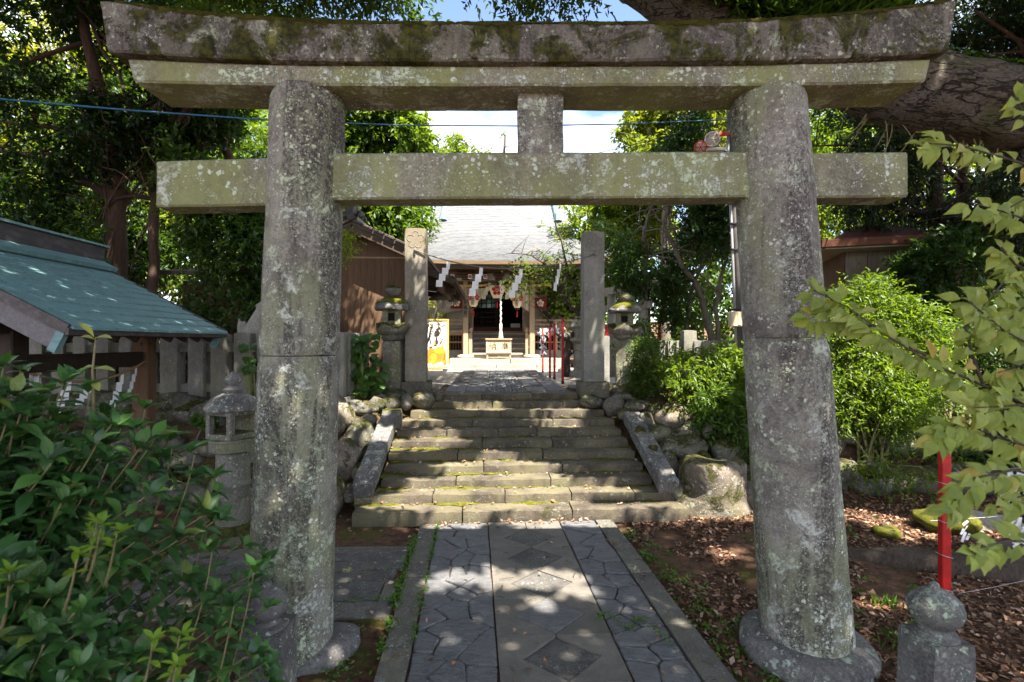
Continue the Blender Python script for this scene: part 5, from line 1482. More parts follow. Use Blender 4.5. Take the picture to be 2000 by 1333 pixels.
# bell rope
p = PX(978, 549, 16.45); t = thing("bell_rope", "long pale bell rope with a thick white tassel above the offertory box", "rope", p)
mb = MB(); mb.tube([p + Vector((.012 * math.sin(i * 1.3), .012 * math.cos(i * 1.3), -i * .035)) for i in range(44)], .026, 8); mb.build("rope_strand", "white_rope", t, smooth=True)
mb = MB(); mb.lathe([(.03, -1.38), (.045, -1.40), (.040, -1.6), (.062, -1.72), (.085, -1.87), (.06, -1.90)], 14, p); mb.build("tassel", "white_rope", t, smooth=True)

# offertory box on the stone platform
of = thing("offertory_box", "weathered wooden offertory box with two painted characters below the bell rope", "box", s2w(-.02, -.62, .30), 0)
o0 = s2w(-.02, -.62, .30)
def ob(name, c, d, mat, bev=.006, rot=None):
    mb = MB(); mb.box(o0 + RZ2 @ Vector(c), d, RZ2 if rot is None else RZ2 @ rot); return mb.build(name, mat, of, bevel=bev)
for sx in (-.36, .36):
    for sy in (-.22, .22): ob("leg", (sx, sy, .09), (.06, .06, .18), "wood_tan_upright")
ob("stretcher", (0, -.22, .05), (.70, .04, .035), "wood_tan"); ob("stretcher", (0, -.22, .155), (.74, .05, .05), "wood_tan"); ob("strut", (0, -.22, .10), (.04, .03, .07), "wood_tan")
body = ob("body", (0, 0, .39), (.76, .52, .42), "gilded")
for c, d in (((0, -.265, .575), (.80, .02, .05)), ((0, -.265, .205), (.80, .02, .05)), ((-.375, -.265, .39), (.05, .018, .33)), ((.375, -.265, .39), (.05, .018, .33))): ob("panel_frame", c, d, "wood_grey_flat", .003)
ob("rim", (0, -.27, .625), (.84, .06, .05), "wood_tan"); ob("rim", (0, .27, .625), (.84, .06, .05), "wood_tan"); ob("rim", (-.40, 0, .625), (.05, .49, .05), "wood_tan"); ob("rim", (.40, 0, .625), (.05, .49, .05), "wood_tan")
for i in range(9): ob("slat", (-.32 + i * .08, 0, .615), (.03, .48, .03), "wood_tan", .003)
for ch, x in (("納", -.19), ("奉", .19)): lettering(ch, .26, .1, o0 + RZ2 @ Vector((x, -.263, .40)), "ink", of)

# stone platform steps before the shrine
pl2 = thing("stone_platform", "low pale stone platform of two broad steps before the shrine", "steps", (-.436, 17.0, H), A2)
for y, z, js in ((-1.28, .155, (-1.62, -.1, 1.15, 2.2)), (-.94, .302, (-1.55, .35, 2.1))):
    for a, b in zip(js[:-1], js[1:]):
        mb = MB(); mb.rbox(((a + b) / 2, y + .24, z - .08), (b - a - .01, .50, .16), .12, .015, .004, 5); auto_smooth(mb.build("step_stone", "pale_stone", pl2), 45)
mb = MB(); mb.rbox((.25, .30, .205), (3.7, 1.6, .19), .3, .01, .003, 4); mb.build("paving_slab", "pale_stone", pl2)
mb = MB(); mb.rbox((.25, -1.50, .01), (3.9, .36, .07), .2, .01, .004, 4); mb.build("threshold_stone", "pale_stone", pl2)

# face-hole picture board
bc = PX(851, 674, 15.75); bx, by = bc.x, bc.y
pb = thing("picture_board", "framed picture board of a robed figure with an oval face hole and orange robe", "board", (bx, by, H))
z0 = H + .02; W_, H_ = .80, 1.52
mb = MB(); mb.box((bx, by, z0 + H_ / 2), (W_ - .06, .02, H_ - .06)); mb.build("panel", "board_white", pb)
for c, d in (((-W_ / 2 + .02, 0, H_ / 2), (.045, .06, H_)), ((W_ / 2 - .02, 0, H_ / 2), (.045, .06, H_)), ((0, 0, H_ - .02), (W_ - .09, .06, .045)), ((0, 0, .03), (W_ - .09, .06, .06))):
    mb = MB(); mb.box(Vector((bx, by, z0)) + Vector(c), d); mb.build("frame", "gold_frame", pb, bevel=.005)
for sx in (-.3, .3):
    mb = MB(); mb.beam((bx + sx, by + .03, z0 + 1.1), (bx + sx, by + .55, H + .01), .04, .04); mb.build("prop", "wood_tan", pb)
def pp(x, y): return (x, y)
def flat(name, mat, poly, lift):
    mb = MB(); n = len(poly)
    vs = [Vector((bx + (x - 26) / 49.5 * W_ * .93, by - .0105 - lift * .0012, z0 + .05 + (110 - y) / 104 * (H_ - .10))) for x, y in poly]
    mb.add(vs, [tuple(range(n))]); return mb.build(name, mat, pb)
def oval(cx, cy, rx, ry, n=20): return [(cx + rx * math.cos(2 * math.pi * i / n), cy - ry * math.sin(2 * math.pi * i / n)) for i in range(n)]
# board coordinates: x 0..52, y 6 (top) .. 110 (bottom), traced as a generic seated figure in court dress
flat("printed_robe", "print_orange", [(4, 104), (5, 92), (8, 84), (10, 72), (16, 66), (30, 64), (42, 66), (47, 76), (48, 92), (48, 106), (40, 108), (30, 100), (20, 106), (10, 108)][::-1], 1)
flat("printed_highlight", "print_yellow", oval(34, 73, 11, 6), 2); flat("printed_highlight", "print_yellow", oval(22, 87, 6, 7), 2)
flat("printed_highlight", "print_yellow", [(21, 92), (24, 92), (24, 106), (18, 106), (12, 100), (16, 98)], 2)
flat("printed_robe", "print_robe", [(8, 62), (10, 54), (14, 45), (21, 39), (33, 37), (42, 37), (48, 44), (49, 62), (40, 66), (30, 64), (20, 66), (12, 68)][::-1], 1)
for pl_ in ([(13, 47), (15, 47), (18, 58), (16, 62)], [(26, 42), (28, 41), (32, 56), (26, 62)], [(41, 44), (43, 44), (36, 58), (31, 62)], [(6, 84), (9, 83), (7, 96), (5, 100)], [(44, 82), (46, 80), (44, 94), (42, 94)], [(22, 38), (34, 38), (30, 42), (24, 42)], [(12, 66), (24, 60), (30, 62), (14, 69)]):
    flat("printed_fold", "print_dark", pl_[::-1], 3)
flat("printed_sash", "print_orange", [(23, 50), (27, 50), (27, 63), (23, 63)][::-1], 3); flat("printed_sash", "print_orange", [(36, 52), (39, 51), (38, 58), (43, 62), (42, 66), (38, 66), (40, 62), (35, 58)][::-1], 3)
flat("printed_sleeve", "board_white", oval(24, 66, 5, 3), 4); flat("printed_sleeve", "board_white", [(30, 108), (32, 100), (40, 98), (42, 106), (36, 109)][::-1], 4); flat("printed_sleeve", "board_white", oval(13, 105, 6, 3), 4)
flat("printed_hat", "print_dark", [(26, 27), (36, 26), (37, 22), (34, 20), (33, 14), (35, 12), (33, 10), (31, 12), (31, 21), (27, 24)], 3)
flat("printed_hat", "print_dark", [(35, 24), (38, 26), (38, 34), (36, 34)][::-1], 3)
flat("face_hole", "wood_dark", oval(29, 34, 6.2, 7.0), 4)
for x, y, m in ((18, 17, "print_orange"), (22, 14, "print_yellow"), (19, 22, "print_orange"), (15, 24, "print_yellow"), (17, 35, "print_orange"), (41, 27, "print_orange"), (45, 27, "print_yellow"), (47, 31, "print_orange"), (10, 14, "print_robe"), (20, 30, "print_dark")): flat("printed_blossom", m, oval(x, y, 1.3, 1.2, 8), 2)

# ================================================================ shed
sd = thing("plank_shed", "grey plank shed with a rusty red metal roof behind the shrubs", "shed", (6.48, 10.0, H), R(-17))
for i in range(6):
    mb = MB(); x = .02 + i * .19; mb.box((x + .09, 0, 1.28), (.183, .03, 2.7), Matrix.Rotation(rnd.uniform(-.004, .004), 3, "Y")); mb.build("plank", "wood_grey", sd)
for i in range(8):
    mb = MB(); y = .10 + i * .19; mb.box((0, y, 1.28), (.03, .183, 2.7)); mb.build("plank", "wood_brown", sd)
mb = MB(); mb.box((1.16, .75, 1.28), (.04, 1.5, 2.7)); mb.box((.58, 1.55, 1.28), (1.1, .04, 2.7)); mb.build("wall", "wood_dark", sd)
mb = MB(); mb.box((1.30, .0, 1.28), (.22, .08, 2.7)); mb.build("corner_board", "wood_dark", sd)
q = [(-.45, -.5, 2.60), (1.75, -.5, 2.60), (1.75, 2.0, 2.60), (-.45, 2.0, 2.60)]; mb = MB(); mb.hexa(q + [(-.45, -.5, 2.66), (1.75, -.5, 2.66), (1.75, 2.0, 2.66), (-.45, 2.0, 2.66)])
mb.build("roof_deck", "wood_grey_flat", sd)
mb = MB(); mb.hexa([(-.5, -.55, 2.66), (1.8, -.55, 2.66), (1.8, 2.05, 2.66), (-.5, 2.05, 2.66), (.4, .70, 3.25), (1.0, .70, 3.25), (1.0, .80, 3.25), (.4, .80, 3.25)]); mb.build("roof", "roof_red", sd)
mb = MB(); mb.box((.65, -.56, 2.70), (2.36, .05, .15)); mb.build("gutter_board", "wood_red", sd, bevel=.01)
mb = MB(); mb.box((-.51, .75, 2.70), (.05, 2.6, .15)); mb.build("gutter_board", "wood_red", sd, bevel=.01)

# ================================================================ utility pole with meter box and lamps
up_ = thing("utility_pole", "slim grey utility pole with pale conduits beside the gate pillar", "pole", (4.03, 9.0, 1.0))
pb0, pb1 = Vector((4.03, 9.0, 1.0)), Vector((3.80, 9.0, 6.9))
def onp(h, dx=0, dy=0): t_ = (h - 1.0) / 5.9; return pb0.lerp(pb1, t_) + Vector((dx, dy, 0))
mb = MB(); mb.tube([onp(1), onp(7)], .062, 14); mb.build("pole_shaft", "pole_dark", up_, smooth=True)
for dx in (-.068, .068):
    mb = MB(); mb.tube([onp(1.1, dx, -.03), onp(5.6, dx, -.03)], .024, 10); mb.build("conduit", "metal_grey", up_, smooth=True)
for h in (2.55, 3.6, 4.05, 4.4):
    mb = MB(); mb.box(onp(h), (.19, .17, .03)); mb.build("band", "wire_black", up_, bevel=.004)
mb = MB(); mb.box(onp(2.38, -.10, -.12), (.20, .13, .26)); mbx = mb.build("meter_box", "beige_box", up_, bevel=.012)
mb = MB(); mb.box(onp(2.385, -.06, -.19), (.05, .012, .22)); mb.build("cover", "beige_box", mbx, bevel=.003)
fl = thing("lamp_cluster", "pair of caged round lamps on a red bracket by the pole, above the tie beam", "lamp", PX(1425, 270, 8.9))
mb = MB(); mb.tube([PX(1424, 262, 8.95), PX(1408, 262, 8.8), PX(1390, 272, 8.75), PX(1378, 284, 8.7)], .035, 8); mb.build("bracket", "red_paint_old", fl, smooth=True)
for px, py, r in ((1391, 273, .115), (1368, 289, .095)):
    c = PX(px, py, 8.6); d = Vector((-.35, -1, -.25)).normalized(); mb = MB()
    mb.tube([c - d * .14, c - d * .02, c + d * .03], [r * .55, r * .95, r], 18); lp = mb.build("lamp_head", "lamp_white", fl, smooth=True)
    mb = MB(); x = d.cross(Vector((0, 0, 1))).normalized(); y = x.cross(d)
    mb.tube([c + d * .045 + (x * math.cos(k * .393) + y * math.sin(k * .393)) * r for k in range(17)], .012, 6)
    for k in range(6): mb.tube([c + d * .075, c + d * .045 + (x * math.cos(k * 1.047) + y * math.sin(k * 1.047)) * r], .007, 5)
    mb.build("cage", "red_paint_old" if r < .1 else "lamp_white", lp, kind="stuff")
mb = MB(); mb.box(PX(1398, 293, 8.7), (.30, .10, .05)); mb.build("lamp_tray", "lamp_white", fl, bevel=.006)
def wire(name, label, pts, r, mat):
    P = []
    for a, b in zip(pts[:-1], pts[1:]): P += [Vector(a).lerp(Vector(b), i / 10) for i in range(10)]
    P.append(Vector(pts[-1])); mb = MB(); mb.tube(P, r, 6); o = mb.build(name, mat, None, smooth=True); tag(o, label, "wire")
wire("wire", "thin blue cable stretched from the far trees across behind the gate", [PX(-120, 184, 4.0), PX(250, 216, 4.7), PX(530, 236, 5.4), PX(800, 246, 6.2), PX(1010, 247, 7.0), PX(1230, 243, 8.0), PX(1422, 234, 8.9)], .0085, "wire_blue")
wire("wire", "thin dark cable sloping up to the utility pole under the blue one", [PX(1040, 330, 10.5), PX(1180, 297, 9.8), PX(1300, 268, 9.3), PX(1422, 240, 8.95)], .006, "wire_black")

# ================================================================ red poles for fortune papers
for i, (px, yt, yb, lb) in enumerate(((1060, 642, 728, "faded orange-red pole tied with white fortune papers nearest the shrine"), (1074, 637, 738, "thin red pole standing between the paper-tied poles"), (1083, 633, 741, "red pole with a knot of white paper near its top"), (1099, 622, 750, "tallest bare red pole nearest the stairs, by the plum tree"))):
    z = .87 / ((yb - 667) / 1000); p = PX(px, yb, z); t = thing("red_pole", lb, "pole", p, 0, "red poles beside the upper path")
    hh = (yb - yt) / 1000 * z
    mb = MB(); mb.box((p.x, p.y, H + hh / 2), (.05, .05, hh)); mb.build("pole_post", "red_paint_old" if i == 0 else "red_paint", t, bevel=.003)
    mb = MB(); mb.box((p.x, p.y, H + .02), (.054, .054, .05)); mb.build("pole_foot", "ink", t)
p = PX(1185, 700, 10.6); t = thing("red_pole", "red pole half hidden behind the right stone pillar", "pole", (p.x, p.y, H), 0, "red poles beside the upper path")
mb = MB(); mb.box((p.x, p.y, H + .6), (.06, .05, 1.24)); mb.build("pole_post", "red_paint", t, bevel=.003)
for i, (px, py, z, n, sxx, szz, lb) in enumerate(((1062, 652, 14.3, 26, .16, .10, "white fortune papers tied in a bunch round the top of the orange pole"), (1060, 676, 14.25, 18, .07, .22, "white fortune papers tied down the middle of the orange pole"), (1083, 647, 11.8, 12, .06, .08, "small knot of white fortune papers on the second tall red pole"))):
    c = PX(px, py, z); t = thing("paper_bunch", lb, "paper strips", c, 0, "fortune papers on the red poles")
    for k in range(n):
        mb = MB(); q = c + Vector((rnd.uniform(-sxx, sxx), rnd.uniform(-.05, .03), rnd.uniform(-szz, szz)))
        mb.box(q, (.035, .012, rnd.uniform(.07, .14)), Matrix.Rotation(rnd.uniform(-1, 1), 3, "Y") @ Matrix.Rotation(rnd.uniform(-1, 1), 3, "Z")); mb.build("paper_strip", "paper", t)

# smaller things in the yard: side gate, little red gate, lantern
tg = thing("stone_torii", "pale stone side gate standing behind the broad-capped lantern", "gate", (2.75, 12.0, H))
for (x, y) in ((2.45, 12.6), (2.92, 11.4)):
    mb = MB(); mb.tube([(x, y, H - .05), (x, y, 3.15)], [.12, .105], 16); mb.build("pillar", "pale_stone", tg, smooth=True)
mb = MB(); mb.beam((2.25, 13.1, 3.22), (3.10, 10.95, 3.22), .24, .17); mb.build("top_lintel", "pale_stone", tg, bevel=.01)
mb = MB(); mb.beam((2.35, 12.85, 2.80), (3.02, 11.15, 2.80), .12, .16); mb.build("tie_beam", "pale_stone", tg, bevel=.01)
rt_ = thing("red_torii", "little red wooden gate among the trees beyond the granite fence", "gate", (3.3, 12.0, H))
for x in (3.12, 3.46):
    mb = MB(); mb.tube([(x, 12.0, H), (x, 12.0, 2.62)], .045, 10); mb.build("pillar", "red_paint", rt_, smooth=True)
mb = MB(); mb.box((3.29, 12.0, 2.60), (.62, .08, .07)); mb.build("top_lintel", "red_paint", rt_, bevel=.008)
mb = MB(); mb.box((3.29, 12.0, 2.42), (.50, .05, .05)); mb.build("tie_beam", "red_paint", rt_)
def small_lantern(c, s_, lb):
    x, y = c; t = thing("stone_lantern", lb, "stone lantern", (x, y, H), 0, "pale lanterns in the yard")
    for nm, pr in (("base", [(.24, 0), (.22, .12), (.12, .16)]), ("shaft", [(.11, .15), (.10, .80)]), ("platform", [(.12, .80), (.22, .88), (.22, .95)]), ("fire_chamber", [(.14, .95), (.14, 1.20)]), ("roof", [(.15, 1.20), (.30, 1.22), (.22, 1.32), (.08, 1.40)]), ("finial", [(.06, 1.39), (.08, 1.46), (.02, 1.56)])):
        mb = MB(); mb.lathe([(r * s_, H + z * s_) for r, z in pr], 6 if nm in ("fire_chamber", "roof") else 16, (x, y, 0)); auto_smooth(mb.build(nm, "pale_stone", t), 40)
small_lantern((1.62, 12.6), 1.0, "pale stone lantern behind the plum tree and the right stone pillar")
small_lantern((1.45, 14.2), .8, "small pale stone lantern farther back behind the red poles")

# ================================================================ the great leaning tree and its canopy
LT = thing("leaning_tree", "huge leaning tree trunk arching behind the gate with ivy and grass growing on it", "tree", (5.6, 4.2, 0))
tp = [Vector(p) for p in ((7.2, 3.8, -.2), (7.05, 3.85, .6), (6.7, 4.05, 1.8), (5.75, 4.45, 3.2))] + [PX(2030, 228, 4.62), PX(1930, 208, 4.65), PX(1840, 192, 4.68), PX(1740, 165, 4.74), PX(1640, 128, 4.8), PX(1530, 82, 4.86), PX(1430, 38, 4.92), PX(1330, -8, 5.0), PX(1240, -55, 5.1), PX(1150, -120, 5.3), Vector((.3, 5.6, 6.9)), Vector((-.6, 5.4, 8.2))]
tr = [.75, .58, .50, .44, .345, .34, .345, .335, .325, .31, .30, .29, .27, .25, .20, .14]
dense, dr = [], []
for i in range(len(tp) - 1):
    for j in range(5): dense.append(tp[i].lerp(tp[i + 1], j / 5)); dr.append(lerp(tr[i], tr[i + 1], j / 5))
mb = MB(); mb.tube(dense, dr, 28, True, .14, 3)
for v in mb.v: v += mnoise.noise_vector(v * 5) * .022 + mnoise.noise_vector(v * 15) * .008
mb.build("trunk", "bark_furrowed", LT, smooth=True)
def root(pts, rad, name="root"):
    D_, Q_ = [], []
    for i in range(len(pts) - 1):
        for j in range(5): D_.append(Vector(pts[i]).lerp(Vector(pts[i + 1]), j / 5)); Q_.append(lerp(rad[i], rad[i + 1], j / 5))
    mb = MB(); mb.tube(D_, Q_, 16, True, .22, 5)
    for v in mb.v: v += mnoise.noise_vector(v * 6) * .025 + mnoise.noise_vector(v * 18) * .008
    return mb.build(name, "bark_dark", LT, smooth=True)
root([PX(1560, 1108, 4.9), PX(1650, 1098, 4.72), PX(1750, 1100, 4.55), PX(1870, 1118, 4.35), (4.6, 4.2, .20), (6.9, 3.85, .5)], [.04, .12, .135, .16, .26, .50])
root([PX(1610, 1195, 3.95), PX(1690, 1190, 3.92), PX(1790, 1195, 3.95), PX(1950, 1200, 4.05), (5.0, 4.2, .2)], [.02, .055, .06, .10, .25])
root([PX(1690, 1240, 3.55), PX(1850, 1235, 3.7), PX(2000, 1190, 3.9), (5.2, 4.1, .3)], [.02, .04, .08, .2])
for i, (p0, p1, p2, r) in enumerate((((5.0, 4.5, 3.5), (4.5, 3.6, 5.8), (3.6, 2.0, 8.6), .22), (PX(1640, 128, 4.8), (3.2, 4.6, 6.5), (3.9, 4.0, 9.2), .16), (PX(1330, -8, 5.0), (1.2, 4.2, 6.8), (.6, 2.2, 8.8), .14))):
    lp = wiggle(bez(p0, p1, p2, 12), .15, i); mb = MB(); mb.tube(lp, taper(len(lp), r, r * .3), 10, True, .2); mb.build("limb", "bark_dark", LT, smooth=True)
# hanging dead twigs under the bough
mb = MB()
for i in range(26):
    k = rnd.randrange(24, 48); p = dense[k] - Vector((0, 0, dr[k] * .8)); e = p + Vector((rnd.uniform(-.35, .2), rnd.uniform(-.2, .3), rnd.uniform(-.55, -.15)))
    lp = wiggle(bez(p, p.lerp(e, .5) + Vector((.08, 0, 0)), e, 6), .05, i); mb.tube(lp, taper(7, .008, .003), 5)
mb.build("dead_twig", "stem_pale", LT, smooth=True, kind="stuff")
# ivy and grass on the upper side
def on_trunk(n, k0, k1, a0, a1, rg):
    P, Nn = [], []
    for _ in range(n):
        k = rg.uniform(k0, k1); i = int(k); f = k - i; c = dense[i].lerp(dense[min(i + 1, len(dense) - 1)], f); r = dr[i]
        d = (dense[min(i + 1, len(dense) - 1)] - dense[i]).normalized(); up = (Vector((0, 0, 1)) - d * d.z).normalized(); fr = d.cross(up)
        if fr.y > 0: fr = -fr
        a = rg.uniform(a0, a1); o = up * math.cos(a) + fr * math.sin(a)
        P.append(c + o * (r * 1.04)); Nn.append(o)
    return np.array(P), np.array(Nn)
r5 = random.Random(5)
P, Nn = on_trunk(1500, 17, 42, -1.2, .62, r5); k = sinnoise(P, 3.2, 4) > .25; P, Nn = P[k], Nn[k]
n = len(P); D = RG.normal(size=(n, 3)) + np.array([0, -.3, -.4]); D -= Nn * (D * Nn).sum(1)[:, None]
V, T = leaf_geo(P + Nn * .015, D, Nn + RG.normal(size=(n, 3)) * .35, RG.uniform(.035, .065, n), RG.uniform(.03, .05, n)); link("ivy", raw_mesh("ivy", V - np.array(worg(LT)), T, np.repeat(RG.random(n), 4)), "leaf_dark", LT, "stuff")
P, Nn = on_trunk(6000, 37, 64, -1.1, 1.25, r5); k = sinnoise(P, 2.5, 9) > -1.0; P, Nn = P[k], Nn[k]; n = len(P)
D = Nn * .5 + np.array([0, -.25, .75]) + RG.normal(size=(n, 3)) * .35
V, T = leaf_geo(P, D, RG.normal(size=(n, 3)), RG.uniform(.14, .36, n), RG.uniform(.007, .013, n), .1, .45); link("grass", raw_mesh("grass", V - np.array(worg(LT)), T, np.repeat(RG.random(n), 4)), "grass_blade", LT, "stuff")

P, Nn = on_trunk(3200, 38, 62, .3, 1.9, r5); n = len(P)
D = Nn * .6 + np.array([0, -.35, -.25]) + RG.normal(size=(n, 3)) * .4
V, T = leaf_geo(P, D, RG.normal(size=(n, 3)), RG.uniform(.08, .26, n), RG.uniform(.006, .011, n), .1, .6); link("grass", raw_mesh("grass", V - np.array(worg(LT)), T, np.repeat(RG.random(n), 4)), "grass_blade", LT, "stuff")
# unseen canopy: gaps are cut along the sun's rays to place chosen sun patches
SXZ, SYZ = S.x / S.z, S.y / S.z
gaps = []
def gap_px(px, py, rx, ry, ang=0.0, surf=None):
    t = (py - 667) / 1000
    if surf is None: surf = "g" if py > 1003 else ("s" if py > 770 else "p")
    def pt(px_, py_):
        t_ = (py_ - 667) / 1000
        if surf == "g": Y, h = 2 / t_, 0
        elif surf == "s": Y = 3.983 / (t_ + .361); h = .361 * (Y - 5.66) + .06
        else: Y, h = .87 / max(t_, .02), H
        return (px_ - 1000) / 1000 * Y - SXZ * h, Y - SYZ * h
    a, b, c = pt(px, py), pt(px + rx, py), pt(px, py + ry); d = pt(px, py - ry)
    gaps.append((a[0], a[1], abs(b[0] - a[0]) * 1.05, abs(c[1] - d[1]) / 2 * 1.25 + .03, ang))
for g in ((1000, 985, 240, 13), (990, 950, 190, 9), (1010, 966, 185, 26), (1050, 893, 110, 13), (915, 858, 110, 12), (960, 918, 110, 11), (1060, 893, 120, 9), (880, 868, 70, 8), (960, 846, 110, 7), (850, 824, 80, 7), (1060, 830, 80, 6), (900, 802, 80, 6), (1090, 803, 60, 5), (822, 812, 36, 8), (1170, 905, 60, 8), (1230, 985, 120, 10), (800, 786, 30, 6), (1160, 955, 70, 9), (780, 870, 30, 5),
          (1110, 1030, 110, 14), (890, 1028, 50, 9), (1080, 1138, 105, 24), (965, 1132, 80, 18), (880, 1124, 50, 12), (1150, 1165, 40, 8), (850, 1150, 40, 8), (1040, 1190, 40, 7), (1200, 1050, 50, 8), (900, 1012, 90, 6),
          (1440, 1003, 75, 14), (1345, 1010, 50, 8), (1320, 1142, 60, 12), (1735, 1012, 120, 30), (1920, 1025, 140, 26), (1700, 1188, 60, 7), (1610, 1010, 50, 14), (1400, 1085, 50, 7), (1260, 1190, 40, 6)): gap_px(*g)
gap_px(1040, 1136, 130, 8, R(-10))
gaps += [(4.7, 8.0, 1.5, 1.2, 0), (3.9, 7.3, .8, .8, 0), (5.6, 8.4, 1.0, .9, 0), (2.0, 6.15, .42, .30, 0), (-2.35, 8.0, .42, .28, 0), (-2.6, 7.4, .3, .2, 0), (-1.95, 7.2, .25, .2, 0), (2.1, 7.4, .35, .22, 0), (2.6, 8.1, .35, .22, 0),
         (2.1, 7.9, .5, .3, 0), (2.4, 9.0, .5, .3, 0), (3.2, 9.4, .6, .4, 0), (-3.2, 10.55, .34, .55, R(-30)), (-3.55, 11.0, .22, .5, R(-30)), (-2.75, 10.2, .20, .35, R(-30)), (-2.35, 9.9, .2, .24, R(-25)), (-1.75, 9.75, .16, .30, R(-30)), (-2.15, 10.1, .16, .26, R(-30)), (.95, 9.6, .16, .3, R(-30)), (1.35, 9.2, .16, .22, 0), (-2.6, 9.35, .2, .15, 0), (1.2, 9.35, .22, .15, 0)]
def shaded(P, frac=0.0, scale=1.7, seed=5):
    q = np.stack([P[:, 0] - SXZ * P[:, 2], P[:, 1] - SYZ * P[:, 2]], 1)
    q3 = np.concatenate([q, np.zeros((len(q), 1))], 1)
    wob = 1 + .22 * sinnoise(q3, 4.5, 77)
    keep = np.ones(len(P), bool)
    for gx, gy, rx, ry, a in gaps:
        dx, dy = q[:, 0] - gx, q[:, 1] - gy
        x, y = dx * math.cos(a) + dy * math.sin(a), -dx * math.sin(a) + dy * math.cos(a)
        keep &= (x / (rx + .05)) ** 2 + (y / (ry + .05)) ** 2 > wob
    def near(a, b, r):
        ax, ay, bx_, by_ = *a, *b; t_ = np.clip(((q[:, 0] - ax) * (bx_ - ax) + (q[:, 1] - ay) * (by_ - ay)) / ((bx_ - ax) ** 2 + (by_ - ay) ** 2), 0, 1)
        return np.hypot(q[:, 0] - ax - t_ * (bx_ - ax), q[:, 1] - ay - t_ * (by_ - ay)) < r
    k_ = lambda x, z, y=TZ: (x - SXZ * z, y - SYZ * z)         # leaves always kept along the rays to the gate, so it stays shaded
    keep |= near(k_(1.92, .2), k_(1.65, 3.6), .36) | near(k_(-1.44, .2), k_(-1.32, 3.6), .36) | near(k_(-2.4, 3.78, 3.2), k_(2.6, 3.78, 3.2), .34) | near(k_(-2.3, 3.03), k_(2.5, 3.03), .26)
    if frac: keep &= sinnoise(q3, scale, seed) < frac
    return keep
def canopy(name, parent, regions, mat, seed):
    rg = np.random.default_rng(seed); VV, TT, RR, b = [], [], [], 0
    for x0, x1, y0, y1, z0, z1, dens, frac in regions:
        n = int((x1 - x0) * (y1 - y0) * dens); Z = rg.uniform(z0, z1, n)
        P = np.stack([rg.uniform(x0, x1, n) + SXZ * Z, rg.uniform(y0, y1, n) + SYZ * Z, Z], 1)
        P = P[shaded(P, frac)]; n = len(P)
        V, T = leaf_geo(P, randdir(n, rg) + np.array([0, 0, -.1]), np.array([.2, -.25, 1.0]) + rg.normal(size=(n, 3)) * .35, rg.uniform(.13, .22, n), rg.uniform(.08, .13, n))
        VV.append(V); TT.append(T + b); RR.append(np.repeat(rg.random(n), 4)); b += len(V)
    return link(name, raw_mesh(name, np.concatenate(VV) - np.array(worg(parent)), np.concatenate(TT), np.concatenate(RR)), mat, parent, "stuff")
canopy("crown", LT, [(-10.5, 8.5, -.6, 10.2, 7.4, 9.0, 640, 0), (-5.0, 4.5, 10.2, 15.2, 9.4, 11.0, 330, 1.0)], "leaf_canopy", 31)  # leaf layer out of view, added to shade gate, path and steps

def simple_trunk(t, pts, r, mat, name="trunk", seed=0):
    D_ = []
    for a, b in zip(pts[:-1], pts[1:]): D_ += [Vector(a).lerp(Vector(b), i / 5) for i in range(5)]
    D_.append(Vector(pts[-1])); D_ = wiggle(D_, .07, seed); mb = MB(); mb.tube(D_, taper(len(D_), r, r * .45), 10, True, .18, seed); return mb.build(name, mat, t, smooth=True)
t = thing("tall_tree", "tall evergreen overhanging the scene from beside the pavilion, its twigs along the top edge", "tree", (-9.6, 4.2, 0))
simple_trunk(t, [(-9.6, 4.2, -.1), (-9.4, 4.4, 4), (-8.6, 5.0, 8), (-8, 5.4, 10.5)], .35, "bark_dark")
for i, (p0, p1, p2) in enumerate((((-9.2, 4.6, 5.2), (-6.0, 6.4, 6.6), PX(700, -30, 6.8)), ((-8.9, 4.8, 7), (-5, 6.5, 8), PX(1120, -40, 6.7)), ((-9.3, 4.5, 5.0), (-7, 6, 6), PX(420, -30, 7)))):
    lp = wiggle(bez(p0, p1, p2, 14), .12, i); mb = MB(); mb.tube(lp, taper(len(lp), .12, .02), 8, True, .2); mb.build("limb", "bark_dark", t, smooth=True)
canopy("crown", t, [(-13.5, -5.0, 7.6, 17.0, 10.6, 12.4, 380, .85)], "leaf_canopy", 33)  # unseen leaf layer added to keep the dark trees below shaded
crown("foliage", t, "leaf_mid", [px_blob(560, -25, 6.9, 170, 50, .8), px_blob(760, -42, 7.0, 120, 52, .8), px_blob(900, -50, 6.8, 90, 55, .6), px_blob(1080, -38, 6.7, 110, 58, .7), px_blob(330, -60, 7.0, 160, 50, .8)], 1500, 10, .10, .042, seed=61, gap=-.4, twig=.34, spread=.8, shell=.2)
t = thing("tall_tree", "tall evergreen added out of view beyond the leaning tree to cast shade", "tree", (11.5, 5.0, 0))
simple_trunk(t, [(11.5, 5.0, -.1), (11.3, 5.0, 4), (10.6, 5.2, 8), (10, 5.2, 10.5)], .35, "bark_dark")
canopy("crown", t, [(3.0, 11.5, 9.6, 15.5, 10.2, 12.0, 350, .35)], "leaf_canopy", 35)  # unseen tree and leaves put in only to shade the trees by the shed

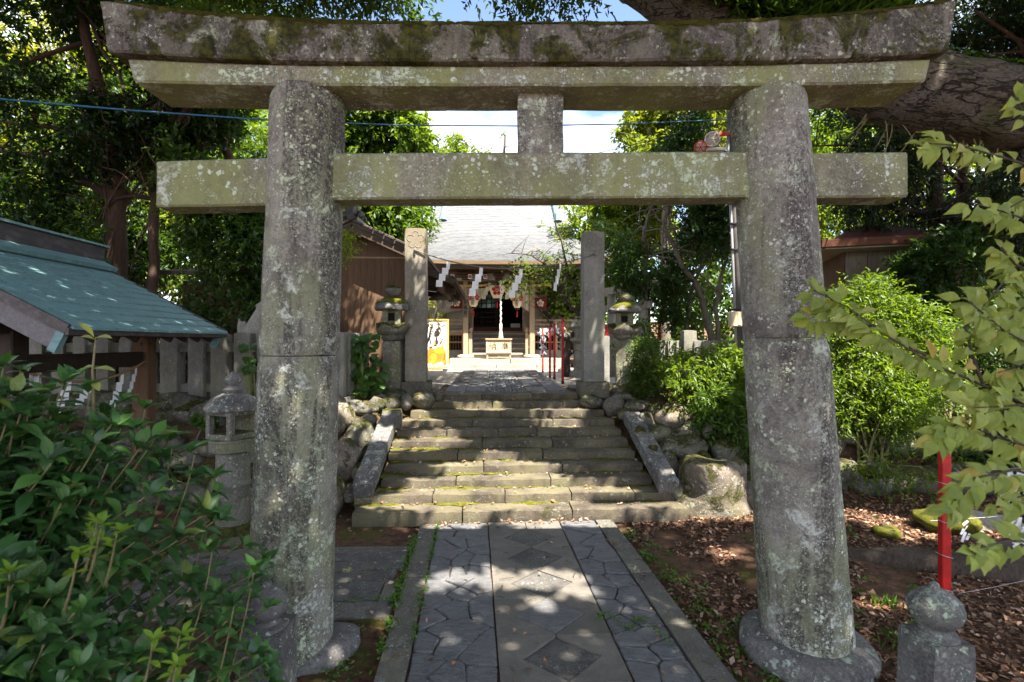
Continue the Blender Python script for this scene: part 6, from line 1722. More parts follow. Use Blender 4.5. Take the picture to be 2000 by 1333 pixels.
# ================================================================ trees round the shrine
B_ = px_blob
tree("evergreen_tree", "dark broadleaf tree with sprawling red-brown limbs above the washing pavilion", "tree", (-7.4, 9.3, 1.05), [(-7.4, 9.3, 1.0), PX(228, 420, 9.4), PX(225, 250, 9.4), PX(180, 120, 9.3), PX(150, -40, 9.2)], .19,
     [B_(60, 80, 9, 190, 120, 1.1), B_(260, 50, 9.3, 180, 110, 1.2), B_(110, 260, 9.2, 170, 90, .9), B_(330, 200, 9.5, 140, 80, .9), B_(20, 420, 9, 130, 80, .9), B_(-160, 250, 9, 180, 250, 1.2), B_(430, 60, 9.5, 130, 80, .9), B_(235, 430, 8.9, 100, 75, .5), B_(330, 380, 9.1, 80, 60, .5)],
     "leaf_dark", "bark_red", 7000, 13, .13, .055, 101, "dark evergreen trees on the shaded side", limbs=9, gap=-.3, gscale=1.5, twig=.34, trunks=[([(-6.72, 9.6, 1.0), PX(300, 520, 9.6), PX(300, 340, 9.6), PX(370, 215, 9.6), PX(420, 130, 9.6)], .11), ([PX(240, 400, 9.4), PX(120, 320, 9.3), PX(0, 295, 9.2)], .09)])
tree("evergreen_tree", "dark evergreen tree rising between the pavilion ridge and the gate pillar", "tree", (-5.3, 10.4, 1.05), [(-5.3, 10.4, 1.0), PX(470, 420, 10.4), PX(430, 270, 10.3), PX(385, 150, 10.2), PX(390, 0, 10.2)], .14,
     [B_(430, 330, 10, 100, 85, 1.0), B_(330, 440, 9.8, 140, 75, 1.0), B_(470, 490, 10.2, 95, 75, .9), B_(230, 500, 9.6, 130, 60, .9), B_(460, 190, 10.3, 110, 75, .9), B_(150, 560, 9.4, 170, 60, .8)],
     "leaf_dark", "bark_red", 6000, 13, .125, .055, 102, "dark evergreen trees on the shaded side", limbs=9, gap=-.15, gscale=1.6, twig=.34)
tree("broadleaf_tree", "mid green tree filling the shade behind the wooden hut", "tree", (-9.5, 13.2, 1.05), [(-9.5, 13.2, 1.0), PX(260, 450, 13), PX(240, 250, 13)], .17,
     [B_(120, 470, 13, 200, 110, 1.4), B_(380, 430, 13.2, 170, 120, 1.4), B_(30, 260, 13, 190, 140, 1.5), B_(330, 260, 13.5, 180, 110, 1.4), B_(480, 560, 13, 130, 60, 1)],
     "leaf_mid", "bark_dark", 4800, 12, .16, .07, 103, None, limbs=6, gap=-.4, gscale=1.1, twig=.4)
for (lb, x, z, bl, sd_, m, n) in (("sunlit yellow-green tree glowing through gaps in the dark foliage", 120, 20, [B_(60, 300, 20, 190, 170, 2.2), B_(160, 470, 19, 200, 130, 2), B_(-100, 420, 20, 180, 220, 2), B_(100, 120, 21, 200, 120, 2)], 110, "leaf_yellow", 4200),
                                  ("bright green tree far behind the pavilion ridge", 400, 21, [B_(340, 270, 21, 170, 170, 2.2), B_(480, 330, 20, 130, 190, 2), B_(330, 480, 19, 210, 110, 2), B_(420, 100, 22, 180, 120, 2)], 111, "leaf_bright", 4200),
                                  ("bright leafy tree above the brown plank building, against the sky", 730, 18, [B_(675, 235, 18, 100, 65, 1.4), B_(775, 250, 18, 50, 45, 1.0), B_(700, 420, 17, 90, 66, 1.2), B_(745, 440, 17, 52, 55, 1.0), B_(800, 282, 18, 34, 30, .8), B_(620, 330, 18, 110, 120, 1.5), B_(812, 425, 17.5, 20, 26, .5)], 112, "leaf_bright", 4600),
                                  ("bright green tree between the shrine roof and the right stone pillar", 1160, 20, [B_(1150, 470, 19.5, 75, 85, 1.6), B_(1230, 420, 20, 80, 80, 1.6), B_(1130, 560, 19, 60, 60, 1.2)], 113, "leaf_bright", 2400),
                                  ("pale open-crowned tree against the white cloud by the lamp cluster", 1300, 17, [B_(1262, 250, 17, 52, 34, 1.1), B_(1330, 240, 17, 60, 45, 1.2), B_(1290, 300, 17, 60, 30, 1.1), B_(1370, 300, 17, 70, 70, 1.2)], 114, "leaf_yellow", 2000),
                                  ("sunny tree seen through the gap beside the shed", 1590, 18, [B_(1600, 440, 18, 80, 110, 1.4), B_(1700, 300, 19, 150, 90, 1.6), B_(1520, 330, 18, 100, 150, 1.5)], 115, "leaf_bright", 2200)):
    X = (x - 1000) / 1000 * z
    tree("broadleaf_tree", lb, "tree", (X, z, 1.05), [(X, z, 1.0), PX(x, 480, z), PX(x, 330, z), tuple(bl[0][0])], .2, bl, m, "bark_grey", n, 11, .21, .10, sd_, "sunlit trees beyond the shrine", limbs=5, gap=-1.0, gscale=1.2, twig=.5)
for lb, px, py, sd_, k in (("small pine-like treetop showing just above the tie beam, left of the strut", 893, 285, 121, 1.0), ("small rounded treetop touching the strut above the tie beam", 985, 277, 122, .95)):
    z = 26; X = (px - 1000) / 1000 * z
    tree("far_tree", lb, "tree", (X, z, 1.05), [(X, z, 1.0), PX(px, 400, z), PX(px, py - 10, z)], .15, [B_(px, py, z, 17 * k, 13 * k, .5), B_(px - 14, py + 22, z, 22 * k, 14, .6), B_(px + 24, py + 20, z, 20 * k, 11, .5), B_(px, py + 60, z, 45, 30, 1)], "leaf_bright", "bark_dark", 520, 9, .19, .09, sd_, "distant treetops over the roof", limbs=4, gap=-.5, twig=.4)
tree("broadleaf_tree", "shady many-stemmed tree behind the granite fence and utility pole", "tree", (4.0, 11.2, 1.05), [PX(1402, 730, 10.9), PX(1372, 590, 11), PX(1330, 520, 11), PX(1300, 440, 11), PX(1310, 330, 11)], .085,
     [B_(1390, 300, 11, 110, 80, 1.0), B_(1300, 420, 11, 110, 75, .9), B_(1420, 470, 10.8, 80, 100, .9), B_(1260, 520, 11.4, 65, 50, .8), B_(1220, 450, 11.6, 45, 50, .8), B_(1400, 600, 11, 60, 50, .7), B_(1340, 590, 11.3, 50, 50, .6)],
     "leaf_dark", "bark_grey", 4600, 12, .115, .052, 130, None, limbs=7, gap=-.35, gscale=1.7, twig=.32,
     trunks=[([PX(1330, 720, 11.2), PX(1345, 600, 11.2), PX(1375, 500, 11.2), PX(1385, 400, 11.2)], .06), ([PX(1262, 720, 11.6), PX(1264, 560, 11.6), PX(1258, 450, 11.6), PX(1300, 330, 11.6)], .09), ([PX(1405, 725, 10.9), PX(1400, 600, 10.9), PX(1425, 480, 10.9), PX(1420, 380, 10.9)], .06)])
tree("cedar_tree", "dark feathery cedar with reddish trunk behind the leaning trunk", "tree", (8.2, 9.9, 1.05), [(8.2, 9.9, 1.0), PX(1832, 480, 9.9), PX(1828, 250, 9.9), PX(1830, 0, 9.9)], .20,
     [B_(1640, 280, 9.8, 100, 55, .9), B_(1720, 370, 10, 90, 50, .9), B_(1790, 300, 9.7, 90, 50, .8), B_(1930, 330, 9.6, 100, 80, .9), B_(1780, 440, 9.8, 80, 35, .7), B_(1890, 60, 9.4, 110, 90, .9), B_(1990, 150, 9.2, 100, 120, .9), B_(1960, 470, 9.5, 90, 70, .8), B_(1700, 60, 9.6, 120, 70, .9)],
     "leaf_fir", "bark_red", 4600, 15, .12, .032, 131, "dark trees by the shed", limbs=12, gap=-.2, gscale=1.5, twig=.4, droop=.5, trunks=[([PX(1890, 700, 10.2), PX(1880, 420, 10.2), PX(1878, 200, 10.2)], .15)])
tree("camellia_tree", "glossy dark evergreen hiding the end of the plank shed", "tree", (7.6, 8.8, 1.05), [(7.6, 8.8, 1.0), PX(1860, 600, 8.8), PX(1880, 480, 8.8)], .07,
     [B_(1850, 530, 8.6, 80, 70, .7), B_(1930, 600, 8.6, 100, 100, .8), B_(1830, 640, 8.7, 70, 45, .6), B_(2010, 480, 8.5, 80, 120, .8)], "leaf_dark", "bark_grey", 2600, 12, .10, .05, 132, "dark trees by the shed", limbs=7, gap=-.1, gscale=1.8, twig=.3)
tree("cedar_tree", "dark cedar crown filling the corner above the leaning trunk", "tree", (10.2, 8.2, 1.05), [(10.2, 8.2, 1.0), (9.6, 8.2, 5), (9.2, 8.1, 8)], .2,
     [B_(1960, 40, 8, 130, 90, .8), B_(2060, 240, 8, 110, 200, .9), B_(1860, 10, 8.2, 90, 55, .7)], "leaf_fir", "bark_red", 2600, 15, .11, .026, 133, "dark trees by the shed", limbs=5, gap=-.05, gscale=1.6, twig=.4, droop=.5)
# forest closing the horizon
rgm = random.Random(9); bl = []
for x in range(-900, 2950, 150):
    top = 120 if x < 560 else (380 if x < 840 else (470 if x < 1330 else 240))
    bl.append(B_(x + rgm.uniform(-40, 40), top + 260 + rgm.uniform(-30, 30), 30 + rgm.uniform(-2, 3), 140, 280, 2.5))
V, T, r = crown_leaves(bl, 15000, 10, .42, .24, 140, gap=-1.6, gscale=.8, twig=.8)
link("forest", raw_mesh("forest", V, T, r), "leaf_mid", None, "stuff")
bl = []
for x in range(-300, 640, 95): bl.append(B_(x, 640 + rgm.uniform(-15, 25), 9.2 + rgm.uniform(-.3, .5), 75, 70, .6))
V, T, r = crown_leaves(bl, 1500, 11, .11, .05, 141, gap=-.5, twig=.3)
link("undergrowth", raw_mesh("undergrowth", V, T, r), "leaf_dark", None, "stuff")
bl = []
for x in range(1290, 2250, 90): bl.append(B_(x, 690 + rgm.uniform(-20, 20), 9.8 + rgm.uniform(-.3, .3), 70, 50, .5))
for x in range(1560, 2150, 80): bl += [B_(x, 880 + rgm.uniform(-20, 30), 7.5 + rgm.uniform(-.2, .3), 60, 60, .35), B_(x, 780, 7.8, 60, 60, .35)]
V, T, r = crown_leaves(bl, 2600, 11, .10, .05, 142, gap=-.5, twig=.3)
link("undergrowth", raw_mesh("undergrowth", V, T, r), "leaf_mid", None, "stuff")

# plum tree with few leaves in front of the shrine
t = thing("plum_tree", "small crooked plum tree with sparse yellow-green leaves before the shrine", "tree", PX(1107, 733, 12.6))
mb = MB(); z = 12.6
main = [PX(1107, 736, z), PX(1105, 700, z), PX(1112, 668, z), PX(1130, 642, z), PX(1128, 612, z), PX(1105, 585, z), PX(1094, 568, z)]
D_ = []
for a, b in zip(main[:-1], main[1:]): D_ += [a.lerp(b, i / 3) for i in range(3)]
D_.append(main[-1]); mb.tube(D_, taper(len(D_), .105, .045), 10, True, .3, 2)
rb2 = random.Random(8)
brs = [([PX(1094, 568, z), PX(1110, 530, z), PX(1098, 470, z), PX(1085, 440, z)], .04), ([PX(1096, 572, z), PX(1075, 545, z), PX(1040, 535, z), PX(1000, 545, z)], .035), ([PX(1105, 585, z), PX(1125, 555, z), PX(1140, 530, z)], .04), ([PX(1110, 668, z), PX(1085, 650, z), PX(1062, 615, z), PX(1045, 590, z)], .035), ([PX(1128, 612, z), PX(1145, 590, z), PX(1160, 560, z)], .035), ([PX(1094, 568, z), PX(1070, 520, z), PX(1040, 500, z), PX(1000, 495, z)], .03), ([PX(1105, 700, z), PX(1120, 690, z), PX(1138, 660, z)], .03)]
for pts, r in brs:
    D_ = []
    for a, b in zip(pts[:-1], pts[1:]): D_ += [a.lerp(b, i / 4) for i in range(4)]
    D_.append(pts[-1]); D_ = wiggle(D_, .06, rb2.random() * 9); mb.tube(D_, taper(len(D_), r, .010), 7)
    for _ in range(16):
        i = rb2.randrange(2, len(D_)); a = D_[i]; e = a + Vector((rb2.uniform(-.45, .45), rb2.uniform(-.3, .3), rb2.uniform(-.15, .5)))
        mb.tube(wiggle(bez(a, a.lerp(e, .5) + Vector((0, 0, .06)), e, 5), .05, rb2.random() * 9), taper(6, .010, .004), 5)
mb.build("trunk", "bark_dark", t, smooth=True)
crown("crown", t, "leaf_bright", [B_(1085, 470, z, 48, 30, .4), B_(1030, 545, z, 46, 18, .4), B_(1085, 520, z, 60, 30, .5), B_(1118, 600, z, 26, 50, .4), B_(1010, 500, z, 24, 14, .3)], 150, 9, .10, .048, seed=150, gap=-.6, twig=.35, shell=.1)
t = thing("sapling", "thin sapling with a few yellow leaves beside the picture board", "sapling", PX(838, 690, 14.6))
mb = MB()
for k in range(9):
    a = PX(832, 680, 14.6); e = PX(rb2.uniform(832, 866), rb2.uniform(588, 640), 14.6 + rb2.uniform(-.2, .2)); mb.tube(wiggle(bez(a, a.lerp(e, .5), e, 6), .05, k), taper(7, .012, .004), 5)
mb.build("stem", "bark_grey", t, smooth=True)
crown("crown", t, "leaf_yellow", [B_(843, 605, 14.6, 18, 22, .25), B_(850, 635, 14.6, 20, 8, .2)], 40, 8, .075, .035, seed=151, gap=-2, twig=.22, shell=.1)

# ================================================================ shrubs
def shrub(name, label, cat, base, blobs, mat, n, per, L, W, seed, group=None, stems=7, smat="bark_grey", **kw):
    t = thing(name, label, cat, base, 0, group); rnd = random.Random(seed); mb = MB()
    for k in range(stems):
        c, r = blobs[k % len(blobs)]; e = Vector(c) + Vector((rnd.uniform(-.6, .6) * r[0], rnd.uniform(-.5, .5) * r[1], rnd.uniform(-.3, .5) * r[2]))
        a = Vector(base) + Vector((rnd.uniform(-.15, .15), rnd.uniform(-.1, .1), -.03)); lp = wiggle(bez(a, Vector((lerp(a.x, e.x, .3), lerp(a.y, e.y, .3), lerp(a.z, e.z, .6))), e, 8), .05, k)
        mb.tube(lp, taper(9, .020, .006), 6, True, .2)
    mb.build("stem", smat, t, smooth=True)
    crown("foliage", t, mat, blobs, n, per, L, W, seed, **kw); return t
def gz(px, z): x = (px - 1000) / 1000 * z; return (x, z, tz(x, z))
shrub("azalea_bush", "clipped azalea bush spilling over the boulders next to the broad-capped lantern", "bush", gz(1270, 8.2), [B_(1262, 700, 8.2, 26, 40, .35), B_(1285, 735, 8.0, 36, 34, .35), B_(1255, 745, 8.1, 20, 24, .25)], "leaf_mid", 620, 9, .050, .022, 161, "bushes above the boulder bank", gap=-1, twig=.14)
shrub("leafy_bush", "fresh green bush with long leaves in front of the granite fence", "bush", gz(1390, 7.5), [B_(1340, 725, 7.6, 60, 34, .35), B_(1420, 715, 7.5, 60, 40, .35), B_(1390, 765, 7.3, 70, 34, .3), B_(1465, 740, 7.4, 40, 50, .3)], "leaf_bright", 800, 9, .085, .030, 162, "bushes above the boulder bank", gap=-.7, twig=.18)
shrub("leafy_bush", "low dark-leaved bush hanging over the boulders against the gate pillar", "bush", gz(1440, 7.0), [B_(1420, 800, 6.9, 55, 32, .3), B_(1450, 855, 6.6, 34, 34, .25), B_(1400, 830, 6.8, 30, 20, .2)], "leaf_mid", 380, 9, .090, .034, 163, "bushes above the boulder bank", gap=-.7, twig=.18)
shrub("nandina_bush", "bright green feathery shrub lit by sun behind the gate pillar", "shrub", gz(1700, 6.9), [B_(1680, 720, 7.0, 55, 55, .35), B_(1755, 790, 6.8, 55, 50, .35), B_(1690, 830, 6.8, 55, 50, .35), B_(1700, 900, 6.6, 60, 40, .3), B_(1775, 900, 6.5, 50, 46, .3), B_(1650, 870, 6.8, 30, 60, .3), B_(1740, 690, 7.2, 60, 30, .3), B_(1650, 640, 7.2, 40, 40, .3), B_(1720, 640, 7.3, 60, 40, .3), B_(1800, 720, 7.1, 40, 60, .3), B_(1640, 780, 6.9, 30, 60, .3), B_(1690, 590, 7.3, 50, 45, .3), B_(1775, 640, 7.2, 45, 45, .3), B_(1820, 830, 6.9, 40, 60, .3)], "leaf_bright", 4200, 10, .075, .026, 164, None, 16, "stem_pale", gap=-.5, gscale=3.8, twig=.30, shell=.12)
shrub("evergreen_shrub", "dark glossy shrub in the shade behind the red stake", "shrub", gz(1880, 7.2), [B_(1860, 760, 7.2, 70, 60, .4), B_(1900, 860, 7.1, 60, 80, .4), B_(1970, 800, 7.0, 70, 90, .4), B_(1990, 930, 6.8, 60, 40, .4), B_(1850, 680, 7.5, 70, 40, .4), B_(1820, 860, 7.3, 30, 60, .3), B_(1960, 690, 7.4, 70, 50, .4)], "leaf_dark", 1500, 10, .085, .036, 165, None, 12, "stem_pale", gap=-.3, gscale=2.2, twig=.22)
shrub("leafy_sprig", "sprig of bright leaves jutting from behind the gate pillar against the plank wall", "sprig", tuple(PX(630, 500, 7.0)), [B_(672, 468, 7.0, 24, 16, .15), B_(668, 500, 7.0, 20, 14, .12), B_(650, 480, 7.0, 30, 34, .2)], "leaf_bright", 75, 9, .070, .024, 166, None, 4, gap=-2, twig=.18)
shrub("fern", "small fern with yellow-green fronds on the kerb behind the lower lantern", "plant", gz(308, 7.2), [B_(308, 800, 7.1, 18, 14, .1)], "leaf_new", 16, 7, .11, .03, 167, None, 2, gap=-3, twig=.14)
shrub("broadleaf_plant", "low round-leaved plant on the bank beside the lower lantern roof", "plant", gz(400, 6.9), [B_(402, 822, 6.8, 16, 9, .1)], "leaf_big", 10, 5, .12, .11, 168, None, 2, gap=-3, twig=.08)
shrub("fern", "dark fern growing between the boulders below the pavilion post", "plant", gz(315, 6.6), [B_(318, 900, 6.4, 26, 18, .15), B_(255, 930, 6.3, 40, 24, .2), B_(370, 950, 6.2, 30, 14, .15)], "leaf_mid", 60, 9, .09, .02, 169, None, 3, gap=-3, twig=.2)

# ---------------------------------------------------------------- leaves big enough to be picked apart
def leaf_shape(prof, L, fold, droop, wave=0.0, seed=0):
    """3 points across, len(prof) along; y is forward, z is up"""
    n = len(prof); V = []; rnd = random.Random(seed)
    for i, w in enumerate(prof):
        t = i / (n - 1); y = L * (t - .12 * droop * t * t); z = -L * droop * .5 * t * t + L * .05 * math.sin(t * 3)
        k = wave * rnd.uniform(-1, 1) * L
        V += [(-w * L, y, z + w * L * fold + k), (0, y, z), (w * L, y, z + w * L * fold - k)]
    F = []
    for i in range(n - 1):
        for j in range(2):
            a = i * 3 + j
            for tri in ((a, a + 1, a + 4), (a, a + 4, a + 3)):
                F.append(tri)
    return np.array(V), np.array(F)
def leaf_var(name, specs, mat, tones):
    out = []
    for (prof, L, fold, droop, wave), tone in zip(specs, tones):
        V, F = leaf_shape(prof, L, fold, droop, wave, len(out))
        me = raw_mesh(name, V, F, np.full(len(V), tone)); me.polygons.foreach_set("use_smooth", [True] * len(me.polygons)); me.materials.append(MAT[mat]); out.append((me, V, F, tone))
    return out
def place_leaves(parent, name, variants, items, mat, limit, stuff_name):
    """items: (position, forward, normal, scale, variant); the largest in view become parts, the rest one mesh"""
    off = worg(parent)
    def score(it):
        p = it[0]
        if p.y < .2: return -1
        x, y = p.x / p.y, (p.z - 2) / p.y
        return (it[3] / p.y) * (1 if abs(x) < 1.0 and abs(y) < .667 else .05) * it[5]
    items = sorted(items, key=score, reverse=True)
    VV, FF, RR, b = [], [], [], 0
    for k, (p, f, nr, sc, vi, _) in enumerate(items):
        f = f.normalized(); x = f.cross(nr); x = x.normalized() if x.length > 1e-4 else Vector((1, 0, 0)); z = x.cross(f)
        m = Matrix((( x.x * sc, f.x * sc, z.x * sc, p.x - off.x), (x.y * sc, f.y * sc, z.y * sc, p.y - off.y), (x.z * sc, f.z * sc, z.z * sc, p.z - off.z), (0, 0, 0, 1)))
        me, V, F, tone = variants[vi % len(variants)]
        if k < limit:
            o = bpy.data.objects.new(name, me); COL.objects.link(o); o.parent = parent; o.matrix_local = m; ORG[o.name] = off
        else:
            A = np.array(m); VV.append(V @ A[:3, :3].T + A[:3, 3]); FF.append(F + b); RR.append(np.full(len(V), tone)); b += len(V)
    if VV: 
        me = raw_mesh(stuff_name, np.concatenate(VV), np.concatenate(FF), np.concatenate(RR)); me.polygons.foreach_set("use_smooth", [True] * len(me.polygons)); link(stuff_name, me, mat, parent, "stuff")

# dark bush in the near corner
bush_o = Vector((-2.3, 2.3, 0))
bush = thing("evergreen_bush", "large glossy dark green bush close to the viewer with pale upright stems", "bush", bush_o)
pb_ = (.02, .13, .19, .20, .15, .07, .0)
bv = leaf_var("leaf", [(pb_, 1, .25, .25, .008), (pb_, 1, .35, .5, .012), ((.02, .11, .17, .175, .13, .06, 0), 1, .3, .1, .008), (pb_, 1, .15, .7, .015), ((.02, .13, .2, .22, .18, .08, 0), 1, .4, .35, .01)], "leaf_bush_near", (.2, .5, .7, .4, .95))
rb3 = random.Random(23); items, stems = [], MB()
cen, rad = Vector((-2.30, 2.25, .45)), Vector((1.17, .85, 1.42))
def shoot(tip, base, n_low, size, red=False, top=6, variants=5, out=None, flat=.55):
    mid = Vector((lerp(base.x, tip.x, .55), lerp(base.y, tip.y, .55), lerp(base.z, tip.z, .35))); path = wiggle(bez(base, mid, tip, 12), .03, rb3.random() * 20)
    stems.tube(path, taper(13, .0062, .0026), 6)
    ax = (path[-1] - path[-3]).normalized(); ax = (ax + Vector((0, 0, .5))).normalized(); x = ax.orthogonal().normalized(); y = ax.cross(x)
    for q in range(top):
        a = 2 * math.pi * q / top + rb3.uniform(-.3, .3); el = rb3.uniform(.3, 1.05); o = x * math.cos(a) + y * math.sin(a)
        f = o * math.cos(el) + ax * math.sin(el); items.append((tip, f, ax * math.cos(el) - o * math.sin(el) + Vector((0, 0, .2)), size * rb3.uniform(.8, 1.15), rb3.randrange(variants), 1.2))
    a = rb3.uniform(0, 6)
    for q in range(n_low):
        t_ = 1 - (q + 1) * .06 - rb3.uniform(0, .02); i = max(1, min(11, int(t_ * 12))); p = path[i].lerp(path[i + 1], t_ * 12 - i)
        a += 2.2 + rb3.uniform(-.4, .4); d = (path[i + 1] - path[i]).normalized(); x2 = d.orthogonal().normalized(); y2 = d.cross(x2); o = x2 * math.cos(a) + y2 * math.sin(a)
        f = o + d * rb3.uniform(.1, .6) + Vector((0, 0, -.05)); items.append((p, f, d + Vector((0, 0, .6)), size * rb3.uniform(.8, 1.2), rb3.randrange(variants), .9))
for k in range(900):
    u = rb3.uniform(-1, 1); th = rb3.uniform(0, 2 * math.pi); d = Vector((math.cos(th) * math.sqrt(1 - u * u), math.sin(th) * math.sqrt(1 - u * u), u))
    if d.z < -.75 or (d.y > .55): d = Vector((abs(d.x), -abs(d.y), abs(d.z)))
    r_ = rb3.uniform(.62, 1.03); tip = cen + Vector((d.x * rad.x, d.y * rad.y, d.z * rad.z)) * r_
    if tip.z < .12 or tip.y < .95: continue
    shoot(tip, Vector((cen.x + d.x * .35 * rb3.random(), cen.y + d.y * .3, max(.02, tip.z - rb3.uniform(.3, .6)))), rb3.randrange(9, 13), rb3.uniform(.075, .112))
for px, py, z in ((172, 768, 2.25), (60, 800, 2.1), (205, 815, 2.3), (282, 800, 2.45), (262, 842, 2.4), (372, 885, 2.3), (420, 935, 2.3), (120, 830, 2.2), (20, 770, 2.2), (332, 862, 2.4), (498, 1120, 2.25), (455, 1185, 2.1), (410, 1080, 2.2)):
    tip = PX(px, py, z); shoot(tip, tip + Vector((-.22, .02, -.75)), 8, .10)
place_leaves(bush, "leaf", bv, items, "leaf_bush", 300, "foliage")
items2, items = items, []
nv = leaf_var("leaf", [((.03, .12, .17, .12, 0), 1, .3, .1, .0), ((.03, .13, .19, .13, 0), 1, .3, .3, .01)], "leaf_new", (.3, .8))
for px, py, z in ((200, 1025, 1.75), (238, 1040, 1.8), (158, 1085, 1.7), (300, 1252, 1.7), (355, 1240, 1.75), (345, 1300, 1.7), (20, 1120, 1.65), (185, 1020, 1.8)):
    tip = PX(px, py, z); shoot(tip, tip + Vector((-.10, .06, -.22)), 4, .052, top=6, variants=2)
place_leaves(bush, "young_leaf", nv, items, "leaf_new", 400, "young_foliage"); items = []
tv = leaf_var("leaf", [((.03, .13, .2, .14, 0), 1, .3, .3, .01)], "leaf_pale", (.9,))
tip = PX(183, 672, 2.25)
for f, q in (((-1, 0, .25), .02), ((.9, -.2, .15), .02), ((-.8, .1, -.1), -.10), ((.9, .1, .0), -.11), ((.5, -.4, -.2), -.17), ((-.4, -.3, .7), .03)): items.append((tip + Vector((0, 0, q)), Vector(f), Vector((0, -.4, 1)), rb3.uniform(.07, .10), 0, 1))
stems.tube([tip + Vector((.01, 0, .03)), tip + Vector((-.005, 0, -.12)), tip + Vector((-.01, .02, -.5))], [.003, .005, .008], 6)
place_leaves(bush, "young_leaf", tv, items, "leaf_pale", 20, "young_foliage")
stems.build("stem", "stem_pale", bush, smooth=True, kind="stuff")

# pale branch reaching in from the far side
br = thing("leafy_branch", "branch of pale yellow-green drooping leaves reaching in beside the red stake", "branch", (2.3, 2.0, 1.8))
pr_ = (.04, .21, .28, .25, .16, .055, .0)
pv = leaf_var("leaf", [(pr_, 1, .3, .45, .015), (pr_, 1, .45, .25, .02), ((.04, .23, .31, .28, .18, .06, 0), 1, .15, .6, .02), (pr_, 1, .5, .5, .02), ((.03, .16, .24, .22, .13, .05, 0), 1, .35, .35, .02), ((.03, .20, .25, .20, .12, .04, 0), 1, .6, .7, .04), ((.03, .18, .27, .24, .14, .05, 0), 1, .1, .2, .03), ((.04, .22, .26, .22, .15, .06, 0), 1, -.2, .5, .03)], "leaf_pale_near", (.3, .45, .6, .7, .78, .2, .6, .5))
tw = [([(2100, 345), (1960, 302), (1880, 287), (1800, 284)], 2.0, 18), ([(2090, 245), (1995, 232), (1975, 190)], 2.0, 7), ([(2110, 500), (1990, 425), (1895, 392)], 1.9, 14), ([(2090, 580), (1985, 515), (1955, 480)], 1.95, 12),
      ([(2150, 850), (1950, 765), (1850, 722), (1750, 665), (1660, 605), (1590, 572)], 2.0, 54), ([(1810, 695), (1720, 645), (1640, 618), (1583, 622)], 2.02, 24), ([(1920, 750), (1885, 640), (1940, 575), (1985, 525)], 1.95, 30), ([(2100, 720), (1960, 650), (1890, 590)], 1.9, 24),
      ([(2110, 900), (1960, 852), (1880, 822), (1832, 850)], 1.9, 30), ([(2110, 960), (1985, 920), (1900, 938), (1850, 1000)], 1.85, 30), ([(2090, 1060), (1965, 1062), (1900, 1078)], 1.8, 15), ([(2110, 800), (1990, 788), (1905, 792)], 1.85, 22), ([(2100, 660), (2010, 600), (1960, 640)], 1.9, 12), ([(2120, 420), (2010, 380), (1935, 425)], 2.0, 12), ([(2120, 640), (2040, 570), (1985, 610)], 2.0, 13), ([(2110, 770), (2020, 705), (1955, 725)], 1.95, 14), ([(2110, 870), (2030, 825), (1955, 880)], 2.0, 14), ([(2110, 1010), (2020, 962), (1945, 985)], 1.9, 13)]
bst = MB(); rb4 = random.Random(31); items = []
for pts, z, n in tw:
    P3 = [PX(x, y, z + .10 * math.sin(x * .013) ) for x, y in pts]; D_ = []
    for a, b in zip(P3[:-1], P3[1:]): D_ += [a.lerp(b, i / 6) for i in range(6)]
    D_.append(P3[-1]); D_ = wiggle(D_, .02, rb4.random() * 9); bst.tube(D_, taper(len(D_), .0065, .002), 6)
    L0 = len(D_) - 1
    n = int(n * 2.1)
    for k in range(n):
        t_ = (k + .5) / n if k < n - 1 else 1.0; t_ = .12 + .88 * t_; i = min(L0 - 1, int(t_ * L0)); p = D_[i].lerp(D_[i + 1], t_ * L0 - i); d = (D_[i + 1] - D_[i]).normalized()
        sd2 = d.cross(Vector((0, -1, .3))).normalized() * (1 if k % 2 else -1)
        f = d * rb4.uniform(.2, .8) + sd2 * rb4.uniform(.3, .9) + Vector((0, rb4.uniform(-.4, .3), rb4.uniform(-.9, -.15)))
        p2 = p + f.normalized() * .02; items.append((p2, f, Vector((rb4.uniform(-.5, .5), -.9, rb4.uniform(.1, .9))), rb4.uniform(.044, .090), rb4.randrange(8), 1))
place_leaves(br, "leaf", pv, items, "leaf_pale", 300, "foliage")
bst.build("twig", "bark_dark", br, smooth=True, kind="stuff")
for i, (px, py, z, n, sxx, szz, lb) in enumerate(((1985, 948, 2.1, 16, .045, .045, "folded fortune papers tied to the wire among the pale leaves, upper bunch"), (1988, 1040, 2.1, 18, .035, .05, "folded fortune papers tied among the pale leaves beside the root, lower bunch"), (1895, 1038, 3.4, 6, .09, .06, "few loose white paper strips hanging near the mossy rock"))):
    c = PX(px, py, z); t = thing("paper_bunch", lb, "paper strips", c, 0, "fortune papers by the pale branch")
    for k in range(n):
        mb = MB(); q = c + Vector((rb4.uniform(-sxx, sxx), rb4.uniform(-.02, .02), rb4.uniform(-szz, szz)))
        mb.box(q, (.014, .004, rb4.uniform(.04, .07)), Matrix.Rotation(rb4.uniform(-.6, .6) + .5, 3, "Y") @ Matrix.Rotation(rb4.uniform(-1, 1), 3, "Z")); mb.build("paper_strip", "paper", t)
    mb = MB(); mb.tube([c + Vector((-.25, .02, szz)), c + Vector((.25, .0, szz + .04))], .0013, 5); mb.build("tie_wire", "wire_pale", t)

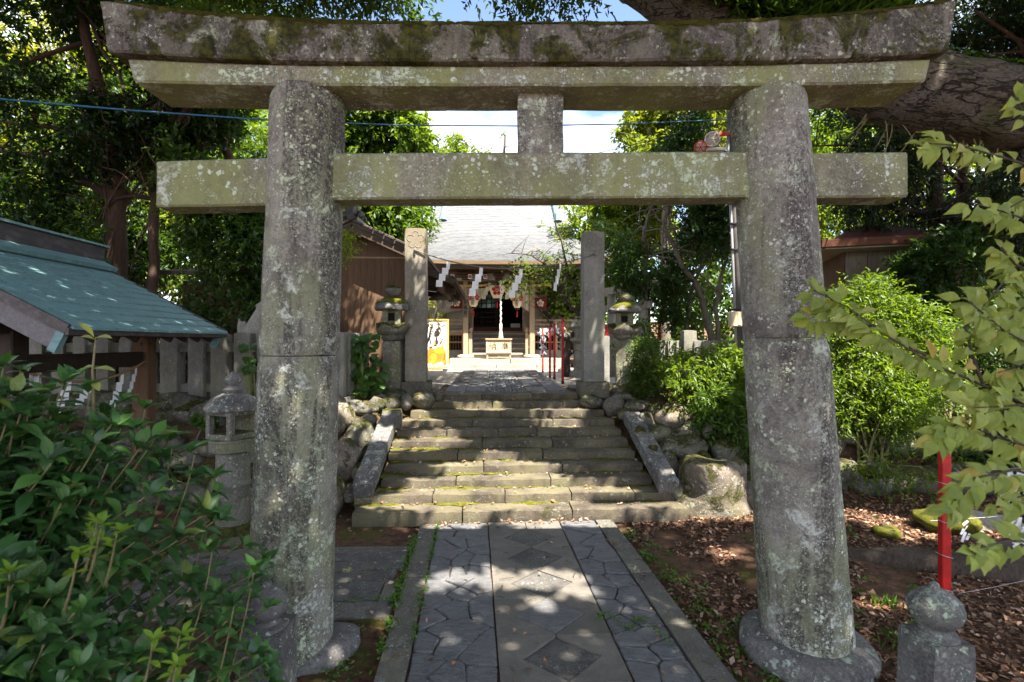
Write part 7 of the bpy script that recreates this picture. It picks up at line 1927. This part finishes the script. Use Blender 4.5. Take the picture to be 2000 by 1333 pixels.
# big-leaved plants
lv = leaf_var("leaf", [((.05, .30, .44, .34, .42, .20, .0), 1, .2, .4, .03), ((.05, .28, .48, .30, .36, .16, 0), 1, .3, .2, .03)], "leaf_big", (.25, .8))
def bigleaf(label, base, centres, n, size, seed):
    t = thing("big_leaved_plant", label, "plant", base); rr_ = random.Random(seed); its = []; mb = MB()
    for k in range(n):
        px, py, z, rx, ry = centres[k % len(centres)]; p = PX(px + rr_.uniform(-rx, rx), py + rr_.uniform(-ry, ry), z + rr_.uniform(-.15, .15))
        a = Vector((lerp(base[0], p.x, .6), lerp(base[1], p.y, .6), base[2])); mb.tube(bez(a, Vector((a.x, a.y, lerp(a.z, p.z, .7))), p, 6), taper(7, .006, .003), 5) if k % 3 == 0 else None
        its.append((p, Vector((rr_.uniform(-1, 1), rr_.uniform(-.9, .1), rr_.uniform(-.6, .15))), Vector((rr_.uniform(-.3, .3), -.7, 1)), size * rr_.uniform(.7, 1.25), k, 1))
    place_leaves(t, "leaf", lv, its, "leaf_big", 300, "foliage"); mb.build("stem", "stem_green", t, smooth=True, kind="stuff")
bigleaf("lush plant with big lobed leaves between the granite fence and the squat lantern", gz(712, 8.0), [(712, 715, 8.05, 36, 40), (705, 675, 8.1, 30, 24), (718, 748, 7.95, 34, 18)], 130, .145, 3)
bigleaf("few bright lobed leaves poking through the granite fence beside the gate pillar", gz(497, 7.45), [(493, 692, 7.4, 12, 20), (488, 730, 7.35, 12, 16)], 16, .15, 4)

# ================================================================ litter, weeds
rg = np.random.default_rng(91)
def litter(name, X, Y, Z, L, lift=.008, tone=None):
    n = len(X); P = np.stack([X, Y, Z + lift], 1); D = randdir(n, rg) * np.array([1, 1, .25]); Nn = np.array([0, 0, 1.0]) + rg.normal(size=(n, 3)) * .35
    V, T = leaf_geo(P, D, Nn, L, L * rg.uniform(.4, .75, n), .3, -.15); link(name, raw_mesh(name, V, T, np.repeat(rg.random(n) if tone is None else tone, 4)), "dry_leaf", None, "stuff")
n = 52000; X = rg.uniform(1.25, 6.6, n); Y = rg.uniform(2.3, 7.0, n)
keep = (.8 * sinnoise(np.stack([X, Y, 0 * X], 1), 6.5, 18) + sinnoise(np.stack([X, Y, 0 * X], 1), 1.6, 17) + (Y - 4.4) * .6 + (X - 2.5) * .3 > -1.2) & (X > (.465 - .073 * Y) + 1.12)
X, Y = X[keep], Y[keep]; litter("fallen_leaves", X, Y, terr(X, Y), .018 + .048 * rg.random(len(X)) ** 1.5, tone=rg.random(len(X)) ** 1.35)
xs2, ys2, zs2 = [], [], []
for k in range(520):
    j = rb4.randrange(0, 11); a = rb4.uniform(-1.6, 1.65); 
    if abs(a) < 1.1 and rb4.random() < .5: a *= 1.4
    off = .25 * (1 - rb4.random() ** 2.2); p = F2(a, step_d(j) + .02 + off, step_h(j)); xs2.append(p.x); ys2.append(p.y); zs2.append(p.z + .006)
for k in range(75): p = F1(rb4.uniform(-1.0, 1.0), rb4.uniform(2.6, 5.55), .034); xs2.append(p.x); ys2.append(p.y); zs2.append(p.z)
for k in range(60): p = F1(rb4.uniform(-1.0, .8), 5.6 - .12 * rb4.random() ** 2, .034); xs2.append(p.x); ys2.append(p.y); zs2.append(p.z)
for k in range(160): p = F1(rb4.uniform(-3.8, -1.05), rb4.uniform(2.7, 5.5), .02); xs2.append(p.x); ys2.append(p.y); zs2.append(p.z + .01)
for k in range(200): p = F2(rb4.uniform(-2.2, 2.2), rb4.uniform(8.5, 13), 1.14); xs2.append(p.x); ys2.append(p.y); zs2.append(p.z)
litter("fallen_leaves", np.array(xs2), np.array(ys2), np.array(zs2), rg.uniform(.03, .06, len(xs2)), tone=rg.uniform(.4, 1, len(xs2)))
# twigs dropped on the paving
tg_ = MB()
for k in range(46):
    p = F1(rb4.uniform(-.95, 1.4), rb4.uniform(2.7, 5.4), .042); a = rb4.uniform(0, 3.14); l = rb4.uniform(.04, .13); d = Vector((math.cos(a), math.sin(a), 0))
    tg_.tube([p, p + d * l * .5 + Vector((rb4.uniform(-.015, .015), rb4.uniform(-.015, .015), .006)), p + d * l], .0022, 4)
tg_.build("dropped_twigs", "bark_dark", None, kind="stuff")
W = []
def weed(c, n, r, L):
    for _ in range(n): W.append((c[0] + rb4.gauss(0, r), c[1] + rb4.gauss(0, r), c[2] + rb4.uniform(0, .02), L * rb4.uniform(.6, 1.3)))
for k in range(70): p = F1(-.862 + rb4.gauss(0, .01), rb4.uniform(3.4, 5.6), .028); weed(p, 6, .012, .022)
for k in range(60): p = F1(-1.06 + rb4.gauss(0, .012), rb4.uniform(3.3, 5.3), .02); weed(p, 9, .018, .032)
for k in range(46): p = F1(rb4.uniform(-2.6, -1.1), rb4.choice((4.0, 4.30, 4.52)) + rb4.gauss(0, .01), .024); weed(p, 5, .012, .022)
for k in range(90): p = F1(1.09 + abs(rb4.gauss(0, .14)), rb4.uniform(2.6, 5.4), 0); weed((p.x, p.y, tz(p.x, p.y)), 9, .03, .035)
for k in range(60): p = F1(-1.15 - abs(rb4.gauss(0, .25)), rb4.uniform(2.5, 3.7), 0); weed((p.x, p.y, tz(p.x, p.y)), 8, .03, .03)
for k in range(60): j = rb4.randrange(0, 10); p = F2(rb4.uniform(-1.6, 1.6), step_d(j + 1) - .015, step_h(j)); weed(p, 8, .016, .026)
for i in range(34): p = F1(lerp(.40, .80, i / 33), 3.55 + .10 * math.sin(i * .3) - max(0, i - 20) * .018, .036); weed(p, 6, .010, .02)
for k in range(40): x, y = rb4.uniform(-4.5, -1.8), rb4.uniform(5.2, 7.2); weed((x, y, tz(x, y) + .02), 12, .05, .05)
for k in range(50): s_ = rb4.choice((-1, 1)); x, y = s_ * rb4.uniform(1.75, 2.6), rb4.uniform(6.0, 8.4); weed((x, y, tz(x, y) + .1), 8, .05, .045)
for k in range(26): p = rb4.choice(((3.2, 5.1), (2.75, 3.75), (3.1, 4.0), (2.35, 3.5), (2.4, 4.8))); x, y = p[0] + rb4.gauss(0, .12), p[1] + rb4.gauss(0, .12); weed((x, y, tz(x, y)), 10, .04, .035)
W = np.array(W); n = len(W)
V, T = leaf_geo(W[:, :3], randdir(n, rg) * np.array([1, 1, .5]) + np.array([0, 0, .5]), np.array([0, 0, 1.0]) + rg.normal(size=(n, 3)) * .4, W[:, 3], W[:, 3] * .55)
link("weeds", raw_mesh("weeds", V, T, np.repeat(rg.random(n), 4)), "weed_leaf", None, "stuff")
G = []
for cx_, cy_, n in ((2.75, 3.78, 70), (-1.3, 3.3, 90), (2.5, 3.3, 60), (3.3, 5.2, 50), (-1.9, 3.55, 60), (1.55, 3.4, 60)):
    for _ in range(n): G.append((cx_ + rb4.gauss(0, .07), cy_ + rb4.gauss(0, .07)))
G = np.array(G); n = len(G)
V, T = leaf_geo(np.stack([G[:, 0], G[:, 1], terr(G[:, 0], G[:, 1]) - .005], 1), randdir(n, rg) * .45 + np.array([0, 0, 1.0]), randdir(n, rg), rg.uniform(.04, .10, n), rg.uniform(.003, .006, n), .1, .4)
link("grass", raw_mesh("grass", V, T, np.repeat(rg.random(n), 4)), "grass_blade", None, "stuff")
